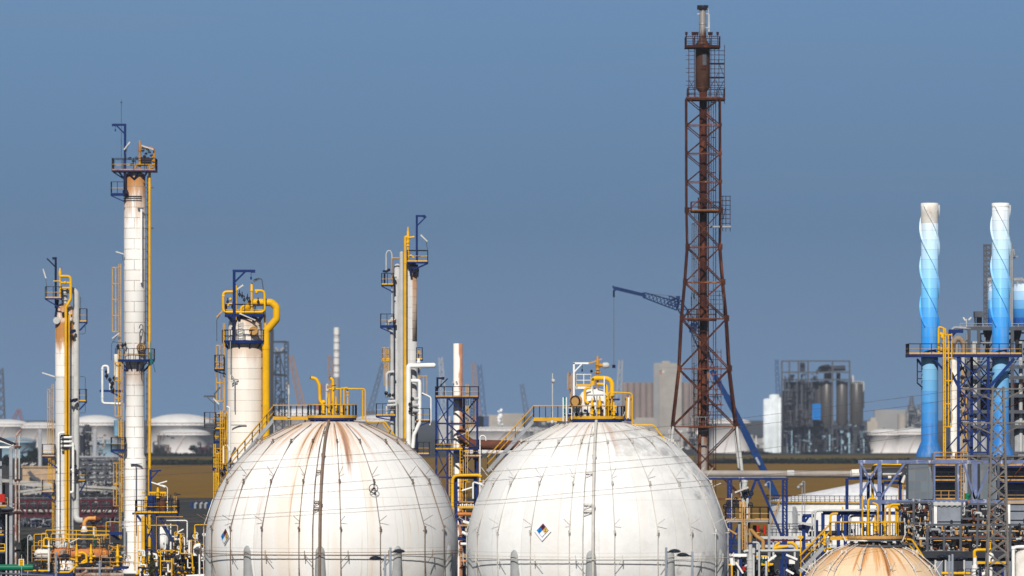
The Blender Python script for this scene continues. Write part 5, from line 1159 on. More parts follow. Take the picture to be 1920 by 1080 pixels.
m = MB(); m.bar(a(1501, 1006, -.4), a(1501, 1120, -.4), .1); m.bar(a(1496, 1007, -.4), a(1506, 1007, -.4), .2); m.bar(a(1510, 1020, -.3), a(1535, 1020, -.3), .16); m.bar(a(1514, 1031, -.3), a(1533, 1031, -.3), .16); m.bar(a(1541, 1018, -.3), a(1560, 1018, -.3), .16); m.pipe([a(1546, 1034, -.4), a(1546, 1028, -.4), a(1558, 1028, -.4)], a.m(1.8), .3); m.bar(a(1580, 1000, .6), a(1580, 950, .6), .12); m.build('yellow_piping', M['yellow'], T)
m = MB(); m.cyl(a(1596, 996, .8), a(1604, 996, .8), a.m(4)); m.cyl(a(1620, 992, .8), a(1624, 992, .8), a.m(4)); m.build('blue_motor', M['crane_blue'], T)
m = MB(); rng = random.Random(5)
for i in range(40): x, y = rng.uniform(1508, 1560), rng.uniform(1000, 1075); L = rng.uniform(4, 12); v = rng.random() < .6; m.cyl(a(x, y, .6), a(x + (0 if v else L), y + (L if v else 0), .6), .06, n=5)
rail_pts(m, m, [a(1500, 1066, -.6), a(1530, 1044, -.6), a(1560, 1024, -.6)], 1.3, .5, .03); m.build('valve_gear', M['dark'], T)

# ------------------------------------------------------------------ the furnace block with the two blue stacks
a = A(680)
def grad_mat(name, z0, z1, cols, step):
    s = SH(name, .38); o = s.obj(); x, y, z = s.sep(o)
    q = s.math('DIVIDE', s.math('SUBTRACT', z, z0), z1 - z0); q = s.math('DIVIDE', s.math('FLOOR', s.math('MULTIPLY', q, step)), step)
    n = s.nt.nodes.new('ShaderNodeValToRGB'); s.put(n.inputs[0], q); e = n.color_ramp.elements; n.color_ramp.interpolation = 'LINEAR'
    e[0].position, e[0].color = 0, (*cols[0], 1); e[1].position, e[1].color = 1, (*cols[-1], 1)
    for i, c in enumerate(cols[1:-1]): w = e.new((i + 1) / (len(cols) - 1)); w.color = (*c, 1)
    n1 = s.noise(s.scale(o, 1, 1, .12), 1.9, 6, .7)
    seam = s.math('GREATER_THAN', s.math('FRACT', s.math('MULTIPLY', s.math('DIVIDE', s.math('SUBTRACT', z, z0), z1 - z0), step)), .94)
    c = s.mix(s.mapr(n1, .42, .75, 0, .38), n.outputs[0], (0.26, 0.33, 0.38))
    c = s.mix(s.math('MULTIPLY', seam, .3), c, (0.1, 0.16, 0.22))
    n2 = s.noise(s.scale(o, 1, 1, .1), 3.2, 6, .75)
    return s.done(s.mix(s.math('MULTIPLY', s.mapr(n2, .6, .74, 0, .6), s.mapr(z, z0 + (z1 - z0) * .45, z1)), c, (.38, .22, .12)))
pale, mid_, deep, sky_ = (0.72, 0.75, 0.78), (0.28, 0.56, 0.8), (0.02, 0.23, 0.68), (0.12, 0.44, 0.78)
upper = grad_mat('blue_fade_upper', a.z(668), a.z(395), [(0.015, 0.24, 0.68), (0.03, 0.3, 0.76), (0.14, 0.46, 0.8), (0.32, 0.58, 0.8), (0.55, 0.7, 0.8), pale], 15)
lower = grad_mat('blue_fade_lower', a.z(855), a.z(672), [(0.025, 0.16, 0.46), (0.03, 0.2, 0.55), (0.05, 0.26, 0.6), (0.15, 0.41, 0.68), (0.27, 0.52, 0.74)], 9)
rr = a.m(16)
for i, (px, lab) in enumerate(((1743, 'blue stack fading to white, with spiral fins, the left one of the twin furnace stacks'), (1876, 'blue stack fading to white, with spiral fins, behind the power pylon'))):
    T = thing('furnace_stack', lab, 'stack', (a.x(px), a.Y, 0), 'twin blue furnace stacks')
    cx = a.x(px)
    m = MB(); vessel(m, cx, a.Y, [(rr, a.z(668)), (rr, a.z(381)), (rr * .93, a.z(381)), (rr * .93, a.z(392)), (0, a.z(392))], 36); m.build('shell', upper, T)
    m = MB(); vessel(m, cx, a.Y, [(rr * 1.6, a.z(857)), (rr * 1.58, a.z(850)), (rr, a.z(828)), (rr, a.z(670))], 36); m.build('lower_shell', lower, T)
    if i == 0:
        m = MB(); vessel(m, cx, a.Y, [(rr + .015, a.z(418)), (rr + .03, a.z(400)), (rr + .03, a.z(381)), (rr * .9, a.z(380.6))], 36); m.build('rusty_rim', M['white_rusty'], T)
    else:
        m = MB(); vessel(m, cx, a.Y, [(rr + .03, a.z(388)), (rr + .03, a.z(381)), (rr * .9, a.z(380.6))], 36); m.build('rim', M['white'], T)
    for k in range(3):
        m = MB(); n = 40; turns = 1.02; vs = []; fs = []; za, zb = a.z(385), a.z(612); fin = a.m(3.4)
        for j in range(n + 1):
            t = R_(-250 + 120 * k) + 2 * math.pi * turns * j / n; z = za + (zb - za) * j / n; d = Vector((math.cos(t), math.sin(t), 0)); c = Vector((cx, a.Y, z))
            sd = Vector((-d.y, d.x, 0)) * .0 + Vector((0, 0, .035))
            vs += [c + d * (rr - .02) - sd, c + d * (rr + fin) - sd, c + d * (rr + fin) + sd, c + d * (rr - .02) + sd]
        for j in range(n):
            for e in range(4): fs.append((4 * j + e, 4 * j + (e + 1) % 4, 4 * j + 4 + (e + 1) % 4, 4 * j + 4 + e))
        m.add(vs, fs); m.build('spiral_fin', upper, T)
    m = MB(); m.pipe([a(px - 9, 664, -1.0), a(px - 2, 658, -1.05), a(px + 12, 656, -.85)], .06, .3, 6); m.build('cable', M['navy'], T)
T = thing('stack_platform', 'long yellow edged railed platform on blue cross braced columns, wrapping both blue stacks', 'platform', (a.x(1810), a.Y, 0))
deck(T, a, 1702, 1913, 664, -1.9, 3.0, 19, 'flr', None, 'blue', 'yellow', 'dark', 'ochre', 1.25, .05, .32)
m = MB()
for x, d in ((1797, -1.6), (1853, -1.6), (1822, 2.6), (1878, 2.6)): m.bar(a(x, 862, d), a(x, 668, d), .3)
for y0, y1 in ((672, 728), (728, 788), (788, 848)):
    xbrace(m, a(1797, y0, -1.6), a(1853, y0, -1.6), a(1797, y1, -1.6), a(1853, y1, -1.6), .14); xbrace(m, a(1797, y0, 2.6), a(1822, y0, 2.6), a(1770, y1, 2.6), a(1822, y1, 2.6), .12); xbrace(m, a(1822, y0, 2.6), a(1878, y0, 2.6), a(1822, y1, 2.6), a(1878, y1, 2.6), .12)
    m.bar(a(1797, y1, -1.6), a(1853, y1, -1.6), .14)
m.bar(a(1902, 672, -1.7), a(1856, 725, -1.5), .34); m.bar(a(1770, 672, -1.7), a(1797, 725, -1.5), .26); m.bar(a(1720, 674, -1.2), a(1728, 684, -1.0), .2); m.bar(a(1752, 674, -1.4), a(1768, 692, -1.2), .2); m.bar(a(1853, 700, -.5), a(1895, 700, -.5), .2); m.bar(a(1740, 670, 2.6), a(1740, 862, 2.6), .25)
m.build('bracing_frame', M['blue'], T)
k = MB(); k.bar(a(1720, 672, -1), a(1720, 720, -1), .12); k.bar(a(1720, 718, -1), a(1729, 726, -.6), .12); k.bar(a(1720, 697, -1), a(1729, 697, -.8), .1); k.bar(a(1720, 710, -1), a(1729, 710, -.8), .1); k.build('hung_bracket', M['dark'], T)
ladder(T, a, 1768, 616, 866, -2.3, 3.2, (628, 800), 1, 'yellow', cw=12, r=.07)
m = MB(); m.box(a.x(1765), a.x(1771), a.Y - 2.0, a.Y - 1.8, a.z(862), a.z(672)); m.build('cable_duct', M['black'], T)
m = MB(); m.pipe([a(1760, 662, -1.6), a(1760, 612, -1.6), a(1770, 616, -1.6), a(1774, 626, -1.6)], .12, .3, 8); m.ball(a(1768, 632, -1.5), .28, 8); m.ball(a(1770, 645, -1.5), .25, 8); m.cyl(a(1762, 625, -1.4), a(1774, 632, -1.4), .2); m.cyl(a(1763, 655, -1.3), a(1776, 655, -1.3), .3); m.build('yellow_piping', M['yellow'], T)
# white vessel behind the ladder
a = A(700); m = MB(); vessel(m, a.x(1784), a.Y, [(a.m(15), 0), (a.m(15), a.z(795)), (a.m(13), a.z(793)), (a.m(13), a.z(685))] + dome(a.m(13), a.z(685), a.m(12)), 28); 
T = thing('reactor_vessel', 'white vessel with a bent brown top duct, half hidden behind yellow ladder and blue bracing', 'vessel', (a.x(1784), a.Y, 0)); m.build('shell', M['white_rusty'], T)
m = MB(); m.pipe([a(1785, 676), a(1787, 645), (a(1793, 634)), a(1803, 636), a(1808, 650), a(1808, 662)], a.m(5.5), .6, 14); m.build('top_duct', paint('grimy_tan_duct', (.3, .24, .18), .6, .6), T)
m = MB(); m.pipe([a(1806, 690, -.6), a(1806, 860, -.6)], a.m(2)); m.cyl(a(1812, 740, -.6), a(1812, 850, -.6), a.m(1.5)); m.build('side_pipe', M['ochre'], T)
m = MB()
for i in range(9): q = a(1800 + (i % 3) * 4, 690 + i * 17, -.8); m.ball(q, .22, 7); m.cyl(q, q + Vector((.5, 0, 0)), .1, n=6)
m.build('valve_gear', M['dark'], T)

# grey process structure behind with the banded blue tanks
a = A(900); T = thing('steel_structure', 'grey multi storey steel process structure with many pipes, behind the blue stacks', 'steel structure', (a.x(1870), a.Y, 0))
m = MB()
for x in (1785, 1817, 1835, 1868, 1898, 1935, 1975):
    for d in (-4, 6): m.bar(a(x, 1070, d), a(x, 616 if x > 1800 else 700, d), .45)
for y in (616, 688, 708, 742, 772, 800, 850):
    for d in (-4, 6): m.bar(a(1785 if y > 690 else 1812, y, d), a(1975, y, d), .35, .5)
    m.box(a.x(1815), a.x(1975), a.Y - 3.5, a.Y + 5.5, a.z(y) - .12, a.z(y))
for x0, x1 in ((1835, 1868), (1868, 1898), (1898, 1935)):
    for y0, y1 in ((688, 742), (742, 800), (630, 688)): xbrace(m, a(x0, y0, 5.5), a(x1, y0, 5.5), a(x0, y1, 5.5), a(x1, y1, 5.5), .16)
m.build('frame', M['steel_dk'], T)
m = MB(); rng = random.Random(11)
for i in range(70):
    y = rng.choice([628, 640, 660, 676, 695, 718, 728, 735, 752, 760, 766, 785]) + rng.uniform(-4, 4); x = rng.uniform(1785, 1915); L = rng.uniform(8, 45); v = rng.random() < .42; d = rng.uniform(-3, 4); q = rng.choice([.09, .12, .2, .28])
    m.pipe([a(x, y, d), a(x + (0 if v else L), y, d), a(x + (0 if v else L), y + (L if v else rng.choice([0, 10, -8])), d)], q, q * 2, 8, 2)
m.build('pipework', M['steel'], T)['kind'] = 'stuff'
m = MB()
for i in range(36): x, y, d = rng.uniform(1788, 1915), rng.uniform(625, 800), rng.uniform(-3, 3); m.box(a.x(x), a.x(x + rng.uniform(3, 9)), a.Y + d, a.Y + d + 1, a.z(y + rng.uniform(3, 8)), a.z(y))
for x in (1875, 1850, 1905): m.lathe([(a.m(9), a.z(618)), (a.m(9), a.z(622)), (a.m(4), a.z(640)), (a.m(3), a.z(662)), (0, a.z(662))], (a.x(x), a.Y - 2, 0), 16)
m.box(a.x(1815), a.x(1975), a.Y + 5.6, a.Y + 5.9, a.z(790), a.z(720)); m.build('dark_equipment', M['shade_grey'], T)['kind'] = 'stuff'
m = MB(); rail_pts(m, m, [a(1800, 616, -4), a(1975, 616, -4)], a.m(9), 1.6, .06); rail_pts(m, m, [a(1812, 688, -4.2), a(1975, 688, -4.2)], a.m(12), 1.6, .05)
m.pipe([a(1783, 630, -4), a(1785, 618, -4), a(1790, 614, -4), a(1820, 616, -4)], .2, .5, 8); m.build('railing', M['steel'], T)
m = MB()
for x in (1826, 1832, 1806, 1914): m.cyl(a(x, 850, -3), a(x, 640, -3), .28, n=12)
m.build('standpipe', M['lightgrey'], T)
m = MB(); m.bar(a(1779, 621, -4), a(1806, 621, -4), .5); m.bar(a(1781, 640, -4), a(1781, 620, -4), .4); m.bar(a(1784, 632, -4), a(1793, 621, -4), .3); m.build('crane_beam', M['blue'], T)
m = MB()
for x0, y0, x1, y1 in ((1806, 595, 1810, 601), (1816, 600, 1821, 595)): m.bar(a(x0, y0), a(x1, y1), .3, .2)
m.cyl(a(1812, 616), a(1812, 598), .06); m.build('floodlight', M['tube'], T)
m = MB(); m.box(a.x(1826), a.x(1841), a.Y - 2, a.Y + 1, a.z(595), a.z(584)); m.cyl(a(1836, 616), a(1836, 592), .4); m.bar(a(1828, 616), a(1828, 584), .2); m.build('roof_housing', M['steel_dk'], T)
m = MB()
for x, r in ((1805, 11), (1830, 12), (1842, 8), (1910, 13), (1945, 14)): vessel(m, a.x(x), a.Y - 2, [(a.m(r), 0), (a.m(r), a.z(790))] + dome(a.m(r), a.z(790), 1.0), 22)
m.build('grey_vessel', M['steel'], T)
banded = grad_mat('banded_tank', 0, a.z(530) - a.z(612), [(0.01, 0.12, 0.5), (0.05, 0.27, 0.65), (0.2, 0.45, 0.72), (0.45, 0.6, 0.76), (0.68, 0.72, 0.76)], 5)
for i, (x, r, lab) in enumerate(((1863, 11, 'slim banded blue tank half hidden behind the right blue stack'), (1922, 23, 'wide banded blue tank fading upward to white, at the right edge'))):
    T = thing('banded_tank', lab, 'tank', (a.x(x), a.Y, a.z(612)), 'banded tanks on the steel structure')
    m = MB(); vessel(m, a.x(x), a.Y, [(a.m(r) * .6, a.z(616)), (a.m(r), a.z(610)), (a.m(r), a.z(535)), (a.m(r) * .9, a.z(533)), (0, a.z(530))], 32); m.build('shell', banded, T)
    m = MB(); m.pipe([a(x - r, 525), a(x - r * .2, 524), a(x + r * .2, 533)], .3, .5, 8); m.pipe([a(x - r * .6, 522), a(x - r * .6, 534)], .2); rail_pts(m, m, [a(x - r, 534, -1.5), a(x + r, 534, -1.5)], .9, .6, .05)
    if i: m.pipe([a(1898, 612, -1), a(1898, 470, -1), a(1901, 468, -1), a(1902, 478, -1)], .15, .3, 8); m.bar(a(1896, 486), a(1909, 480), .15); m.cyl(a(1896, 610, 0), a(1896, 455, 0), .22)
    m.build('roof_pipe', M['steel'], T)
T = thing('lattice_mast', 'grey lattice lift mast standing behind the right blue stack', 'mast', (a.x(1850), a.Y + 2, a.z(616)))
m = MB()
for x in (1845, 1849, 1857):
    for d in (1, 2.2): m.bar(a(x, 616, d), a(x, 458, d), .2)
for i in range(16): y = 460 + i * 9.8; m.bar(a(1845, y, 1), a(1857, y, 1), .16, .3); m.bar(a(1845, y, 1), a(1857, y + 9.8, 1), .12)
m.build('mast_frame', M['steel_dk'], T)

# faded blue truss in front of the furnaces
a = A(620); T = thing('truss_frame', 'weathered pale blue steel frame of beams and diagonal braces, before the grey furnace hoods', 'steel frame', (a.x(1760), a.Y, 0))
m = MB(); m.bar(a(1609, 866), a(1935, 866), .36, .36); m.bar(a(1609, 866, 3.5), a(1935, 866, 3.5), .3, .3); m.bar(a(1617, 941), a(1935, 941), .3, .36)
for x, y0, y1, w in ((1614, 866, 990, .24), (1649, 866, 1010, .38), (1828, 866, 985, .46), (1752, 850, 943, .18), (1797, 866, 940, .2), (1886, 866, 945, .2)): m.bar(a(x, 1200 if w > .3 else y1, 0), a(x, y0, 0), w)
m.build('beam', M['lavender'], T)
m = MB()
for x0, y0, x1, y1 in ((1614, 868, 1649, 935), (1649, 868, 1612, 930), (1696, 869, 1652, 932), (1828, 936, 1806, 868), (1831, 935, 1857, 872), (1616, 940, 1626, 962), (1648, 945, 1632, 978), (1803, 990, 1826, 945)): m.bar(a(x0, y0, -.1), a(x1, y1, -.1), .26, .2)
m.build('brace', M['lavender'], T)
m = MB(); m.bar(a(1616, 870, .4), a(1616, 935, .4), .14); m.bar(a(1643, 875, .4), a(1628, 912, .4), .14); m.torus(a(1648, 927, -.2), .25, .05, (0, 1, 0), 14, 5); m.bar(a(1657, 905, 1.5), a(1690, 905, 1.5), .3); m.bar(a(1688, 880, 1.4), a(1688, 945, 1.4), .3); m.bar(a(1628, 905, 1.5), a(1628, 1010, 1.5), .3); m.bar(a(1656, 905, 1.5), a(1656, 1010, 1.5), .26); m.bar(a(1590, 897, 1.5), a(1690, 897, 1.5), .26); m.bar(a(1588, 1010, 1.5), a(1588, 897, 1.5), .3); m.build('inner_post', M['blue'], T)
m = MB(); m.pipe([a(1636, 935, 1), a(1636, 877, 1), a(1641, 872, 1), a(1698, 872, 1)], a.m(2.6), .5, 12); m.bar(a(1690, 869.5, .6), a(1750, 869.5, .6), .14); m.build('yellow_piping', M['yellow'], T)
m = MB(); m.cyl(a(1597, 888, 1.5), a(1700, 884, 1.5), a.m(8), n=18); m.pipe([a(1688, 888, 1), a(1696, 892, 1), a(1692, 905, 1)], a.m(3.2)); m.cyl(a(1665, 895, .6), a(1671, 895, .6), a.m(3)); m.build('duct', M['white_rusty'], T)
a = A(640)
for i, (x0, xm, x1, lab) in enumerate(((1702, 1739, 1749, 'grey sheet metal furnace hood with a wide shoulder, left of the two beneath the stacks'), (1836, 1858, 1868, 'grey sheet metal furnace hood beneath the pylon, right of the thick pale blue post'))):
    T = thing('furnace_hood', lab, 'furnace hood', (a.x((x0 + x1) / 2), a.Y, 0)); X0, X1 = a.x(x0), a.x(x1)
    m = MB(); m.box(X0, a.x(xm), a.Y - 1.2, a.Y + 3, a.z(936), a.z(869)); q = [(xm, 870), (x1, 905), (x1, 936), (xm, 936)]
    vs = [a(x, y, -1.0) for x, y in q] + [a(x, y, 3) for x, y in q]; m.add(vs, [(0, 1, 2, 3), (7, 6, 5, 4), (0, 4, 5, 1), (1, 5, 6, 2), (2, 6, 7, 3), (3, 7, 4, 0)]); w = m.build('casing', shell('hood_sheet%d' % i, (0.14, 0.17, 0.2), 1.6, 1.1, [], .2, .03, tint=.2), T)
    m = MB(); m.box(X0 + .1, a.x(xm) + .6, a.Y - 1.3, a.Y + 3, a.z(868.5), a.z(858)); m.build('top_slab', M['steel_dk'], T)
    m = MB()
    for x in (x0 + 4, xm - 4): m.bar(a(x, 1195, 1), a(x, 936, 1), .35)
    m.build('leg', M['steel_dk'], T)
a = A(650); T = thing('furnace_gallery', 'shadowed galleries with yellow railings between the two grey furnace hoods, under the pale blue beam', 'gallery', (a.x(1810), a.Y, 0))
for y in (873, 901, 936): deck(T, a, 1748, 1806, y, -1.6, 1.6, 16, 'f', None, 'navy' if y < 930 else 'steel_dk', 'ochre', 'dark' if y < 930 else 'ochre', 'ochre', .9, .045); deck(T, a, 1870, 1935, y, -1.6, 1.6, 16, 'f', None, 'blue', 'ochre', 'dark', 'ochre', 1.0, .045)
m = MB(); m.box(a.x(1740), a.x(1806), a.Y + 1.7, a.Y + 2, a.z(940), a.z(875)); m.box(a.x(1868), a.x(1940), a.Y + 1.7, a.Y + 2, a.z(940), a.z(875)); m.build('back_wall', M['panel_grey'], T)
m = MB()
for x in (1749, 1793, 1803, 1872): m.bar(a(x, 1190, -1.6), a(x, 850, -1.6), .26)
m.build('post', M['steel_dk'], T)
ladder(T, a, 1802, 850, 940, -1.9, 5, None, mat='ochre'); deck(T, a, 1750, 1812, 862, -1.9, -.6, 14, 'f', None, 'steel_dk', 'ochre', 'ochre', 'ochre', 1.0, .05)
m = MB()
for x in (1685, 1693, 1701): m.bar(a(x, 937, -2), a(x, 911, -2), .1)
m.bar(a(1685, 911, -2), a(1701, 911, -2), .1)
for x0, x1 in ((1727, 1728), (1734, 1735), (1740, 1741), (1747, 1744)): m.bar(a(x0, 936, -2.4), a(x1 - 1, 913, -2.4), .12)
m.bar(a(1727, 913, -2.4), a(1747, 913, -2.4), .12); m.bar(a(1727, 936, -2.4), a(1747, 936, -2.4), .14); m.build('gate', M['ochre'], T)
m = MB(); m.ball(a(1815, 929, -1.5), a.m(5), 10); m.cyl(a(1813, 936, -1.5), a(1813, 925, -1.5), .25); m.build('green_fan', M['green'], T)

# lower grey boxes and pipe banks
a = A(600)
for i, (x0, x1, y0, y1, lab) in enumerate(((1751, 1801, 941, 1040, 'grey boxed heat exchanger with a scalloped white top, under the pale blue beam'), (1888, 1940, 938, 1040, 'grey boxed heat exchanger with a rusty beige top, at the right edge behind the pylon'))):
    T = thing('heat_exchanger', lab, 'heat exchanger', (a.x((x0 + x1) / 2), a.Y, 0))
    m = MB(); m.box(a.x(x0 + (7 if i == 0 else 5)), a.x(x1), a.Y, a.Y + 3, a.z(y1), a.z(y0 + 6)); m.build('casing', M['panel_grey'], T)
    m = MB(); m.box(a.x(x0), a.x(x0 + 6), a.Y - .1, a.Y + 2.9, a.z(y1), a.z(y0 + 4)); m.build('corner_panel', M['white'], T)
    m = MB()
    if i == 0:
        for j in range(5): m.cyl(a(x0 + 4 + j * 10, y0 + 4, -.15), a(x0 + 4 + j * 10, y0 + 4, 3), a.m(4.6), n=16)
    m.box(a.x(x0 - 1), a.x(x1 + 1), a.Y - .2, a.Y + 3, a.z(y0 + 6.5), a.z(y0 + 1)); m.build('top_cover', M['lightgrey' if i == 0 else 'tan'], T)
    m = MB()
    for yy in (y0 + 37, y0 + 20) if i else (y0 + 37,): m.bar(a(x0 + 6, yy, -.05), a(x1, yy, -.05), .07)
    for xx, yy in ((x0 + 33, y0 + 36), (x0 + 33, y0 + 40), (x0 + 15, y0 + 49)): m.ball(a(xx, yy, -.1), .12, 6)
    m.build('flange_strip', M['dark'], T)
def bank(name, label, Y, x0, x1, y0, y1, rows_, seed, verts, rust=True):
    a = A(Y); rng = random.Random(seed); T = thing(name, label, 'pipe rack', (a.x((x0 + x1) / 2), a.Y, 0))
    m = MB(); gy = YH + HC * F / Y
    for i in range(int((x1 - x0) / 31) + 1):
        x = x0 + i * 31
        for d in (-1, 1.6): m.bar(a(x, gy, d), a(x, y0, d), .22)
    for y in (y0, (y0 + y1) / 2, y1): m.bar(a(x0, y, -1), a(x1, y, -1), .2); m.bar(a(x0, y, 1.6), a(x1, y, 1.6), .2)
    m.build('frame', M['steel_dk'], T)
    for y, q, mt in rows_:
        p = MB(); d = rng.uniform(-.6, 1.2); p.cyl(a(x0 - 3, y, d), a(x1 + 3, y, d), a.m(q), n=12)
        for _ in range(3): xx = rng.uniform(x0, x1); p.cyl(a(xx, y, d), a(xx + 1.5, y, d), a.m(q * 1.5), n=12)
        p.build('pipe_run', M[mt], T)
    for j, mt in enumerate(('lightgrey', 'ochre', 'dark', 'rust_lt', 'black', 'steel')):
        p = MB()
        for i in range(int(verts * 1.5)):
            x, y = rng.uniform(x0, x1), rng.uniform(y0, y1); L = rng.uniform(5, 18); d = rng.uniform(-1.2, .2); q = rng.choice([.05, .08, .14]); v = rng.random() < .6
            p.pipe([a(x, y, d), a(x + (0 if v else L), y + (L if v else 0), d), a(x + (rng.choice([-4, 4]) if v else L), y + (L if v else rng.choice([-5, 6])), d)], q, q * 2, 7, 2)
            if i % 3 == 0: p.torus(a(x, y, d - .2), .13, .035, (.4, -1, .2), 9, 4)
            if i % 4 == 1: p.lathe([(0, 0), (.11, .05), (.13, .3), (.06, .45), (0, .47)], a(x, y, d - .1), 9)
        w = p.build('branch_piping', M[mt], T); w['kind'] = 'stuff'
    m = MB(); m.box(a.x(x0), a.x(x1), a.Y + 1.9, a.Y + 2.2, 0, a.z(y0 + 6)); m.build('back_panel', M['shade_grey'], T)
    return T
bank('pipe_rack', 'rusty pipe rack of stacked grey and brown pipes below the grey exchangers', 585, 1739, 1935, 984, 1034, [(996, 2.0, 'steel'), (1007, 2.6, 'rust_lt'), (1014, 1.4, 'ochre'), (1024, 2.6, 'rust_lt'), (1033, 1.8, 'white_rusty'), (992, 1.2, 'ochre'), (984, 1.2, 'lightgrey')], 31, 16)
bank('pipe_rack', 'dense bank of upright grey pipes between the small cream sphere and the scalloped grey exchanger', 610, 1682, 1747, 942, 1020, [(962, 1.5, 'dark'), (978, 2, 'steel'), (995, 3.2, 'lightgrey'), (1010, 1.6, 'ochre')], 32, 15)
bank('pipe_rack', 'bank of brown pipes around the thick pale blue post', 612, 1803, 1886, 945, 1000, [(955, 1.8, 'steel'), (972, 1.6, 'rust_lt'), (980, 2, 'rust_duct'), (990, 1.6, 'ochre')], 33, 12)
a = A(612); T = thing('standpipe_group', 'row of tall light grey standpipes left of the scalloped grey exchanger', 'pipes', (a.x(1725), a.Y, 0)); m = MB()
for x, y0, q in ((1692, 940, 2.5), (1698, 950, 2), (1726, 945, 3), (1733, 945, 2.6), (1743, 955, 1.6), (1715, 955, 1.5)): m.cyl(a(x, 1205, -1.6), a(x, y0, -1.6), a.m(q), n=12)
m.pipe([a(1688, 987, -1.8), a(1712, 987, -1.8), a(1716, 1000, -1.8)], a.m(4), .6, 12); m.build('standpipe', M['lightgrey'], T)
a = A(560); T = thing('panel_wall', 'low wall of charcoal sheet panels with white edge strips, behind the bottom right lamps', 'panel wall', (a.x(1800), a.Y, 0))
m = MB(); m.box(a.x(1700), a.x(1940), a.Y, a.Y + .3, a.z(1046), a.z(1034)); m.box(a.x(1700), a.x(1940), a.Y + .4, a.Y + .7, 0, a.z(1040)); m.build('upper_panel', M['shade_grey'], T)
m = MB()
for x in (1752, 1772, 1808, 1826, 1880): m.box(a.x(x), a.x(x + 15), a.Y - .2, a.Y + .1, 0, a.z(1052))
m.build('sheet', M['panel_grey'], T)
m = MB()
for x in (1754, 1773, 1808): m.cyl(a(x, 1244, -.3), a(x, 1050, -.3), a.m(2), n=10)
m.build('edge_strip', M['lightgrey'], T)
a = A(520); T = thing('pipe_skid', 'white capped pipe with yellow elbow and blue framed valves, beside the pylon\'s foot', 'pipe skid', (a.x(1840), a.Y, 0))
m = MB(); m.pipe([a(1827, 1046), a(1827, 1033), a(1833, 1031), a(1858, 1031)], a.m(3), .6, 14); m.cyl(a(1828, 1045), a(1828, 1042), a.m(4)); m.pipe([a(1857, 1040), a(1857, 1012)], a.m(1.6)); m.ball(a(1857, 1018), a.m(2.4), 8); m.ball(a(1857, 1030), a.m(2.8), 8); m.cyl(a(1765, 1075, .2), a(1820, 1075, .2), a.m(2.8), n=12)
for x in (1780, 1806): flange(m, a(x, 1075, .2), (1, 0, 0), a.m(3.8))
m.bar(a(1832, 1055, -.4), a(1888, 1055, -.4), .2); m.build('yellow_piping', M['yellow'], T)
m = MB(); m.cyl(a(1828, 1279), a(1828, 1060), a.m(6), n=16); m.cyl(a(1828, 1062), a(1828, 1045), a.m(3.6), n=16); m.build('capped_pipe', M['white'], T)
m = MB(); m.cyl(a(1857, 1058), a(1857, 1044), a.m(8), n=16); m.ball(a(1848, 1068), a.m(5), 10); m.ball(a(1857, 1043), a.m(7), 12); m.cyl(a(1858, 1080), a(1858, 1062), a.m(3)); m.cyl(a(1840, 1078), a(1850, 1074), a.m(4)); m.build('valve_body', M['white'], T)
m = MB(); 
for x in (1838, 1849, 1866, 1880): m.bar(a(x, 1279), a(x, 1058), .2)
m.bar(a(1834, 1060), a(1888, 1060), .2, .25); m.build('frame', M['blue'], T)
m = MB(); rail_pts(m, m, [a(1810, 1078, -.6), a(1840, 1078, -.6)], .5, .5, .03); m.pipe([a(1795, 1082, .2), a(1795, 1066, .2), a(1806, 1066, .2), a(1806, 1082, .2)], .08, .2, 6)
for x, y in ((1835, 1072), (1842, 1062), (1868, 1066), (1874, 1072), (1862, 1050)): m.torus(a(x, y, -.4), .2, .05, (.3, -1, 0), 10, 4)
m.build('valve_gear', M['dark'], T)
a = A(500); T = thing('vertical_tank', 'domed cream tank beside a white square bend pipe, bottom right corner', 'tank', (a.x(1922), a.Y, 0)); m = MB(); vessel(m, a.x(1926), a.Y, [(a.m(22), 0), (a.m(22), a.z(1042))] + dome(a.m(22), a.z(1042), a.m(14)), 32); m.build('shell', M['white_rusty'], T)
m = MB(); m.pipe([a(1900, 1300, -.6), a(1900, 1026, -.6), a(1945, 1024, -.6)], a.m(3.2), .3, 12); m.cyl(a(1900, 1030, -.6), a(1900, 1024, -.6), a.m(4)); m.build('bend_pipe', M['white'], T)

# ------------------------------------------------------------------ pylon and wires
a = A(462); T = thing('power_pylon', 'grey steel lattice power pylon with three crossarms, in front of the right blue stack', 'pylon', (a.x(1871), a.Y, 0))
gy = YH + HC * F / 462
def pc(y, i, j): w = a.m(10 + (y - 725) * .028); c = a.x(1871 - (y - 725) * .004); return Vector((c + i * w, a.Y + j * w, a.z(y)))
m = MB()
for i in (-1, 1):
    for j in (-1, 1): m.bar(pc(gy, i, j), pc(725, i, j), .12 if j > 0 else .15)
m.build('leg', M['pylon'], T)
m = MB(); ys = [725 + 26 * i for i in range(24)]
for y0, y1 in zip(ys, ys[1:]):
    for e, f in (((-1, -1), (1, -1)), ((1, -1), (1, 1)), ((1, 1), (-1, 1)), ((-1, 1), (-1, -1))):
        xbrace(m, pc(y0, *e), pc(y0, *f), pc(y1, *e), pc(y1, *f), .07)
m.build('lattice', M['pylon'], T)
tips = []
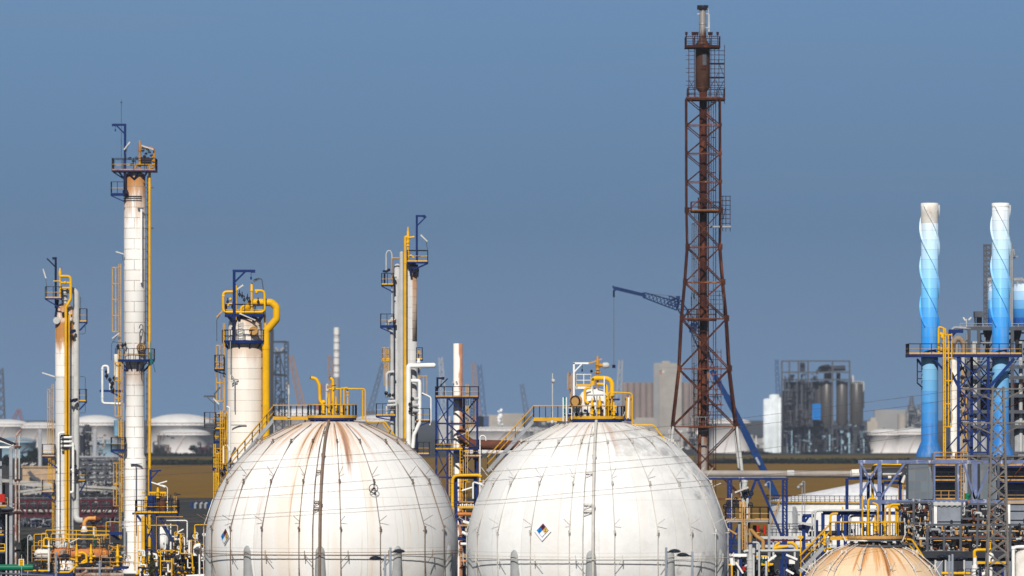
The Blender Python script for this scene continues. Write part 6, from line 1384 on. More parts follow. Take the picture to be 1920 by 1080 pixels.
for y in (729, 793, 855):
    m = MB(); xl, xr = (1805, 1942)
    for d in (-.3, .3):
        m.bar(a(xl, y, d * .3), a(xr, y, d * .3), .1); m.bar(a(xl + 14, y + 2, 0), a(1864, y + 22, d), .09); m.bar(a(xr - 22, y + 2, 0), a(1878, y + 22, d), .09)
    m.bar(a(1808, y, -.2), a(1816, y, -.2), .14); w = m.build('crossarm', M['pylon'], T)
    k = MB()
    for xx in (1809, 1913):
        for q in range(5): k.cyl(a(xx - 3 + q * 2.2, y + .4), a(xx - 2 + q * 2.2, y + .4), .13, n=8)
    k.build('insulator', M['lightgrey'], w); tips.append((xl + 1, y))
k = MB()
for xx in (1902, 1916):
    for q in range(6): k.cyl(a(xx, 727 - q * 2.6), a(xx, 725.5 - q * 2.6), .13, n=8)
k.build('insulator', M['rust'], T)
k = MB(); k.pipe([a(1942, 729), a(1920, 748), a(1898, 762), a(1880, 764)], .035, 2, 6); k.pipe([a(1942, 835), a(1912, 880), a(1890, 905), a(1880, 912)], .035, 2, 6); k.build('jumper_cable', M['rust'], T)
obs = [[(-60, 898), (400, 871), (940, 833), (1400, 783), (1720, 742), (1806, 730)], [(-60, 912), (400, 885), (940, 849), (1400, 799), (1720, 759), (1912, 730)],
       [(-60, 950), (400, 922), (940, 883), (1400, 846), (1720, 802), (1806, 793)], [(-60, 966), (400, 937), (940, 900), (1400, 857), (1720, 817), (1912, 793)],
       [(-60, 1000), (400, 969), (940, 937), (1400, 893), (1720, 866), (1806, 856)], [(-60, 1007), (400, 976), (940, 944), (1400, 905), (1720, 878), (1912, 856)]]
nm = ['topmost', 'second from top', 'third from top', 'fourth from top', 'second lowest', 'lowest']
for o, n_ in zip(obs, nm):
    m = MB(); pts = []
    for (x0, y0), (x1, y1) in zip(o, o[1:]):
        for i in range(4): t = i / 4; x = x0 + (x1 - x0) * t; pts.append(A(462 - (1870 - x) * .012)(x, y0 + (y1 - y0) * t))
    pts.append(A(462)(*o[-1])); m.pipe(pts, .014, 0, 5, 1)
    single(m, 'overhead_wire', M['wire'], '%s of six overhead wires running from the pylon across the white spheres' % n_, 'wire', pts[-1].copy(), 'overhead power wires')

# ------------------------------------------------------------------ street lamps along the front
lamps = [(105, 1036, 122, 1043, 'flat black street lamp with pole on its left, before the rusty orange drum'), (187, 1053, 165, 1060, 'flat black street lamp with pole on its right, before the rusty orange drum'),
         (722, 1041, 704, 1047, 'flat black street lamp facing left in front of the rust streaked sphere'), (732, 1028, 748, 1034, 'flat black street lamp facing right in front of the rust streaked sphere'),
         (1249, 1028, 1265, 1034, 'flat black street lamp facing right in front of the clean sphere'), (1298, 1036, 1280, 1041, 'flat black street lamp facing left in front of the clean sphere'),
         (1786, 1041, 1803, 1047, 'flat black street lamp facing right before the charcoal panel wall'), (1780, 1043, 1767, 1044, 'flat black street lamp facing left before the charcoal panel wall')]
for px, py, hx, hy, lab in lamps:
    a = A(445); T = thing('street_lamp', lab, 'street lamp', (a.x(px), a.Y, 0), 'flat black street lamps along the front')
    m = MB(); m.cyl((a.x(px), a.Y, 0), a(px, py), a.m(2.6) * 1.15, a.m(2.2), n=14); m.ball(a(px, py), a.m(2.2), 12); m.build('pole', M['zinc'], T)
    m = MB(); s_ = 1 if hx > px else -1; m.cyl(a(px, hy + 1.5), a(hx - s_ * 9, hy + 1), a.m(1.3), n=8); m.build('arm', M['lamp_black'], T)
    m = MB(); m.lathe([(0, -a.m(2.2)), (a.m(7), -a.m(2.2)), (a.m(10.5), -a.m(1.4)), (a.m(11.8), 0), (a.m(11), a.m(1.2)), (a.m(7.5), a.m(3.4)), (a.m(3.5), a.m(4.5)), (0, a.m(4.8))], a(hx, hy), 26); w = m.build('lamp_head', M['lamp_black'], T)
    m = MB(); m.lathe([(0, -a.m(2.7)), (a.m(6), -a.m(2.6)), (a.m(7), -a.m(2.1))], a(hx, hy), 20); m.build('lens', M['steel_dk'], w)
M['far_white'] = paint('far_tank_white', (0.82, 0.78, 0.76), .6, .15, var=.12, sc_=.08, rcol=(.5, .4, .36)); M['far_white_roof'] = paint('far_tank_roof', (0.72, 0.71, 0.69), .6, .1, var=.1, sc_=.08); M['far_rail'] = paint('far_railing', (.42, .34, .3), .7); M['far_blue'] = paint('far_tank_blue', (0.3, 0.45, 0.55), .6, .1, sc_=.08); M['far_blue_roof'] = paint('far_tank_blue_roof', (0.26, 0.4, 0.5), .6, .1, sc_=.08)
M['far_brown'] = paint('far_brown_concrete', (0.26, 0.2, 0.17), .85, .1, sc_=.05, var=.12); M['far_grey'] = paint('far_grey_concrete', (0.3, 0.29, 0.28), .85, .1, sc_=.05, var=.12); M['far_dark'] = paint('far_dark_steel', (0.04, 0.042, 0.05), .7, .1, sc_=.1); M['far_beige'] = paint('far_beige', (0.4, 0.36, 0.31), .8, .1, sc_=.05)
# ------------------------------------------------------------------ left foreground equipment
M['flaky'] = paint('flaky_rusted_pipe', (.4, .33, .28), .65, .85, rcol=(.2, .07, .03))
a = A(780); gy = YH + HC * F / 780
T = thing('drum_skid', 'rusty orange horizontal drum wrapped in yellow piping and relief valves, between the two left columns', 'drum skid', (a.x(150), a.Y, 0))
m = MB(); q = a.m(11); L0, L1 = a.x(92), a.x(205)
m.lathe([(0, 0), (q * .5, .12), (q * .85, .4), (q, .8), (q, L1 - L0 - .8), (q * .85, L1 - L0 - .4), (q * .5, L1 - L0 - .12), (0, L1 - L0)], (L0, a.Y, a.z(1038)), 26, (1, 0, 0)); m.build('drum', M['orange'], T)
m = MB(); m.lathe([(0, 0), (a.m(6), .1), (a.m(9), .5), (a.m(9.6), 1.0), (a.m(9.6), 2.2)], (a.x(65), a.Y - 1.4, a.z(1038)), 22, (1, 0, 0)); m.build('drum_head', M['white_rusty'], T)
m = MB(); m.cyl(a(152, 1042, -1.4), a(202, 1044, -1.4), a.m(3), n=12); m.cyl(a(121, 1034, -1.0), a(115, 1036, -2.4), a.m(4.5), n=14); m.build('nozzle', M['flaky'], T)
m = MB(); m.cyl(a(158, 1036), a(158, 998), a.m(6.4), n=18); m.cyl(a(158, 1000), a(158, 997), a.m(7.2), n=18); m.build('grey_stub', M['steel_dk'], T)
m = MB(); m.lathe([(a.m(6.8), 0), (a.m(6.8), a.m(4)), (a.m(4.2), a.m(9)), (a.m(4.2), a.m(12))], a(158, 998), 18); m.build('white_collar', M['white'], T)
m = MB(); m.pipe([a(158, 986), a(158, 979), a(164, 972), a(178, 972)], a.m(3.8), .6, 14); m.cyl(a(177, 972), a(179.5, 972), a.m(4.6), n=16); m.build('elbow_pipe', paint('pale_orange_pipe', (.72, .33, .09), .5, .15), T)
m = MB(); r = a.m(.8); d = -2.0
runs = [[(64, 1034), (64, 1002), (89, 1001), (89, 1012)], [(78, 1028), (78, 1000), (86, 1000)], [(86, 1010), (86, 994), (120, 994), (206, 996)], [(96, 1020), (96, 1001), (128, 1001)], [(72, 1022), (72, 1014), (80, 1014)], [(88, 1010), (187, 1011), (187, 1052)],
        [(187, 1052), (187, 1011)], [(143, 994), (143, 1010)], [(177, 1005), (206, 1003)], [(162, 988), (180, 988), (180, 1004)], [(199, 1008), (199, 979), (209, 978), (224, 979)], [(120, 1003), (206, 1003)], [(66, 1050), (94, 1050), (94, 1054)], [(100, 1056), (144, 1058)], [(116, 1020), (118, 1014), (126, 1014)], [(128, 1027), (128, 1010), (124, 1009)]]
for run in runs: m.pipe([a(x, y, d) for x, y in run], r, .2, 8)
m.pipe([a(45, 1070, d), a(92, 1070, d)], a.m(1.6)); m.pipe([a(106, 1073, d), a(130, 1073, d), a(141, 1063, d), a(160, 1050, d)], a.m(2), .3, 8); m.pipe([a(148, 1037, d), a(156, 1036, d), a(162, 1040, d), a(162, 1055, d)], a.m(2.4), .5, 10); m.pipe([a(82, 1022, d), a(82, 1012, d), a(84, 1009, d), a(92, 1009, d), a(92, 1014, d)], a.m(1.8), .3); m.pipe([a(80, 1024, d), a(98, 1025, d)], a.m(2)); m.cyl(a(144, 1057, d), a(160, 1055, d), a.m(2)); m.cyl(a(132, 1048, d), a(144, 1050, d), a.m(1.8))
m.build('yellow_piping', M['yellow'], T)
for x, yb, yt, w in ((143.5, 1062, 1018, 2.9), (170.5, 1055, 1019, 2.9), (220.5, 1062, 1020, 3.2)):
    m = MB(); relief(m, a(x, yb, -2.6), a.m(yb - yt), a.m(w)); m.ball(a(x, yt + 22, -2.6), a.m(3.6), 10); m.cyl(a(x, yt + 24, -2.6), a(x + 8, yt + 24, -2.6), a.m(2)); m.build('relief_valve', M['yellow'], T)
m = MB(); rng = random.Random(2)
for i in range(26): x, y = rng.uniform(205, 226), rng.uniform(1022, 1064); m.ball(a(x, y, -1.8), a.m(rng.uniform(1, 2.2)), 7); m.cyl(a(x, y, -1.8), a(x + rng.uniform(-6, 6), y + rng.uniform(-4, 4), -1.6), a.m(.8), n=6)
for i in range(16): x, y = rng.uniform(100, 200), rng.uniform(1052, 1062); m.ball(a(x, y, -1.5), a.m(rng.uniform(1, 1.8)), 7); m.cyl(a(x, y, -1.5), a(x, y + 10, -1.5), a.m(.7), n=6)
m.build('yellow_valve', M['yellow_old'], T)
m = MB()
for i in range(46):
    x, y = rng.uniform(66, 226), rng.uniform(1018, 1068); L = rng.uniform(4, 16); v = rng.random() < .6; e = rng.uniform(-1, 1.4)
    m.cyl(a(x, y, e), a(x + (0 if v else L), y + (L if v else 0), e), .07, n=6)
    if i % 3 == 0: m.torus(a(x, y, e - .2), .2, .05, (.4, -1, .2), 9, 4)
m.build('small_piping', M['dark'], T)['kind'] = 'stuff'
rng = random.Random(55)
for mt, n in (('ochre', 34), ('yellow', 26), ('steel', 22), ('black', 50)):
    m = MB()
    for i in range(n):
        x, y = rng.uniform(58, 232), rng.uniform(1000 if mt == 'ochre' else 1012, 1076); L = rng.uniform(5, 22); v = rng.random() < .5; e = rng.uniform(-1.6, 2.2); q = rng.uniform(.035, .09)
        m.pipe([a(x, y, e), a(x + (0 if v else L), y + (L if v else 0), e), a(x + (rng.choice([-4, 4]) if v else L), y + (L if v else 6), e)], q, q * 2, 7, 2)
    m.build('small_piping', M[mt], T)['kind'] = 'stuff'
m = MB(); m.pipe([a(91.5, 1071, -2.4), a(91.5, 1028, -2.4)], a.m(2.1)); m.cyl(a(91.5, 1026, -2.4), a(91.5, 1022, -2.4), a.m(3), n=12); m.cyl(a(91.5, 1024, -2.4), a(91.5, 1014, -2.4), a.m(1.6)); m.pipe([a(176, 1010, 1), a(176, 987, 1)], a.m(2)); m.bar(a(130, 1018, -2), a(148, 1009, -2), .18, .1)
for y in (1060, 1052): m.pipe([a(143, 1066, -1.8), a(190, 1065, -1.8)], a.m(2))
m.build('white_piping', M['white_rusty'], T)
m = MB(); m.cyl(a(142, 1078, -2.8), a(232, 1078, -2.8), a.m(4), n=12); m.cyl(a(220, 1068, -2.6), a(230, 1072, -2.6), a.m(2.4)); m.cyl(a(142, 1066, -2.6), a(216, 1066, -2.6), a.m(2.4)); m.pipe([a(150, 1080, -2.9), a(158, 1074, -2.9), a(164, 1070, -2.9)], a.m(3.4)); m.build('rusty_pipe', M['flaky'], T)
m = MB(); m.pipe([a(168, 1001, -.6), a(173, 1002, -.6), a(176, 1008, -.6), a(176, 1025, -.6)], a.m(1.7), .3); m.build('green_pipe', M['green'], T)
m = MB(); m.bar(a(206, 1000, -1.2), a(229, 1000, -1.2), 2.2, .35); m.bar(a(209, 1002, -1.2), a(224, 1012, -1.2), .3); m.box(a.x(0), a.x(140), a.Y - 3.0, a.Y + 3, a.z(1084), a.z(1074)); m.box(a.x(215), a.x(240), a.Y - 3, a.Y + 2, a.z(1066), a.z(1062)); m.build('blue_deck', M['blue'], T)
m = MB(); m.box(a.x(48), a.x(240), a.Y - 2, a.Y + 2.6, .0, .5)
for x in (70, 110, 150, 190, 225):
    for e in (-2, 2): m.bar(a(x, gy, e), a(x, 1050, e), .25)
m.bar(a(70, 1050, 1.8), a(225, 1050, 1.8), .2); m.build('frame', M['dark'], T)
m = MB(); [rail_pts(m, m, [a(x0, y, e), a(x1, y, e)], 1.1, 1.1, .04) for x0, x1, y, e in ((60, 130, 1054, -2.2), (190, 240, 1062, -2.2), (96, 206, 1018, 2.2), (60, 235, 1040, 2.4), (205, 236, 1042, -1))]; rail_pts(m, m, [a(100, 1060, 2), a(235, 1060, 2)], 1.2, 1.6, .05); m.build('railing', M['ochre'], T)
a = A(800); m = MB(); m.cyl(a(155, 973, -.2), a(186, 973, -.2), a.m(4.6), n=16); m.ball(a(186, 973, -.2), a.m(4.6), 12); m.cyl(a(150, 987, 2), a(205, 988, 2), a.m(3.2), n=12); m.bar(a(175, 1115, 1), a(175, 976, 1), .3)
single(m, 'cross_pipe', M['rust_lt'], 'short rusty orange capped pipe at the foot of the leftmost column', 'pipe', Vector((a.x(175), a.Y, 0)))

# blue framed reactor skid right of the tall column
a = A(800); gy = YH + HC * F / 800; T = thing('reactor_skid', 'blue framed skid with white vessel and railed valve deck, beside the tallest column', 'process skid', (a.x(300), a.Y, 0))
m = MB()
for x, d in ((294, -1.2), (333, -1.2), (294, 2.4), (333, 2.4), (272, -1.2)): m.bar(a(x, gy, d), a(x, 963, d), .26 if x != 272 else .16)
m.bar(a(248, 963, -1.4), a(334, 963, -1.4), .24, .26); m.bar(a(272, 1031, -1.2), a(334, 1031, -1.2), .26); m.bar(a(298, 968, -1.2), a(330, 1022, -1.2), .24); m.bar(a(282, 968, -1.0), a(296, 980, -1.0), .22); m.bar(a(294, 1030, -1), a(276, 968 + 24, -1), .16); m.bar(a(272, 1018, -.8), a(285, 990, -.8), .16); m.bar(a(283, 990, -.8), a(293, 1025, -.8), .16); m.bar(a(257, 966, -1.2), a(266, 978, -1.2), .3); m.box(a.x(262), a.x(360), a.Y - 2, a.Y + 2, a.z(1084), a.z(1076)); m.build('frame', M['blue'], T)
deck(T, a, 255, 334, 961, -1.6, 2.4, 23, 'flrb', None, 'blue', 'yellow', 'black', 'yellow_rail', .8, .05)
m = MB(); r = a.m(9.5); vessel(m, a.x(306), a.Y + .5, [(r * .3, a.z(1032)), (r * .8, a.z(1026)), (r, a.z(1018)), (r, a.z(992))] + dome(r, a.z(992), a.m(12))); m.cyl(a(306, 982, .5), a(306, 968, .5), a.m(4)); m.build('vessel', M['white'], T)
m = MB(); m.cyl(a(303, 957, 0), a(303, 935, 0), a.m(8.5), n=18); m.build('brown_drum', M['rust_duct'], T)
m = MB(); m.box(a.x(277), a.x(291), a.Y - .6, a.Y + .6, a.z(957), a.z(929)); m.cyl(a(284, 957, -1), a(284, 930, -1), a.m(4)); m.bar(a(282, 929, 1), a(282, 880, 1), .3); m.bar(a(282, 884, 1), a(302, 882, 1), .2); m.bar(a(283, 898, 1), a(296, 884, 1), .16); m.build('blue_cabinet', M['blue'], T)
m = MB(); m.bar(a(280, 923.5, -.4), a(310, 923.5, -.4), .2)
for i in range(8): m.cyl(a(281 + i * 4, 930, -.4), a(281 + i * 4, 923, -.4), a.m(1), n=6)
relief(m, a(296, 934, -.8), a.m(24), a.m(2.8)); m.pipe([a(272, 956, -1.2), a(272, 934, -1.2), a(275, 931, -1.2), a(275, 948, -1.2)], a.m(1.4), .2); m.cyl(a(311, 930, -.5), a(311, 916, -.5), a.m(1)); m.cyl(a(269, 926, -.5), a(269, 922, -.5), a.m(2.4)); m.ball(a(313, 942, -.8), a.m(2), 8)
m.pipe([a(266.5, 1110, -1.7), a(266.5, 968, -1.7)], a.m(1.6)); m.pipe([a(270, 1110, -1.8), a(270, 968, -1.8)], a.m(1.6)); m.pipe([a(275, 970, -1.7), a(275, 985, -1.7), a(333, 985, -1.7), a(333, 1043, -1.7)], a.m(1), .2); m.bar(a(259, 1070, -1.6), a(259, 985, -1.6), .14); m.cyl(a(278, 985, -1), a(278, 1000, -1), a.m(2.4)); m.build('yellow_piping', M['yellow'], T)
m = MB(); m.pipe([a(312, 976, -1.5), a(351, 976, -1.5), a(351, 1040, -1.5)], a.m(1.2), .25, 8); m.pipe([a(320, 982, -1), a(320, 1006, -1), a(346, 1007, -1), a(346, 1040, -1)], a.m(1.2), .25, 8); m.pipe([a(302, 1004, -1.6), a(310, 1004, -1.6), a(310, 1029, -1.6), a(304, 1034, -1.6), a(302, 1060, -1.6)], a.m(1.4), .3, 8); m.cyl(a(320, 1030, -1.4), a(320, 1016, -1.4), a.m(1.6)); m.cyl(a(355, 1042, -1), a(355, 1012, -1), a.m(2)); m.cyl(a(308, 1050, -1.6), a(309, 1034, -1.6), a.m(1.2)); m.pipe([a(314, 958, -1), a(314, 915, -1), a(310, 911, -1), a(298, 908, -1)], a.m(.8), .2, 6); m.bar(a(284, 904, -1.2), a(310, 913, -1.2), .24, .14); m.bar(a(296, 907, -1.2), a(313, 902, -1.2), .22, .14); m.bar(a(333, 998, -1.8), a(344, 992, -1.8), .2, .14); m.build('white_piping', M['white'], T)
ladder(T, a, 255, 962, 1070, -2.0, 2.6, None); ladder(T, a, 328, 925, 958, .6, 4, None, mat='ochre')
m = MB(); m.cyl(a(293, 969, -1.7), a(343, 969, -1.7), .06, n=6); m.cyl(a(293.5, 969, -1.8), a(293.5, 1070, -1.8), .05, n=6); m.cyl(a(329, 1012, -2), a(328, 1090, -2), .06, n=6); m.build('conduit', M['ochre'], T)
m = MB(); rng = random.Random(14)
for i in range(50): x, y = rng.uniform(272, 334), rng.choice([rng.uniform(925, 955), rng.uniform(1010, 1080), rng.uniform(1034, 1075)]); L = rng.uniform(3, 11); v = rng.random() < .6; e = rng.uniform(-.8, 1.6); m.cyl(a(x, y, e), a(x + (0 if v else L), y + (L if v else 0), e), .08, n=6); (m.torus(a(x, y, e - .2), .2, .05, (.4, -1, .2), 9, 4) if i % 3 == 0 else None)
m.build('small_piping', M['dark'], T)['kind'] = 'stuff'
a = A(740); T = thing('valve_manifold', 'crowded manifold of small white and yellow pipes, left of the rust streaked sphere', 'manifold', (a.x(345), a.Y, 0)); rng = random.Random(9)
for j, (mt, n, q) in enumerate((('white', 44, (.06, .17)), ('yellow', 44, (.05, .12)), ('dark', 60, (.05, .12)), ('ochre', 30, (.04, .09)))):
    m = MB()
    for i in range(n):
        x, y = rng.uniform(258, 384), rng.uniform(1026, 1085) if i % 3 else rng.uniform(1000, 1040); x = max(x, 330) if y < 1030 else x; L = rng.uniform(5, 24); e = rng.uniform(-1.5, 1.5); r = rng.uniform(*q); v = rng.random() < .62
        m.pipe([a(x, y, e), a(x + (0 if v else L * .5), y + (L if v else 0), e), a(x + (rng.choice([-5, 5]) if v else L * .5), y + (L if v else 9), e)], r, r * 2, 8, 2)
        if i % 3 == 0: m.torus(a(x, y, e - .2), .2, .05, (.4, -1, .2), 9, 4)
        if i % 3 == 1: m.ball(a(x, y, e), r * 1.8, 8)
    m.build('manifold_piping', M[mt], T)['kind'] = 'stuff'
m = MB(); m.pipe([a(301, 1100, -1.8), a(301, 1033, -1.8), a(322, 1033, -1.8)], a.m(1.1), .2); m.pipe([a(302, 1052, -1.8), a(322, 1052, -1.8), a(322, 1100, -1.8)], a.m(1.3), .2); m.pipe([a(338, 1004, -1.8), a(338, 1038, -1.8), a(360, 1038, -1.8), a(362, 1070, -1.8)], a.m(1.2), .2); m.cyl(a(358.5, 1048, -1), a(358.5, 1012, -1), a.m(1.7)); m.pipe([a(365, 1010, -1.6), a(365, 984, -1.6), a(388, 984, -1.6)], a.m(1), .2); relief(m, a(365.5, 1010, -1.6), a.m(22), a.m(2)); m.build('yellow_piping', M['yellow'], T)
m = MB(); m.pipe([a(366, 1042, -1.6), a(366, 1024, -1.6), a(376, 1022, -1.6)], a.m(4), .5, 12); m.pipe([a(355, 1045, -1.4), a(355, 1013, -1.4)], a.m(2.2)); m.cyl(a(374, 1100, -1.8), a(374, 1026, -1.8), a.m(1.6)); m.ball(a(378, 1046, -1.2), a.m(3), 8); m.cyl(a(350, 1082, -1.6), a(385, 1080, -1.6), a.m(4)); m.pipe([a(382, 1110, -1.6), a(382, 986, -1.6), a(386, 975, -1.6), a(399, 936, -1.0)], a.m(.8), .3, 6); m.build('white_piping', M['white'], T)
m = MB(); m.lathe([(0, a.m(5)), (a.m(1.5), a.m(4.5)), (a.m(8), 0), (a.m(7), -a.m(1)), (0, -a.m(1))], a(370, 1030, -2.2), 20); m.build('cone_lamp', M['steel_dk'], T)
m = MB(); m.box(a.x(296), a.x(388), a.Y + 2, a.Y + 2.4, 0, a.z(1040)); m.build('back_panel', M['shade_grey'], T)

# shed, rusty vents and piping at the left edge
a = A(700); gy = YH + HC * F / 700; T = thing('pump_shelter', 'open pump shelter with a dark sloping roof on a grey post, at the left edge', 'shelter', (a.x(-5), a.Y, 0))
m = MB(); m.bar(a(-40, 806), a(27, 833), 5, .18); m.build('roof', M['dark'], T); m = MB(); m.bar(a(-40, 811, -2.4), a(25, 835, -2.4), .14, .2); m.bar(a(-40, 838.5, -2.2), a(24, 838.5, -2.2), .2); m.bar(a(-40, 811, 2.4), a(25, 835, 2.4), .14, .2); m.build('roof_beam', M['white'], T)
m = MB(); m.bar(a(20.5, gy, -2.2), a(20.5, 838, -2.2), .34); m.bar(a(20.5, gy, 2.2), a(20.5, 838, 2.2), .3); m.bar(a(1.5, gy, 1), a(1.5, 838, 1), .24); m.build('post', M['steel'], T)
m = MB(); m.box(a.x(1), a.x(12), a.Y - 2.4, a.Y - 1.6, a.z(941), a.z(926)); m.build('red_box', M['red'], T)
deck(T, a, -40, 17, 949, -2, 2, 16, 'f', None, 'steel_dk', 'yellow', 'ochre', 'ochre', 1.2); deck(T, a, -40, 10, 1003, -2, 2, 16, 'f', None, 'blue', 'yellow', 'dark', 'yellow', 1.2); deck(T, a, -40, 12, 1033, -2.4, 1, 14, 'f', None, 'steel_dk', 'yellow', 'yellow', 'yellow', 1.2)
m = MB(); rng = random.Random(17)
for i in range(30): x, y = rng.uniform(-20, 18), rng.uniform(930, 1060); L = rng.uniform(5, 14); v = rng.random() < .5; m.cyl(a(x, y, 0), a(x + (0 if v else L), y + (L if v else 0), 0), .09, n=6); (m.torus(a(x, y, -.2), .2, .05, (.4, -1, .2), 9, 4) if i % 3 == 0 else None)
m.build('small_piping', M['dark'], T)['kind'] = 'stuff'
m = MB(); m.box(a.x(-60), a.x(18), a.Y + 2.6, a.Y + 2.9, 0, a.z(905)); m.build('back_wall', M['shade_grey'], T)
m = MB(); m.cyl(a(12, 965, -2.6), a(12, 1120, -2.6), a.m(1.6), n=8); w = m.build('lamp_pole', M['lightgrey'], T); m = MB(); m.lathe([(0, a.m(8)), (a.m(1.6), a.m(8)), (a.m(2), a.m(6)), (a.m(13), a.m(1)), (a.m(13), 0), (a.m(4), -a.m(3)), (0, -a.m(3))], a(14, 955, -2.6), 22); m.build('cone_lamp', M['steel_dk'], w)
a = A(720); gy = YH + HC * F / 720; T = thing('vent_pipes', 'pair of rusty white vent pipes with bent tips, right of the pump shelter', 'vent pipes', (a.x(33), a.Y, 0))
vent = paint('flaking_white_pipe', (0.6, 0.55, 0.5), .6, .8, rcol=(.3, .1, .04)); m = MB(); m.pipe([a(29.5, gy), a(29.5, 818), a(33, 813), a(39, 806)], a.m(1.9), .3, 10); m.pipe([a(36, gy), a(36, 820), a(40, 814)], a.m(1.2), .3, 8); m.build('vent_pipe', vent, T)
m = MB()
for y in (838, 900, 960, 1032): m.bar(a(27, y, -.2), a(39.5, y, -.2), .2)
m.build('clamp', M['rust'], T)
a = A(690); gy = YH + HC * F / 690; m = MB(); m.cyl(a(-40, 1064), a(62, 1064), a.m(6), n=18); single(m, 'green_pipeline', M['green'], 'fat dark green pipeline lying low at the bottom left corner', 'pipeline', Vector((a.x(10), a.Y, a.z(1070))))
m = MB(); m.cyl(a(-40, 1073, -1), a(100, 1080, -1), a.m(2.2), n=10); single(m, 'steel_handrail', M['steel_dk'], 'dark sloping steel rail below the green pipeline', 'rail', Vector((a.x(10), a.Y - 1, a.z(1080))))
a = A(660); T = thing('warning_sign', 'small yellow sign with white edges and three illegible black lines, above the green pipeline', 'sign', (a.x(40), a.Y, 0))
m = MB(); m.box(a.x(35), a.x(45), a.Y, a.Y + .04, a.z(1060.5), a.z(1048)); m.build('sign_board', M['sign_white'], T); m = MB(); m.box(a.x(36.2), a.x(43.8), a.Y - .03, a.Y - .005, a.z(1060), a.z(1048.4)); m.build('yellow_face', M['yellow'], T)
m = MB(); rng = random.Random(1)
for y in (1051.2, 1054.2, 1057.2):
    x = 37
    while x < 43: w = rng.uniform(.35, .9); m.box(a.x(x), a.x(min(x + w, 43)), a.Y - .04, a.Y - .032, a.z(y + .6), a.z(y - .6)); x += w + .25
m.build('lettering', M['sign_black'], T); m = MB(); m.bar(a(40.5, 1119, .08), a(40.5, 1040, .08), .06); m.build('post', M['steel'], T)
for j, (px, hy, hx, lab) in enumerate(((52, 1004, 58.5, 'slim white hook necked lamp post before the dark shrubs, bottom left'), )):
    a = A(760); T = thing('lamp_post', lab, 'lamp post', (a.x(px), a.Y, 0)); m = MB(); m.pipe([Vector((a.x(px), a.Y, 0)), a(px, hy + 4), a(px + 1, hy), a(hx - 1, hy - 1), a(hx, hy + 8)], a.m(.7), .6, 8); m.build('pole', M['lightgrey'], T); m = MB(); m.lathe([(0, .5), (.1, .48), (.4, 0), (0, -.1)], a(hx, hy + 9), 14); m.build('lamp_shade', M['steel'], T)

# ------------------------------------------------------------------ middle distance on the left
def plant_mass(T, a, x0, x1, y0, y1, n, seed, mats=('dark', 'steel', 'concrete'), big=8):
    rng = random.Random(seed)
    for mt in mats:
        m = MB()
        for i in range(n):
            x = rng.uniform(x0, x1); t = rng.random(); y = y0 + (y1 - y0) * t; w = rng.uniform(1, big)
            k = rng.random()
            if k < .4: m.box(a.x(x), a.x(x + w), a.Y + rng.uniform(-6, 4), a.Y + 6, a.z(y + rng.uniform(2, 9)), a.z(y))
            elif k < .75: m.cyl(a(x, y1, rng.uniform(-6, 0)), a(x, y, rng.uniform(-6, 0)), a.m(rng.uniform(.4, 2)), n=8)
            else: m.cyl(a(x, y, -6), a(x + w * 2, y + rng.uniform(-2, 2), -6), a.m(.8), n=6)
        m.build('equipment', M[mt], T)['kind'] = 'stuff'
a = A(1150); gy = YH + HC * F / 1150; T = thing('pipe_bridge', 'maroon steel truss bridge running behind the two left columns', 'truss bridge', (a.x(120), a.Y, 0)); m = MB()
for e in (-1.5, 1.5):
    m.bar(a(25, 938, e), a(218, 938, e), .4); m.bar(a(25, 967, e), a(218, 967, e), .4)
    for i, x in enumerate(range(30, 216, 20)): m.bar(a(x, 938, e), a(x, 967, e), .25); m.bar(a(x, 938, e) if x < 120 else a(x, 967, e), a(x + 20, 967, e) if x < 120 else a(x + 20, 938, e), .22)
for x in (30, 120, 211): m.bar(a(x, gy), a(x, 938), .6)
m.build('truss', M['maroon'], T)
m = MB()
for y, q, e in ((946, 2, 0), (952, 3, .5), (958, 3, -.5), (963, 2, .4)): m.cyl(a(20, y, e), a(220, y + 1, e), a.m(q), n=10)
m.build('pipe_run', M['concrete'], T)
def piperows(name, lab, Y, x0, x1, rows_, seed, back=None):
    a = A(Y); rng = random.Random(seed); T = thing(name, lab, 'pipe rack', (a.x((x0 + x1) / 2), a.Y, 0)); gy = YH + HC * F / Y; m = MB(); ys = [r[0] for r in rows_]
    for x in range(int(x0), int(x1) + 1, 17):
        for e in (-1.5, 1.5): m.bar(a(x, gy, e), a(x, min(ys), e), .3)
    for y in ys: m.bar(a(x0, y + 3, -1.5), a(x1, y + 3, -1.5), .25)
    m.build('frame', M['steel_dk'], T)
    for y, q, mt in rows_: p = MB(); e = rng.uniform(-1, 1); p.cyl(a(x0, y, e), a(x1, y + rng.uniform(-1, 1), e), a.m(q), n=10); p.build('pipe_run', M[mt], T)
    p = MB()
    for i in range(60): x, y = rng.uniform(x0, x1), rng.uniform(min(ys), max(ys)); w = rng.uniform(2, 7); p.box(a.x(x), a.x(x + w), a.Y - 1.8, a.Y - .8, a.z(y + rng.uniform(1, 4)), a.z(y))
    p.build('equipment', M['steel_dk'], T)['kind'] = 'stuff'; return T
piperows('pipe_rack', 'hazy grey pipe rack in many tiers between the two left columns', 1900, 146, 222, [(857, 2, 'steel'), (864, 2, 'steel_dk'), (872, 2, 'steel'), (880, 2, 'steel_dk'), (888, 2, 'steel'), (896, 3, 'steel'), (905, 2.4, 'lightgrey')], 41)
piperows('pipe_rack', 'dark low pipe rack under the maroon bridge', 1300, 30, 226, [(978, 3, 'dark'), (990, 4, 'navy'), (1000, 3, 'dark'), (930, 2.4, 'black')], 42)
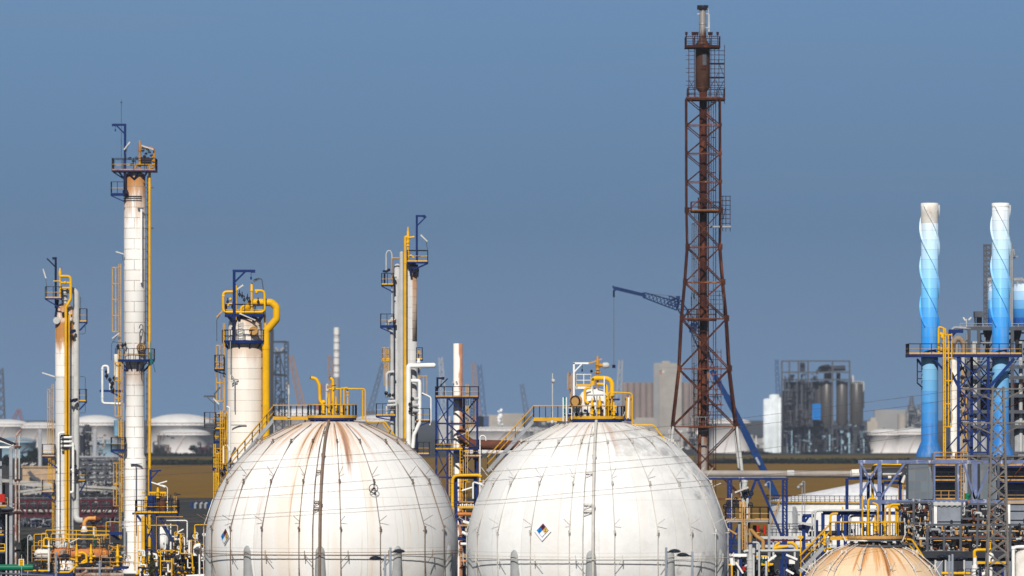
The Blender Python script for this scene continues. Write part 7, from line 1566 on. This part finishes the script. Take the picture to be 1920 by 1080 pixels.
a = A(1600); m = MB(); m.bar(a(140, 918), a(226, 918), 4, .6); m.bar(a(160, 912), a(222, 916), 5, .5); m.bar(a(35, 922), a(95, 914), 5, .6); m.bar(a(0, 902), a(100, 910), 3, 1.2); m.bar(a(45, 926), a(100, 919), 6, .5)
for x in (50, 90, 150, 180, 215): m.bar(a(x, 942), a(x, 918), .6)
single(m, 'conveyor', M['concrete'], 'pale grey sloping conveyor galleries behind the maroon bridge', 'conveyor', Vector((a.x(120), a.Y, 0)))
a = A(2050); m = MB(); m.box(a.x(42), a.x(104), a.Y, a.Y + 20, 0, a.z(876)); m.box(a.x(40), a.x(106), a.Y - .5, a.Y + 20.5, a.z(876.5), a.z(874.5)); T = thing('warehouse', 'low tan flat roofed building left of the leftmost column', 'building', (a.x(73), a.Y, 0)); m.build('wall', M['tan'], T)
m = MB(); m.lathe([(a.m(5), 0), (a.m(5), a.m(14)), (a.m(2), a.m(18))], a(60, 896, -4), 12, (1, 0, -.5)); m.bar(a(54, 884, -3), a(66, 900, -3), 1.2); m.build('ventilation_duct', M['steel_dk'], T)
m = MB()
for x0, x1 in ((40, 46), (46, 52), (56, 62), (60, 67)): m.bar(a(x0, 873 - (x0 % 4)), a(x1, 868), .3)
m.build('roof_floodlight', M['lightgrey'], T)
for j, (x, y0, y1, q, lab) in enumerate(((75, 805, 876, 3.6, 'weathered silver chimney standing on the tan building'), (178, 805, 872, 4, 'silver chimney between the two left columns'))):
    a = A(2060); m = MB(); m.lathe([(a.m(q), 0), (a.m(q), a.z(y0)), (a.m(q) * .8, a.z(y0)), (a.m(q) * .8, a.z(y0) - 1), (0, a.z(y0) - 1)], (a.x(x), a.Y, 0), 20); single(m, 'chimney', M['steel'], lab, 'chimney', Vector((a.x(x), a.Y, 0)))
a = A(1500); T = thing('dock_equipment', 'dark blue machinery at the field\'s near edge, left of the rust streaked sphere', 'machinery', (a.x(375), a.Y, 0)); m = MB(); rng = random.Random(77)
for i in range(10): x = 357 + i * 4.6; m.box(a.x(x), a.x(x + rng.uniform(2, 4.5)), a.Y + rng.uniform(-1, 1), a.Y + 3, 0, a.z(rng.uniform(936, 960)))
m.build('blue_casing', M['crane_blue'], T); m = MB()
for x in (366, 376, 385): m.pipe([a(x, 1000, -2), a(x, 945, -2), a(x + 4, 943, -2)], .3, .5, 8)
m.build('grey_pipe', M['steel'], T)

for Yq, x0, x1, y0, y1, n, sd, lab in ((1250, 26, 102, 972, 1030, 60, 101, 'dark tangled pipework under the maroon bridge, left of the leftmost column'), (1260, 148, 230, 972, 1030, 60, 102, 'dark tangled pipework under the maroon bridge, between the two left columns'), (1700, 146, 228, 900, 945, 60, 103, 'grey clutter of machinery behind the maroon bridge, between the two left columns'), (1700, 40, 104, 908, 945, 40, 104, 'grey clutter of machinery behind the maroon bridge, left of the leftmost column'), (2300, 146, 226, 850, 905, 60, 105, 'hazy grey plant rising between the two left columns'), (1400, 336, 398, 1000, 1040, 40, 106, 'dark machinery just left of the rust streaked sphere')):
    T = thing('process_unit', lab, 'process unit', (A(Yq).x((x0 + x1) / 2), Yq, 0)); plant_mass(T, A(Yq), x0, x1, y0, y1, n, sd, ('dark', 'steel_dk', 'steel', 'navy') if Yq < 1500 else ('steel_dk', 'steel', 'dark', 'concrete'), 9)
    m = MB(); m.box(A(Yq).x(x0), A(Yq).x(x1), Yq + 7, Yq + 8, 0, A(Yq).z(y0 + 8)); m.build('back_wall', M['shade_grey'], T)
# vegetation
leaf = paint('dark_foliage', (0.012, 0.018, 0.008), .8, 0, var=.5, sc_=.4); leaf2 = paint('olive_foliage', (0.05, 0.05, 0.02), .8, 0, var=.5, sc_=.4); barkm = paint('bark', (0.05, 0.035, 0.025), .9)
def tree(x, yb, yt, w, Y, lab, seed, mat=None, cat='tree'):
    a = A(Y); rng = random.Random(seed); T = thing('tree', lab, cat, (a.x(x), a.Y, 0)); zt = a.z(yt); h = zt; m = MB(); b = Vector((a.x(x), a.Y, 0))
    m.cyl(b, b + Vector((0, 0, h * .45)), h * .035, h * .02, 8)
    for i in range(5): m.cyl(b + Vector((0, 0, h * (.25 + .05 * i))), b + Vector((a.m(w) * .35 * math.cos(i * 2.4), a.m(w) * .35 * math.sin(i * 2.4), h * (.5 + .07 * i))), h * .015, h * .006, 6)
    m.build('trunk', barkm, T); m = MB(); W = a.m(w) / 2
    for i in range(9): m.leaves(b + Vector((rng.uniform(-.55, .55) * W, rng.uniform(-.55, .55) * W, h * rng.uniform(.35, .82))), (W * .5, W * .5, h * .2), 55, h * .045, rng)
    m.build('crown', mat or leaf, T)
tree(62, 868, 838, 26, 2500, 'dark round tree before the pale blue tanks, far left', 1); tree(45, 872, 852, 22, 2450, 'lower dark tree left of the tan building', 2); tree(12, 870, 850, 26, 2500, 'dark tree behind the pump shelter roof', 3); tree(85, 874, 855, 16, 2480, 'dark tree behind the silver chimney', 4)
tree(50, 1060, 1000, 24, 900, 'dark green shrub tree below the maroon bridge, behind the lamp post', 5); tree(60, 1050, 1018, 20, 910, 'low dark bush just left of the rusty orange drum', 6)
tree(1374, 850, 822, 34, 3900, 'hazy dark tree right of the rusty derrick\'s foot', 7); tree(1352, 850, 828, 30, 3950, 'hazy dark tree behind the rusty derrick\'s right leg', 8); tree(1438, 848, 822, 18, 3900, 'hazy dark tree at the foot of the white silos', 9); tree(362, 852, 834, 24, 3500, 'dark tree at the field edge before the white tanks', 10); tree(298, 852, 838, 26, 3500, 'low dark tree at the far field edge beside the tallest left column', 11)
def hedge(lab, Y, x0, x1, h, seed, n=1500):
    a = A(Y); rng = random.Random(seed); m = MB()
    for i in range(n): x = rng.uniform(x0, x1); m.leaves((a.x(x), a.Y + rng.uniform(-3, 3), h * rng.uniform(.2, .7)), (3.5, 2, h * .4), 3, h * .3, rng)
    single(m, 'hedge', leaf, lab, 'hedge', Vector((a.x((x0 + x1) / 2), a.Y, 0)))
hedge('long dark hedge crossing the mustard field on the left, beside the tallest left column', 2820, 270, 420, 2.2, 51, 600); hedge('long dark hedge crossing the mustard field on the right, behind the grey pipeline', 2900, 1330, 1760, 2.2, 52, 1200)
hedge('short dark hedge at the far field edge, right of the crane boom', 3600, 1505, 1570, 1.6, 53, 220); hedge('short dark hedge at the far field edge, left of the crane boom', 3600, 1390, 1440, 1.6, 54, 220); hedge('dark hedge at the far field edge before the white tanks', 3450, 270, 400, 1.6, 55, 500)
a = A(900); T = thing('grass_tuft', 'tall olive conifer tip poking up before the blue framed skid', 'tree', (a.x(282), 700, 0)); a = A(700); m = MB(); rng = random.Random(61); b = Vector((a.x(284), a.Y, 0)); m.cyl(b, Vector((b.x, b.y, a.z(1040))), .12, .03, 8); m.build('trunk', barkm, T); m = MB()
for i in range(40): t = i / 40; m.leaves(Vector((b.x, b.y, a.z(1180 + (1034 - 1180) * t))), (.1 + 1.0 * (1 - t), .1 + 1.0 * (1 - t), .5), 26, .13, rng)
m.build('crown', leaf2, T); T.name = 'conifer'

# ------------------------------------------------------------------ far background
def far_tank(px, w, yt, yb, dome_px, Y, lab, mat='far_white', group='far white storage tanks'):
    a = A(Y); r = a.m(w / 2); T = thing('storage_tank', lab, 'storage tank', (a.x(px), a.Y, 0), group); m = MB(); zt = a.z(yt + dome_px); m.lathe([(r, 0), (r, zt), (r + .3, zt), (r + .3, zt + .5), (r, zt + .6)], (a.x(px), a.Y, 0), 40); m.build('shell', M[mat], T)
    m = MB(); H = a.m(dome_px); m.lathe([(r * math.cos(R_(90 * i / 8)), zt + .6 + H * math.sin(R_(90 * i / 8)) ) for i in range(9)], (a.x(px), a.Y, 0), 40); m.build('roof', M[mat + '_roof'], T)
    m = MB(); rail_pts(m, m, [(a.x(px) + r * math.cos(R_(t)), a.Y + r * math.sin(R_(t)), zt + .5) for t in range(180, 361, 12)], 1.2, 4, .12); m.bar((a.x(px) - r * .3, a.Y - r * .97, 0), (a.x(px) + r * .1, a.Y - r * 1.02, zt), .5); m.build('railing', M['far_rail'], T)
for px, w, yt, yb, dp, lab in ((8, 100, 788, 850, 12, 'far white domed tank at the left edge'), (72, 92, 793, 850, 10, 'far white domed tank behind the leftmost column'), (180, 95, 780, 850, 18, 'far white domed tank between the two left columns'), (338, 128, 778, 850, 20, 'widest far white domed tank, right of the tallest left column'), (560, 110, 768, 850, 12, 'far white tank behind the rust streaked sphere\'s stair'), (708, 90, 780, 850, 10, 'far white tank behind the rust streaked sphere\'s right handrail'),
                               (940, 190, 802, 850, 6, 'low wide far white tank between the two big spheres'), (1368, 78, 786, 850, 8, 'far pale tank behind the derrick\'s foot'), (1660, 66, 806, 853, 10, 'far white tank just left of the left blue stack'), (1712, 74, 804, 853, 11, 'far white tank directly behind the left blue stack')): far_tank(px, w, yt, yb, dp, 3750, lab)
far_tank(30, 76, 822, 857, 8, 3300, 'pale blue tank in front of the far white tanks, left edge', 'far_blue', 'pale blue tanks'); far_tank(196, 60, 826, 857, 6, 3300, 'pale blue tank between the two left columns', 'far_blue', 'pale blue tanks'); far_tank(345, 100, 806, 850, 10, 3690, 'lower far white tank in front of the widest one', 'far_white')
a = A(3300); m = MB(); m.bar(a(38, 849, -11), a(64, 828, -11), .6); single(m, 'tank_stair', M['far_dark'], 'dark slanting stair on the pale blue tank at the left', 'stair', Vector((a.x(50), a.Y - 11, 0)))
def clump(name, lab, cat, Y, boxes, mat, extra=None):
    a = A(Y); T = thing(name, lab, cat, (a.x(boxes[0][0]), a.Y, 0)); m = MB()
    for i, (x0, x1, y0, y1) in enumerate(boxes): m.box(a.x(x0), a.x(x1), a.Y + i * .3, a.Y + 8 + i * .3, a.z(y1), a.z(y0))
    m.build('body', M[mat], T); 
    if extra: extra(T, a)
    return T
T = clump('process_unit', 'dark hazy process unit with vertical towers between the two left columns', 'process unit', 3000, [(152, 170, 800, 858), (158, 166, 796, 800)], 'far_dark'); plant_mass(T, A(2990), 148, 195, 800, 858, 16, 71)
T = clump('process_unit', 'brownish hazy machinery at the far field edge, right of the tallest left column', 'process unit', 3600, [(290, 316, 834, 852)], 'far_dark'); plant_mass(T, A(3590), 286, 320, 812, 852, 14, 72, ('far_dark', 'far_brown'))
T = clump('process_unit', 'dark machinery at the far field edge, left of the ladder tower', 'process unit', 3600, [(366, 398, 838, 850)], 'far_dark'); plant_mass(T, A(3590), 362, 400, 828, 850, 10, 73, ('far_dark', 'maroon'))
a = A(6500); m = MB(); T = thing('grain_silo', 'far concrete grain silo block whose tall head house bears a faded emblem', 'grain silo', (a.x(1240), a.Y, 0))
for i in range(13): m.cyl((a.x(1172 + i * 11.5), a.Y, 0), (a.x(1172 + i * 11.5), a.Y, a.z(718)), a.m(6), n=18)
m.box(a.x(1166), a.x(1318), a.Y + 1, a.Y + 30, 0, a.z(717)); m.build('silo_row', M['far_brown'], T)
m = MB(); m.box(a.x(1226), a.x(1278), a.Y - 9, a.Y + 20, 0, a.z(681)); m.box(a.x(1241), a.x(1256), a.Y - 4, a.Y + 6, a.z(682), a.z(677)); m.build('head_house', M['far_beige'], T)
m = MB(); m.box(a.x(1225), a.x(1235), a.Y - 10.5, a.Y - 9.2, 0, a.z(682)); m.build('stair_tower', M['far_grey'], T)
m = MB(); rng = random.Random(5); x = 1237
while x < 1277: w = rng.uniform(1.2, 3); m.box(a.x(x), a.x(x + w), a.Y - 9.2, a.Y - 9.06, a.z(690.2), a.z(687.6)); x += w + .7
x = 1247
while x < 1264: w = rng.uniform(1.5, 2.6); m.box(a.x(x), a.x(x + w), a.Y - 9.2, a.Y - 9.06, a.z(700.3), a.z(696.2)); x += w + .8
m.build('faded_lettering', M['far_grey'], T)
m = MB(); m.add([a(1236.8, 696.4, -9.12), a(1241.6, 696.4, -9.12), a(1239.2, 692.2, -9.12)], [(0, 1, 2)]); m.build('green_mark', M['green'], T)
m = MB(); m.cyl(a(1239, 699.2, -9.3), a(1239, 699.2, -9.05), a.m(2.6), n=20); m.build('orange_mark', M['orange'], T); m = MB(); m.cyl(a(1243.4, 697.2, -9.3), a(1243.4, 697.2, -9.05), a.m(1.7), n=16); m.build('pale_mark', M['sign_white'], T)
clump('far_building', 'low pale far building in front of the grain silos, beside the clean sphere\'s pipes', 'building', 6200, [(1185, 1232, 786, 850), (1192, 1226, 783, 787)], 'far_beige'); clump('far_building', 'hazy tan flat building behind the white tanks, right side', 'building', 5500, [(1640, 1745, 768, 850)], 'far_grey'); clump('far_building', 'brown hazy block between the two big spheres', 'building', 5200, [(905, 934, 778, 850), (880, 905, 784, 850), (934, 985, 775, 850)], 'far_beige')
T = clump('process_unit', 'grey hazy plant behind the clean sphere\'s stair', 'process unit', 3400, [(1000, 1060, 806, 850)], 'far_grey'); plant_mass(T, A(3390), 985, 1062, 782, 850, 24, 74, ('far_dark', 'steel', 'far_grey')); T = clump('process_unit', 'low dark hazy buildings in front of the derrick foot', 'process unit', 4200, [(1262, 1290, 800, 850), (1290, 1345, 812, 850), (1236, 1270, 808, 850)], 'far_grey'); plant_mass(T, A(4190), 1236, 1345, 800, 850, 20, 75, ('far_dark', 'far_white', 'far_beige'), 12)
T = clump('process_unit', 'low hazy town between the derrick and the silo plant', 'process unit', 4300, [(1380, 1432, 822, 850), (1402, 1412, 815, 822)], 'far_grey'); plant_mass(T, A(4290), 1380, 1460, 816, 850, 18, 76, ('far_dark', 'far_white', 'far_beige'), 12)
a = A(900); 
for Yq, x0, x1, y, lab in ((6800, 300, 1240, 800, 'left'), (6900, 1300, 2000, 774, 'right')): pass
# white silos and the big steel silo plant
a = A(3750); T = thing('white_silo', 'cluster of tall white silos left of the dark steel plant', 'silo', (a.x(1446), a.Y, 0)); m = MB()
for x, yt, r in ((1439, 750, 8), (1452, 742, 10), (1466, 748, 8)): m.lathe([(a.m(r), 0), (a.m(r), a.z(yt))] + dome(a.m(r), a.z(yt), a.m(3)), (a.x(x), a.Y, 0), 20)
m.build('silo', paint('pale_silo_white', (.66, .71, .74), .6, .1, sc_=.1, streak=.1), T)
T = thing('silo_plant', 'dark steel framed plant with three tall ribbed silver silos and open roof galleries', 'silo plant', (a.x(1540), a.Y, 0)); m = MB()
for x in (1466, 1480, 1497, 1515, 1561, 1593):
    for e in (-14, 6): m.bar(a(x, 855, e), a(x, 677, e), 1.0)
for y in (677, 698, 712, 740, 770, 800):
    for e in (-14, 6): m.bar(a(1465, y, e), a(1594 if y < 715 else 1520, y, e), .9)
for y in (698, 712): m.box(a.x(1465), a.x(1594), a.Y - 13, a.Y + 5, a.z(y) - .3, a.z(y))
for x0, y0, x1, y1 in ((1466, 740, 1480, 770), (1480, 770, 1497, 740), (1497, 740, 1515, 770), (1466, 800, 1480, 770)): m.bar(a(x0, y0, -14), a(x1, y1, -14), .6)
m.build('frame', M['steel_dk'], T)
m = MB(); m.box(a.x(1470), a.x(1532), a.Y - 11, a.Y + 4, a.z(800), a.z(716)); m.box(a.x(1467), a.x(1612), a.Y - 10, a.Y + 4, 0, a.z(798)); m.build('dark_core', M['far_dark'], T); plant_mass(T, A(3735), 1468, 1528, 700, 800, 34, 81, ('far_dark', 'black', 'steel_dk', 'steel_dk'), 9); plant_mass(T, A(3735), 1466, 1625, 796, 852, 42, 82, ('far_dark', 'far_blue', 'navy', 'steel_dk', 'black'), 7)
s = SH('ribbed_silver_silo', .42, .35); o = s.obj(); x, y, z = s.sep(o); n1 = s.noise(s.scale(o, 1, 1, .1), .3, 3); M['silo'] = s.done(s.mix(n1, (0.05, 0.048, 0.046), (0.13, 0.12, 0.115)))
for x, r in ((1549, 11), (1577.5, 11), (1605, 12), (1532, 8)):
    m = MB(); R1 = a.m(r); m.lathe([(R1 * .3, a.z(806)), (R1, a.z(792)), (R1, a.z(720)), (R1 * .8, a.z(717)), (0, a.z(715))], (a.x(x), a.Y - 8, 0), 30); w = m.build('silo', M['silo'], T); m = MB(); rail_pts(m, m, [(a.x(x) + R1 * math.cos(R_(t)), a.Y - 8 + R1 * math.sin(R_(t)), a.z(720)) for t in range(170, 371, 20)], 1.6, 3, .15); m.build('railing', M['lightgrey'], w)
m = MB(); m.cyl(a(1535, 692, -5), a(1585, 690, -5), a.m(5), n=12); m.pipe([a(1530, 700, -8), a(1540, 688, -8), a(1556, 684, -8), a(1556, 712, -8)], a.m(3), 3, 10); m.box(a.x(1500), a.x(1508), a.Y - 10, a.Y, a.z(698), a.z(680)); m.box(a.x(1545), a.x(1552), a.Y - 10, a.Y, a.z(717), a.z(700)); m.box(a.x(1568), a.x(1574), a.Y - 10, a.Y, a.z(717), a.z(700)); m.build('roof_ducts', M['far_dark'], T)
m = MB(); m.box(a.x(1519), a.x(1535), a.Y - 26, a.Y - 24, a.z(787), a.z(757)); m.build('blue_panel', paint('bright_blue_panel', (.004, .16, .5), .5), T); m = MB(); m.bar(a(1619, 765), a(1619, 715), .8); m.box(a.x(1596), a.x(1600), a.Y - 6, a.Y, a.z(716), a.z(704)); m.build('post', M['lightgrey'], T)
T = clump('process_unit', 'pale hazy beige equipment right of the silver silos', 'process unit', 3800, [(1626, 1645, 790, 852), (1632, 1642, 783, 790), (1645, 1664, 810, 852)], 'far_beige'); plant_mass(T, A(3790), 1615, 1668, 800, 852, 20, 83, ('far_dark', 'far_grey', 'far_brown'))
a = A(5200); T = thing('refinery_tower', 'small hazy refinery tower with a pale drum beside it, left of the left blue stack', 'tower', (a.x(1712), a.Y, 0)); m = MB(); m.cyl((a.x(1692), a.Y, 0), (a.x(1692), a.Y, a.z(776)), a.m(9), n=20); m.build('drum', M['far_beige'], T); plant_mass(T, A(5190), 1698, 1732, 760, 800, 26, 84, ('far_dark', 'steel_dk', 'steel')); m = MB(); m.lathe([(a.m(14), a.z(790)), (a.m(10), a.z(770)), (a.m(5), a.z(758)), (a.m(3), a.z(744)), (0, a.z(742))], (a.x(1709), a.Y, 0), 8); m.build('tower_core', M['steel_dk'], T)

# far cranes and chimneys
def dcrane(lab, Y, pts, mat, w=1.6, yb=850):
    a = A(Y); m = MB(); x = pts[0][0]
    for p, q in zip(pts, pts[1:]): lattice(m, a(*p), a(*q), w, w * .6, max(3, int((a(*q) - a(*p)).length / (w * 2.4))), w * .16)
    m.box(a.x(x) - w * 2, a.x(x) + w * 2, a.Y - w * 2, a.Y + w * 2, 0, max(1, a.z(pts[0][1])))
    single(m, 'harbour_crane', mat, lab, 'crane', Vector((a.x(x), a.Y, 0)), 'hazy cranes on the horizon')
oc = paint('hazy_orange_crane', (.4, .2, .07), .7, sc_=.1); bc = paint('hazy_blue_crane', (.05, .09, .2), .7, sc_=.1); gc = paint('hazy_grey_crane', (.1, .1, .12), .7, sc_=.1); rc = paint('hazy_red_crane', (.3, .1, .08), .7, sc_=.1); pc_ = paint('hazy_pale_crane', (.5, .48, .46), .7, sc_=.1)
dcrane('thin orange crane jib leaning left behind the broad cream column\'s gooseneck', 4600, [(572, 790), (545, 667)], oc, 2.4); dcrane('small two legged orange crane above the far tanks at the left edge', 4600, [(24, 790), (35, 767), (42, 792)], rc, 1.2); dcrane('short orange crane beside the red and white chimney', 4700, [(622, 720), (618, 666)], oc, 2.0); dcrane('slim red crane jib left of the grey column pair', 4700, [(694, 770), (718, 680)], gc, 1.8); dcrane('brown crane mast right of the white stack', 4800, [(896, 780), (887, 680)], oc, 2.2); dcrane('blue crane mast right of the white stack', 4800, [(906, 780), (899, 684)], bc, 2.2); dcrane('faint grey crane mast left of the clean sphere\'s walkway', 5200, [(988, 780), (978, 720)], gc, 2.0); dcrane('pale crane mast right of the clean sphere\'s yellow valves', 5200, [(1158, 790), (1164, 675)], pc_, 2.4); dcrane('whitish crane mast between grey columns and white stack', 5000, [(834, 780), (826, 670)], pc_, 2.2); dcrane('pale red crane jib behind the rust streaked sphere\'s vents', 4700, [(600, 760), (606, 720)], rc, 1.6); dcrane('blue grey crane mast left of the dark steel plant', 4700, [(1460, 760), (1456, 674)], bc, 1.6); dcrane('grey crane tower at the far left edge above the white tanks', 4500, [(2, 790), (1, 690)], gc, 2.6)
a = A(3900); s = SH('red_white_chimney', .6); o = s.obj(); x, y, z = s.sep(o); f = s.math('GREATER_THAN', s.math('FRACT', s.math('MULTIPLY', z, 1 / a.m(27))), .86); base = s.mapr(z, a.z(708), a.z(706), 0, 1, smooth=False); n1 = s.noise(o, .2, 4)
T = thing('chimney', 'slender far chimney with a white banded top and grey base, above the rust streaked sphere', 'chimney', (a.x(631), a.Y, 0)); m = MB(); m.cyl((a.x(631), a.Y, 0), (a.x(631), a.Y, a.z(614)), a.m(6), a.m(5.4), 20); m.build('shaft', s.done(s.mix(base, (.2, .22, .25), s.mix(s.math('MULTIPLY', f, .6), s.mix(n1, (.62, .6, .58), (.72, .7, .68)), (.34, .28, .27)))), T); m = MB()
for y in range(628, 710, 14): m.torus((a.x(631), a.Y, a.z(y)), a.m(6), .25, n=20)
m.build('ring', M['far_grey'], T)
a = A(3000); T = thing('lattice_tower', 'dark hazy lattice lift tower behind the broad cream column\'s yellow pipe', 'tower', (a.x(522), a.Y, 0)); m = MB(); m.box(a.x(506), a.x(512.5), a.Y, a.Y + 5, 0, a.z(617)); m.build('dark_shaft', M['far_dark'], T); m = MB()
lattice(m, Vector((a.x(537), a.Y, 0)), a(537, 640), 1.0, .9, 26, .22); m.bar(a(512, 641), a(538, 641), .9); m.bar(a(512, 662), a(538, 660), 1.6, 1.0); lattice(m, Vector((a.x(523), a.Y, 0)), a(521, 660), 2.4, 1.0, 16, .3); m.bar(a(514, 700), a(522, 664), .5); m.bar(a(524, 664), a(534, 702), .5); m.bar(a(512, 702), a(538, 704), 1.2); m.build('frame', M['far_dark'], T); plant_mass(T, A(2995), 514, 530, 700, 770, 12, 91, ('far_dark',), 6)
m = MB(); m.cyl(a(539, 716), a(539, 730), 1.0, n=10); m.cyl(a(521, 658), a(516, 652), .8); m.cyl(a(527, 658), a(532, 652), .8); m.build('lamp_head', M['steel'], T)
# steam
m = MB(); a = A(3600); rng = random.Random(33)
for i in range(26): t = rng.random(); m.ball(a(938 + rng.uniform(-4, 4) * (1 - .3 * t), 798 - 30 * t, rng.uniform(-1.5, 1.5)), a.m(rng.uniform(1.6, 3.4)), 9)
single(m, 'steam_plume', paint('white_steam', (.85, .86, .88), 1.0, var=.02), 'small bright white puff of steam between the two big spheres', 'steam', a(938, 800))['kind'] = 'stuff'

# ------------------------------------------------------------------ ground, field, sky, light, camera
def sheet(name, mat, quads, z):
    m = MB()
    for (y0, y1, xa0, xb0, xa1, xb1) in quads: m.add([(xa0, y0, z), (xb0, y0, z), (xb1, y1, z), (xa1, y1, z)], [(0, 1, 2, 3)])
    return structure(m, name, mat)
def gmat(name, c1, c2, sc1, c3=None, rows=False):
    s = SH(name, .95, spec=.1); o = s.obj(); n1 = s.noise(o, sc1, 6, .65); c = s.mix(s.mapr(n1, .3, .7), c1, c2); n2 = s.noise(s.scale(o, 1, .3, 1), sc1 * .7, 5, .65); 
    if c3: c = s.mix(s.mapr(n2, .48, .66, 0, .55), c, c3)
    return s.done(c)
sheet('ground', gmat('plant_ground', (.028, .028, .026), (.055, .052, .046), .05, (.018, .022, .012)), [(-200, 30000, -6000, 6000, -6000, 6000)], 0)
fld = gmat('mustard_field', (.165, .088, .004), (.21, .11, .005), .03, (.115, .07, .006))
X = lambda px, Y: (px - 960) * Y / F
sheet('field', fld, [(1690, 3350, X(255, 1690), X(960, 1690), X(255, 3350), X(960, 3350)), (1130, 3500, X(1200, 1130), X(1800, 1130), X(1200, 3500), X(1800, 3500))], .004)
sheet('far_field', gmat('olive_field', (.1, .068, .006), (.13, .082, .008), .03, (.07, .06, .01)), [(2850, 3350, X(230, 2850), X(430, 2850), X(230, 3350), X(430, 3350)), (2930, 3520, X(1300, 2930), X(1790, 2930), X(1300, 3520), X(1790, 3520))], .03)

SUN_EL, SUN_AZ = 36, 8      # degrees; the sun stands behind the viewer, a little to the left
w = bpy.data.worlds.new('World'); sc.world = w; w.use_nodes = True; nt = w.node_tree; bg = nt.nodes['Background']
sky = nt.nodes.new('ShaderNodeTexSky'); sky.sky_type = 'NISHITA'; sky.sun_disc = False; sky.sun_elevation = R_(SUN_EL); sky.sun_rotation = R_(180 + SUN_AZ); sky.altitude = 50; sky.air_density = 1.0; sky.dust_density = 0.4; sky.ozone_density = 3.0
SKY_K = 0.05
tc = nt.nodes.new('ShaderNodeTexCoord'); sp = nt.nodes.new('ShaderNodeSeparateXYZ'); nt.links.new(tc.outputs['Generated'], sp.inputs[0])
ramp = nt.nodes.new('ShaderNodeValToRGB'); mr_ = nt.nodes.new('ShaderNodeMapRange'); mr_.inputs[1].default_value = -.02; mr_.inputs[2].default_value = .09; nt.links.new(sp.outputs[2], mr_.inputs[0]); nt.links.new(mr_.outputs[0], ramp.inputs[0])
e = ramp.color_ramp.elements; cols = SKYCOLS = [(0.0, (.098, .155, .232)), (.18, (.106, .174, .266)), (.45, (.119, .22, .373)), (.8, (.147, .276, .468)), (1.0, (.15, .28, .475))]
e[0].position = 0; e[1].position = 1
for i, (p, c) in enumerate(cols):
    q = e[0] if i == 0 else (e[1] if i == len(cols) - 1 else None)
    if q is None: q = e.new(p)
    q.color = tuple(v / SKY_K * .1 for v in c) + (1,)
    if False: pass
vm = nt.nodes.new('ShaderNodeVectorMath'); vm.operation = 'MULTIPLY'; vm.inputs[1].default_value = (6, 6, 190); nt.links.new(tc.outputs['Generated'], vm.inputs[0])
nz = nt.nodes.new('ShaderNodeTexNoise'); nz.inputs['Scale'].default_value = 1.0; nz.inputs['Detail'].default_value = 3; nt.links.new(vm.outputs[0], nz.inputs['Vector'])
nm_ = nt.nodes.new('ShaderNodeMapRange'); nm_.inputs[1].default_value = .55; nm_.inputs[2].default_value = .8; nm_.inputs[3].default_value = 0; nm_.inputs[4].default_value = .22; nt.links.new(nz.outputs[0], nm_.inputs[0])
mxc = nt.nodes.new('ShaderNodeMix'); mxc.data_type = 'RGBA'; nt.links.new(nm_.outputs[0], mxc.inputs[0]); nt.links.new(ramp.outputs[0], mxc.inputs[6]); mxc.inputs[7].default_value = (.4, .5, .62, 1)
msc = nt.nodes.new('ShaderNodeVectorMath'); msc.operation = 'SCALE'; msc.inputs['Scale'].default_value = 1 / .1; nt.links.new(mxc.outputs[2], msc.inputs[0])
mk = nt.nodes.new('ShaderNodeMapRange'); mk.interpolation_type = 'SMOOTHSTEP'; mk.inputs[1].default_value = .1; mk.inputs[2].default_value = .24; nt.links.new(sp.outputs[2], mk.inputs[0])
mx = nt.nodes.new('ShaderNodeMix'); mx.data_type = 'RGBA'; nt.links.new(mk.outputs[0], mx.inputs[0]); nt.links.new(msc.outputs[0], mx.inputs[6]); nt.links.new(sky.outputs[0], mx.inputs[7])
nt.links.new(mx.outputs[2], bg.inputs['Color']); bg.inputs['Strength'].default_value = SKY_K

sl = bpy.data.lights.new('sun', 'SUN'); sl.energy = 5.0; sl.angle = R_(.5); sl.color = (1, .955, .88); so = bpy.data.objects.new('sun', sl); COL.objects.link(so)
d = Vector((math.sin(R_(SUN_AZ)) * math.cos(R_(SUN_EL)), math.cos(R_(SUN_AZ)) * math.cos(R_(SUN_EL)), -math.sin(R_(SUN_EL)))); so.rotation_euler = d.to_track_quat('-Z', 'Y').to_euler(); so.location = (0, 0, 200)

HAZE = 0.00006
if HAZE:
    m = MB(); m.box(-1700, 1700, -60, 8200, -1, 150); hz = m.build('haze', bpy.data.materials.new('haze_air')); hz['kind'] = 'stuff'; hz['label'] = 'thin blue grey heat haze'; mt = hz.data.materials[0]; mt.use_nodes = True; t = mt.node_tree; t.nodes.remove(t.nodes['Principled BSDF']); v = t.nodes.new('ShaderNodeVolumePrincipled'); v.inputs['Color'].default_value = (.7, .78, .92, 1); v.inputs['Density'].default_value = HAZE; v.inputs['Anisotropy'].default_value = .2; t.links.new(v.outputs[0], t.nodes['Material Output'].inputs['Volume'])

cam = bpy.data.cameras.new('camera'); co = bpy.data.objects.new('camera', cam); COL.objects.link(co); co.location = (0, 0, HC); co.rotation_euler = (R_(90), 0, 0); cam.sensor_width = 36; cam.lens = 36 * F / 1920; cam.shift_y = (YH - 540) / 1920; cam.dof.use_dof = True; cam.dof.focus_distance = 620; cam.dof.aperture_fstop = .9; cam.clip_start = 1; cam.clip_end = 40000; sc.camera = co
sc.view_settings.view_transform = 'Standard'; sc.view_settings.look = 'None'; sc.view_settings.exposure = 0; sc.view_settings.gamma = 1
sc.cycles.volume_bounces = 0; sc.cycles.max_bounces = 6

for _o in sc.objects:
    if _o.get('label') and len(_o['label'].split()) > 16: print('LONG', _o.name, len(_o['label'].split()), _o['label'])
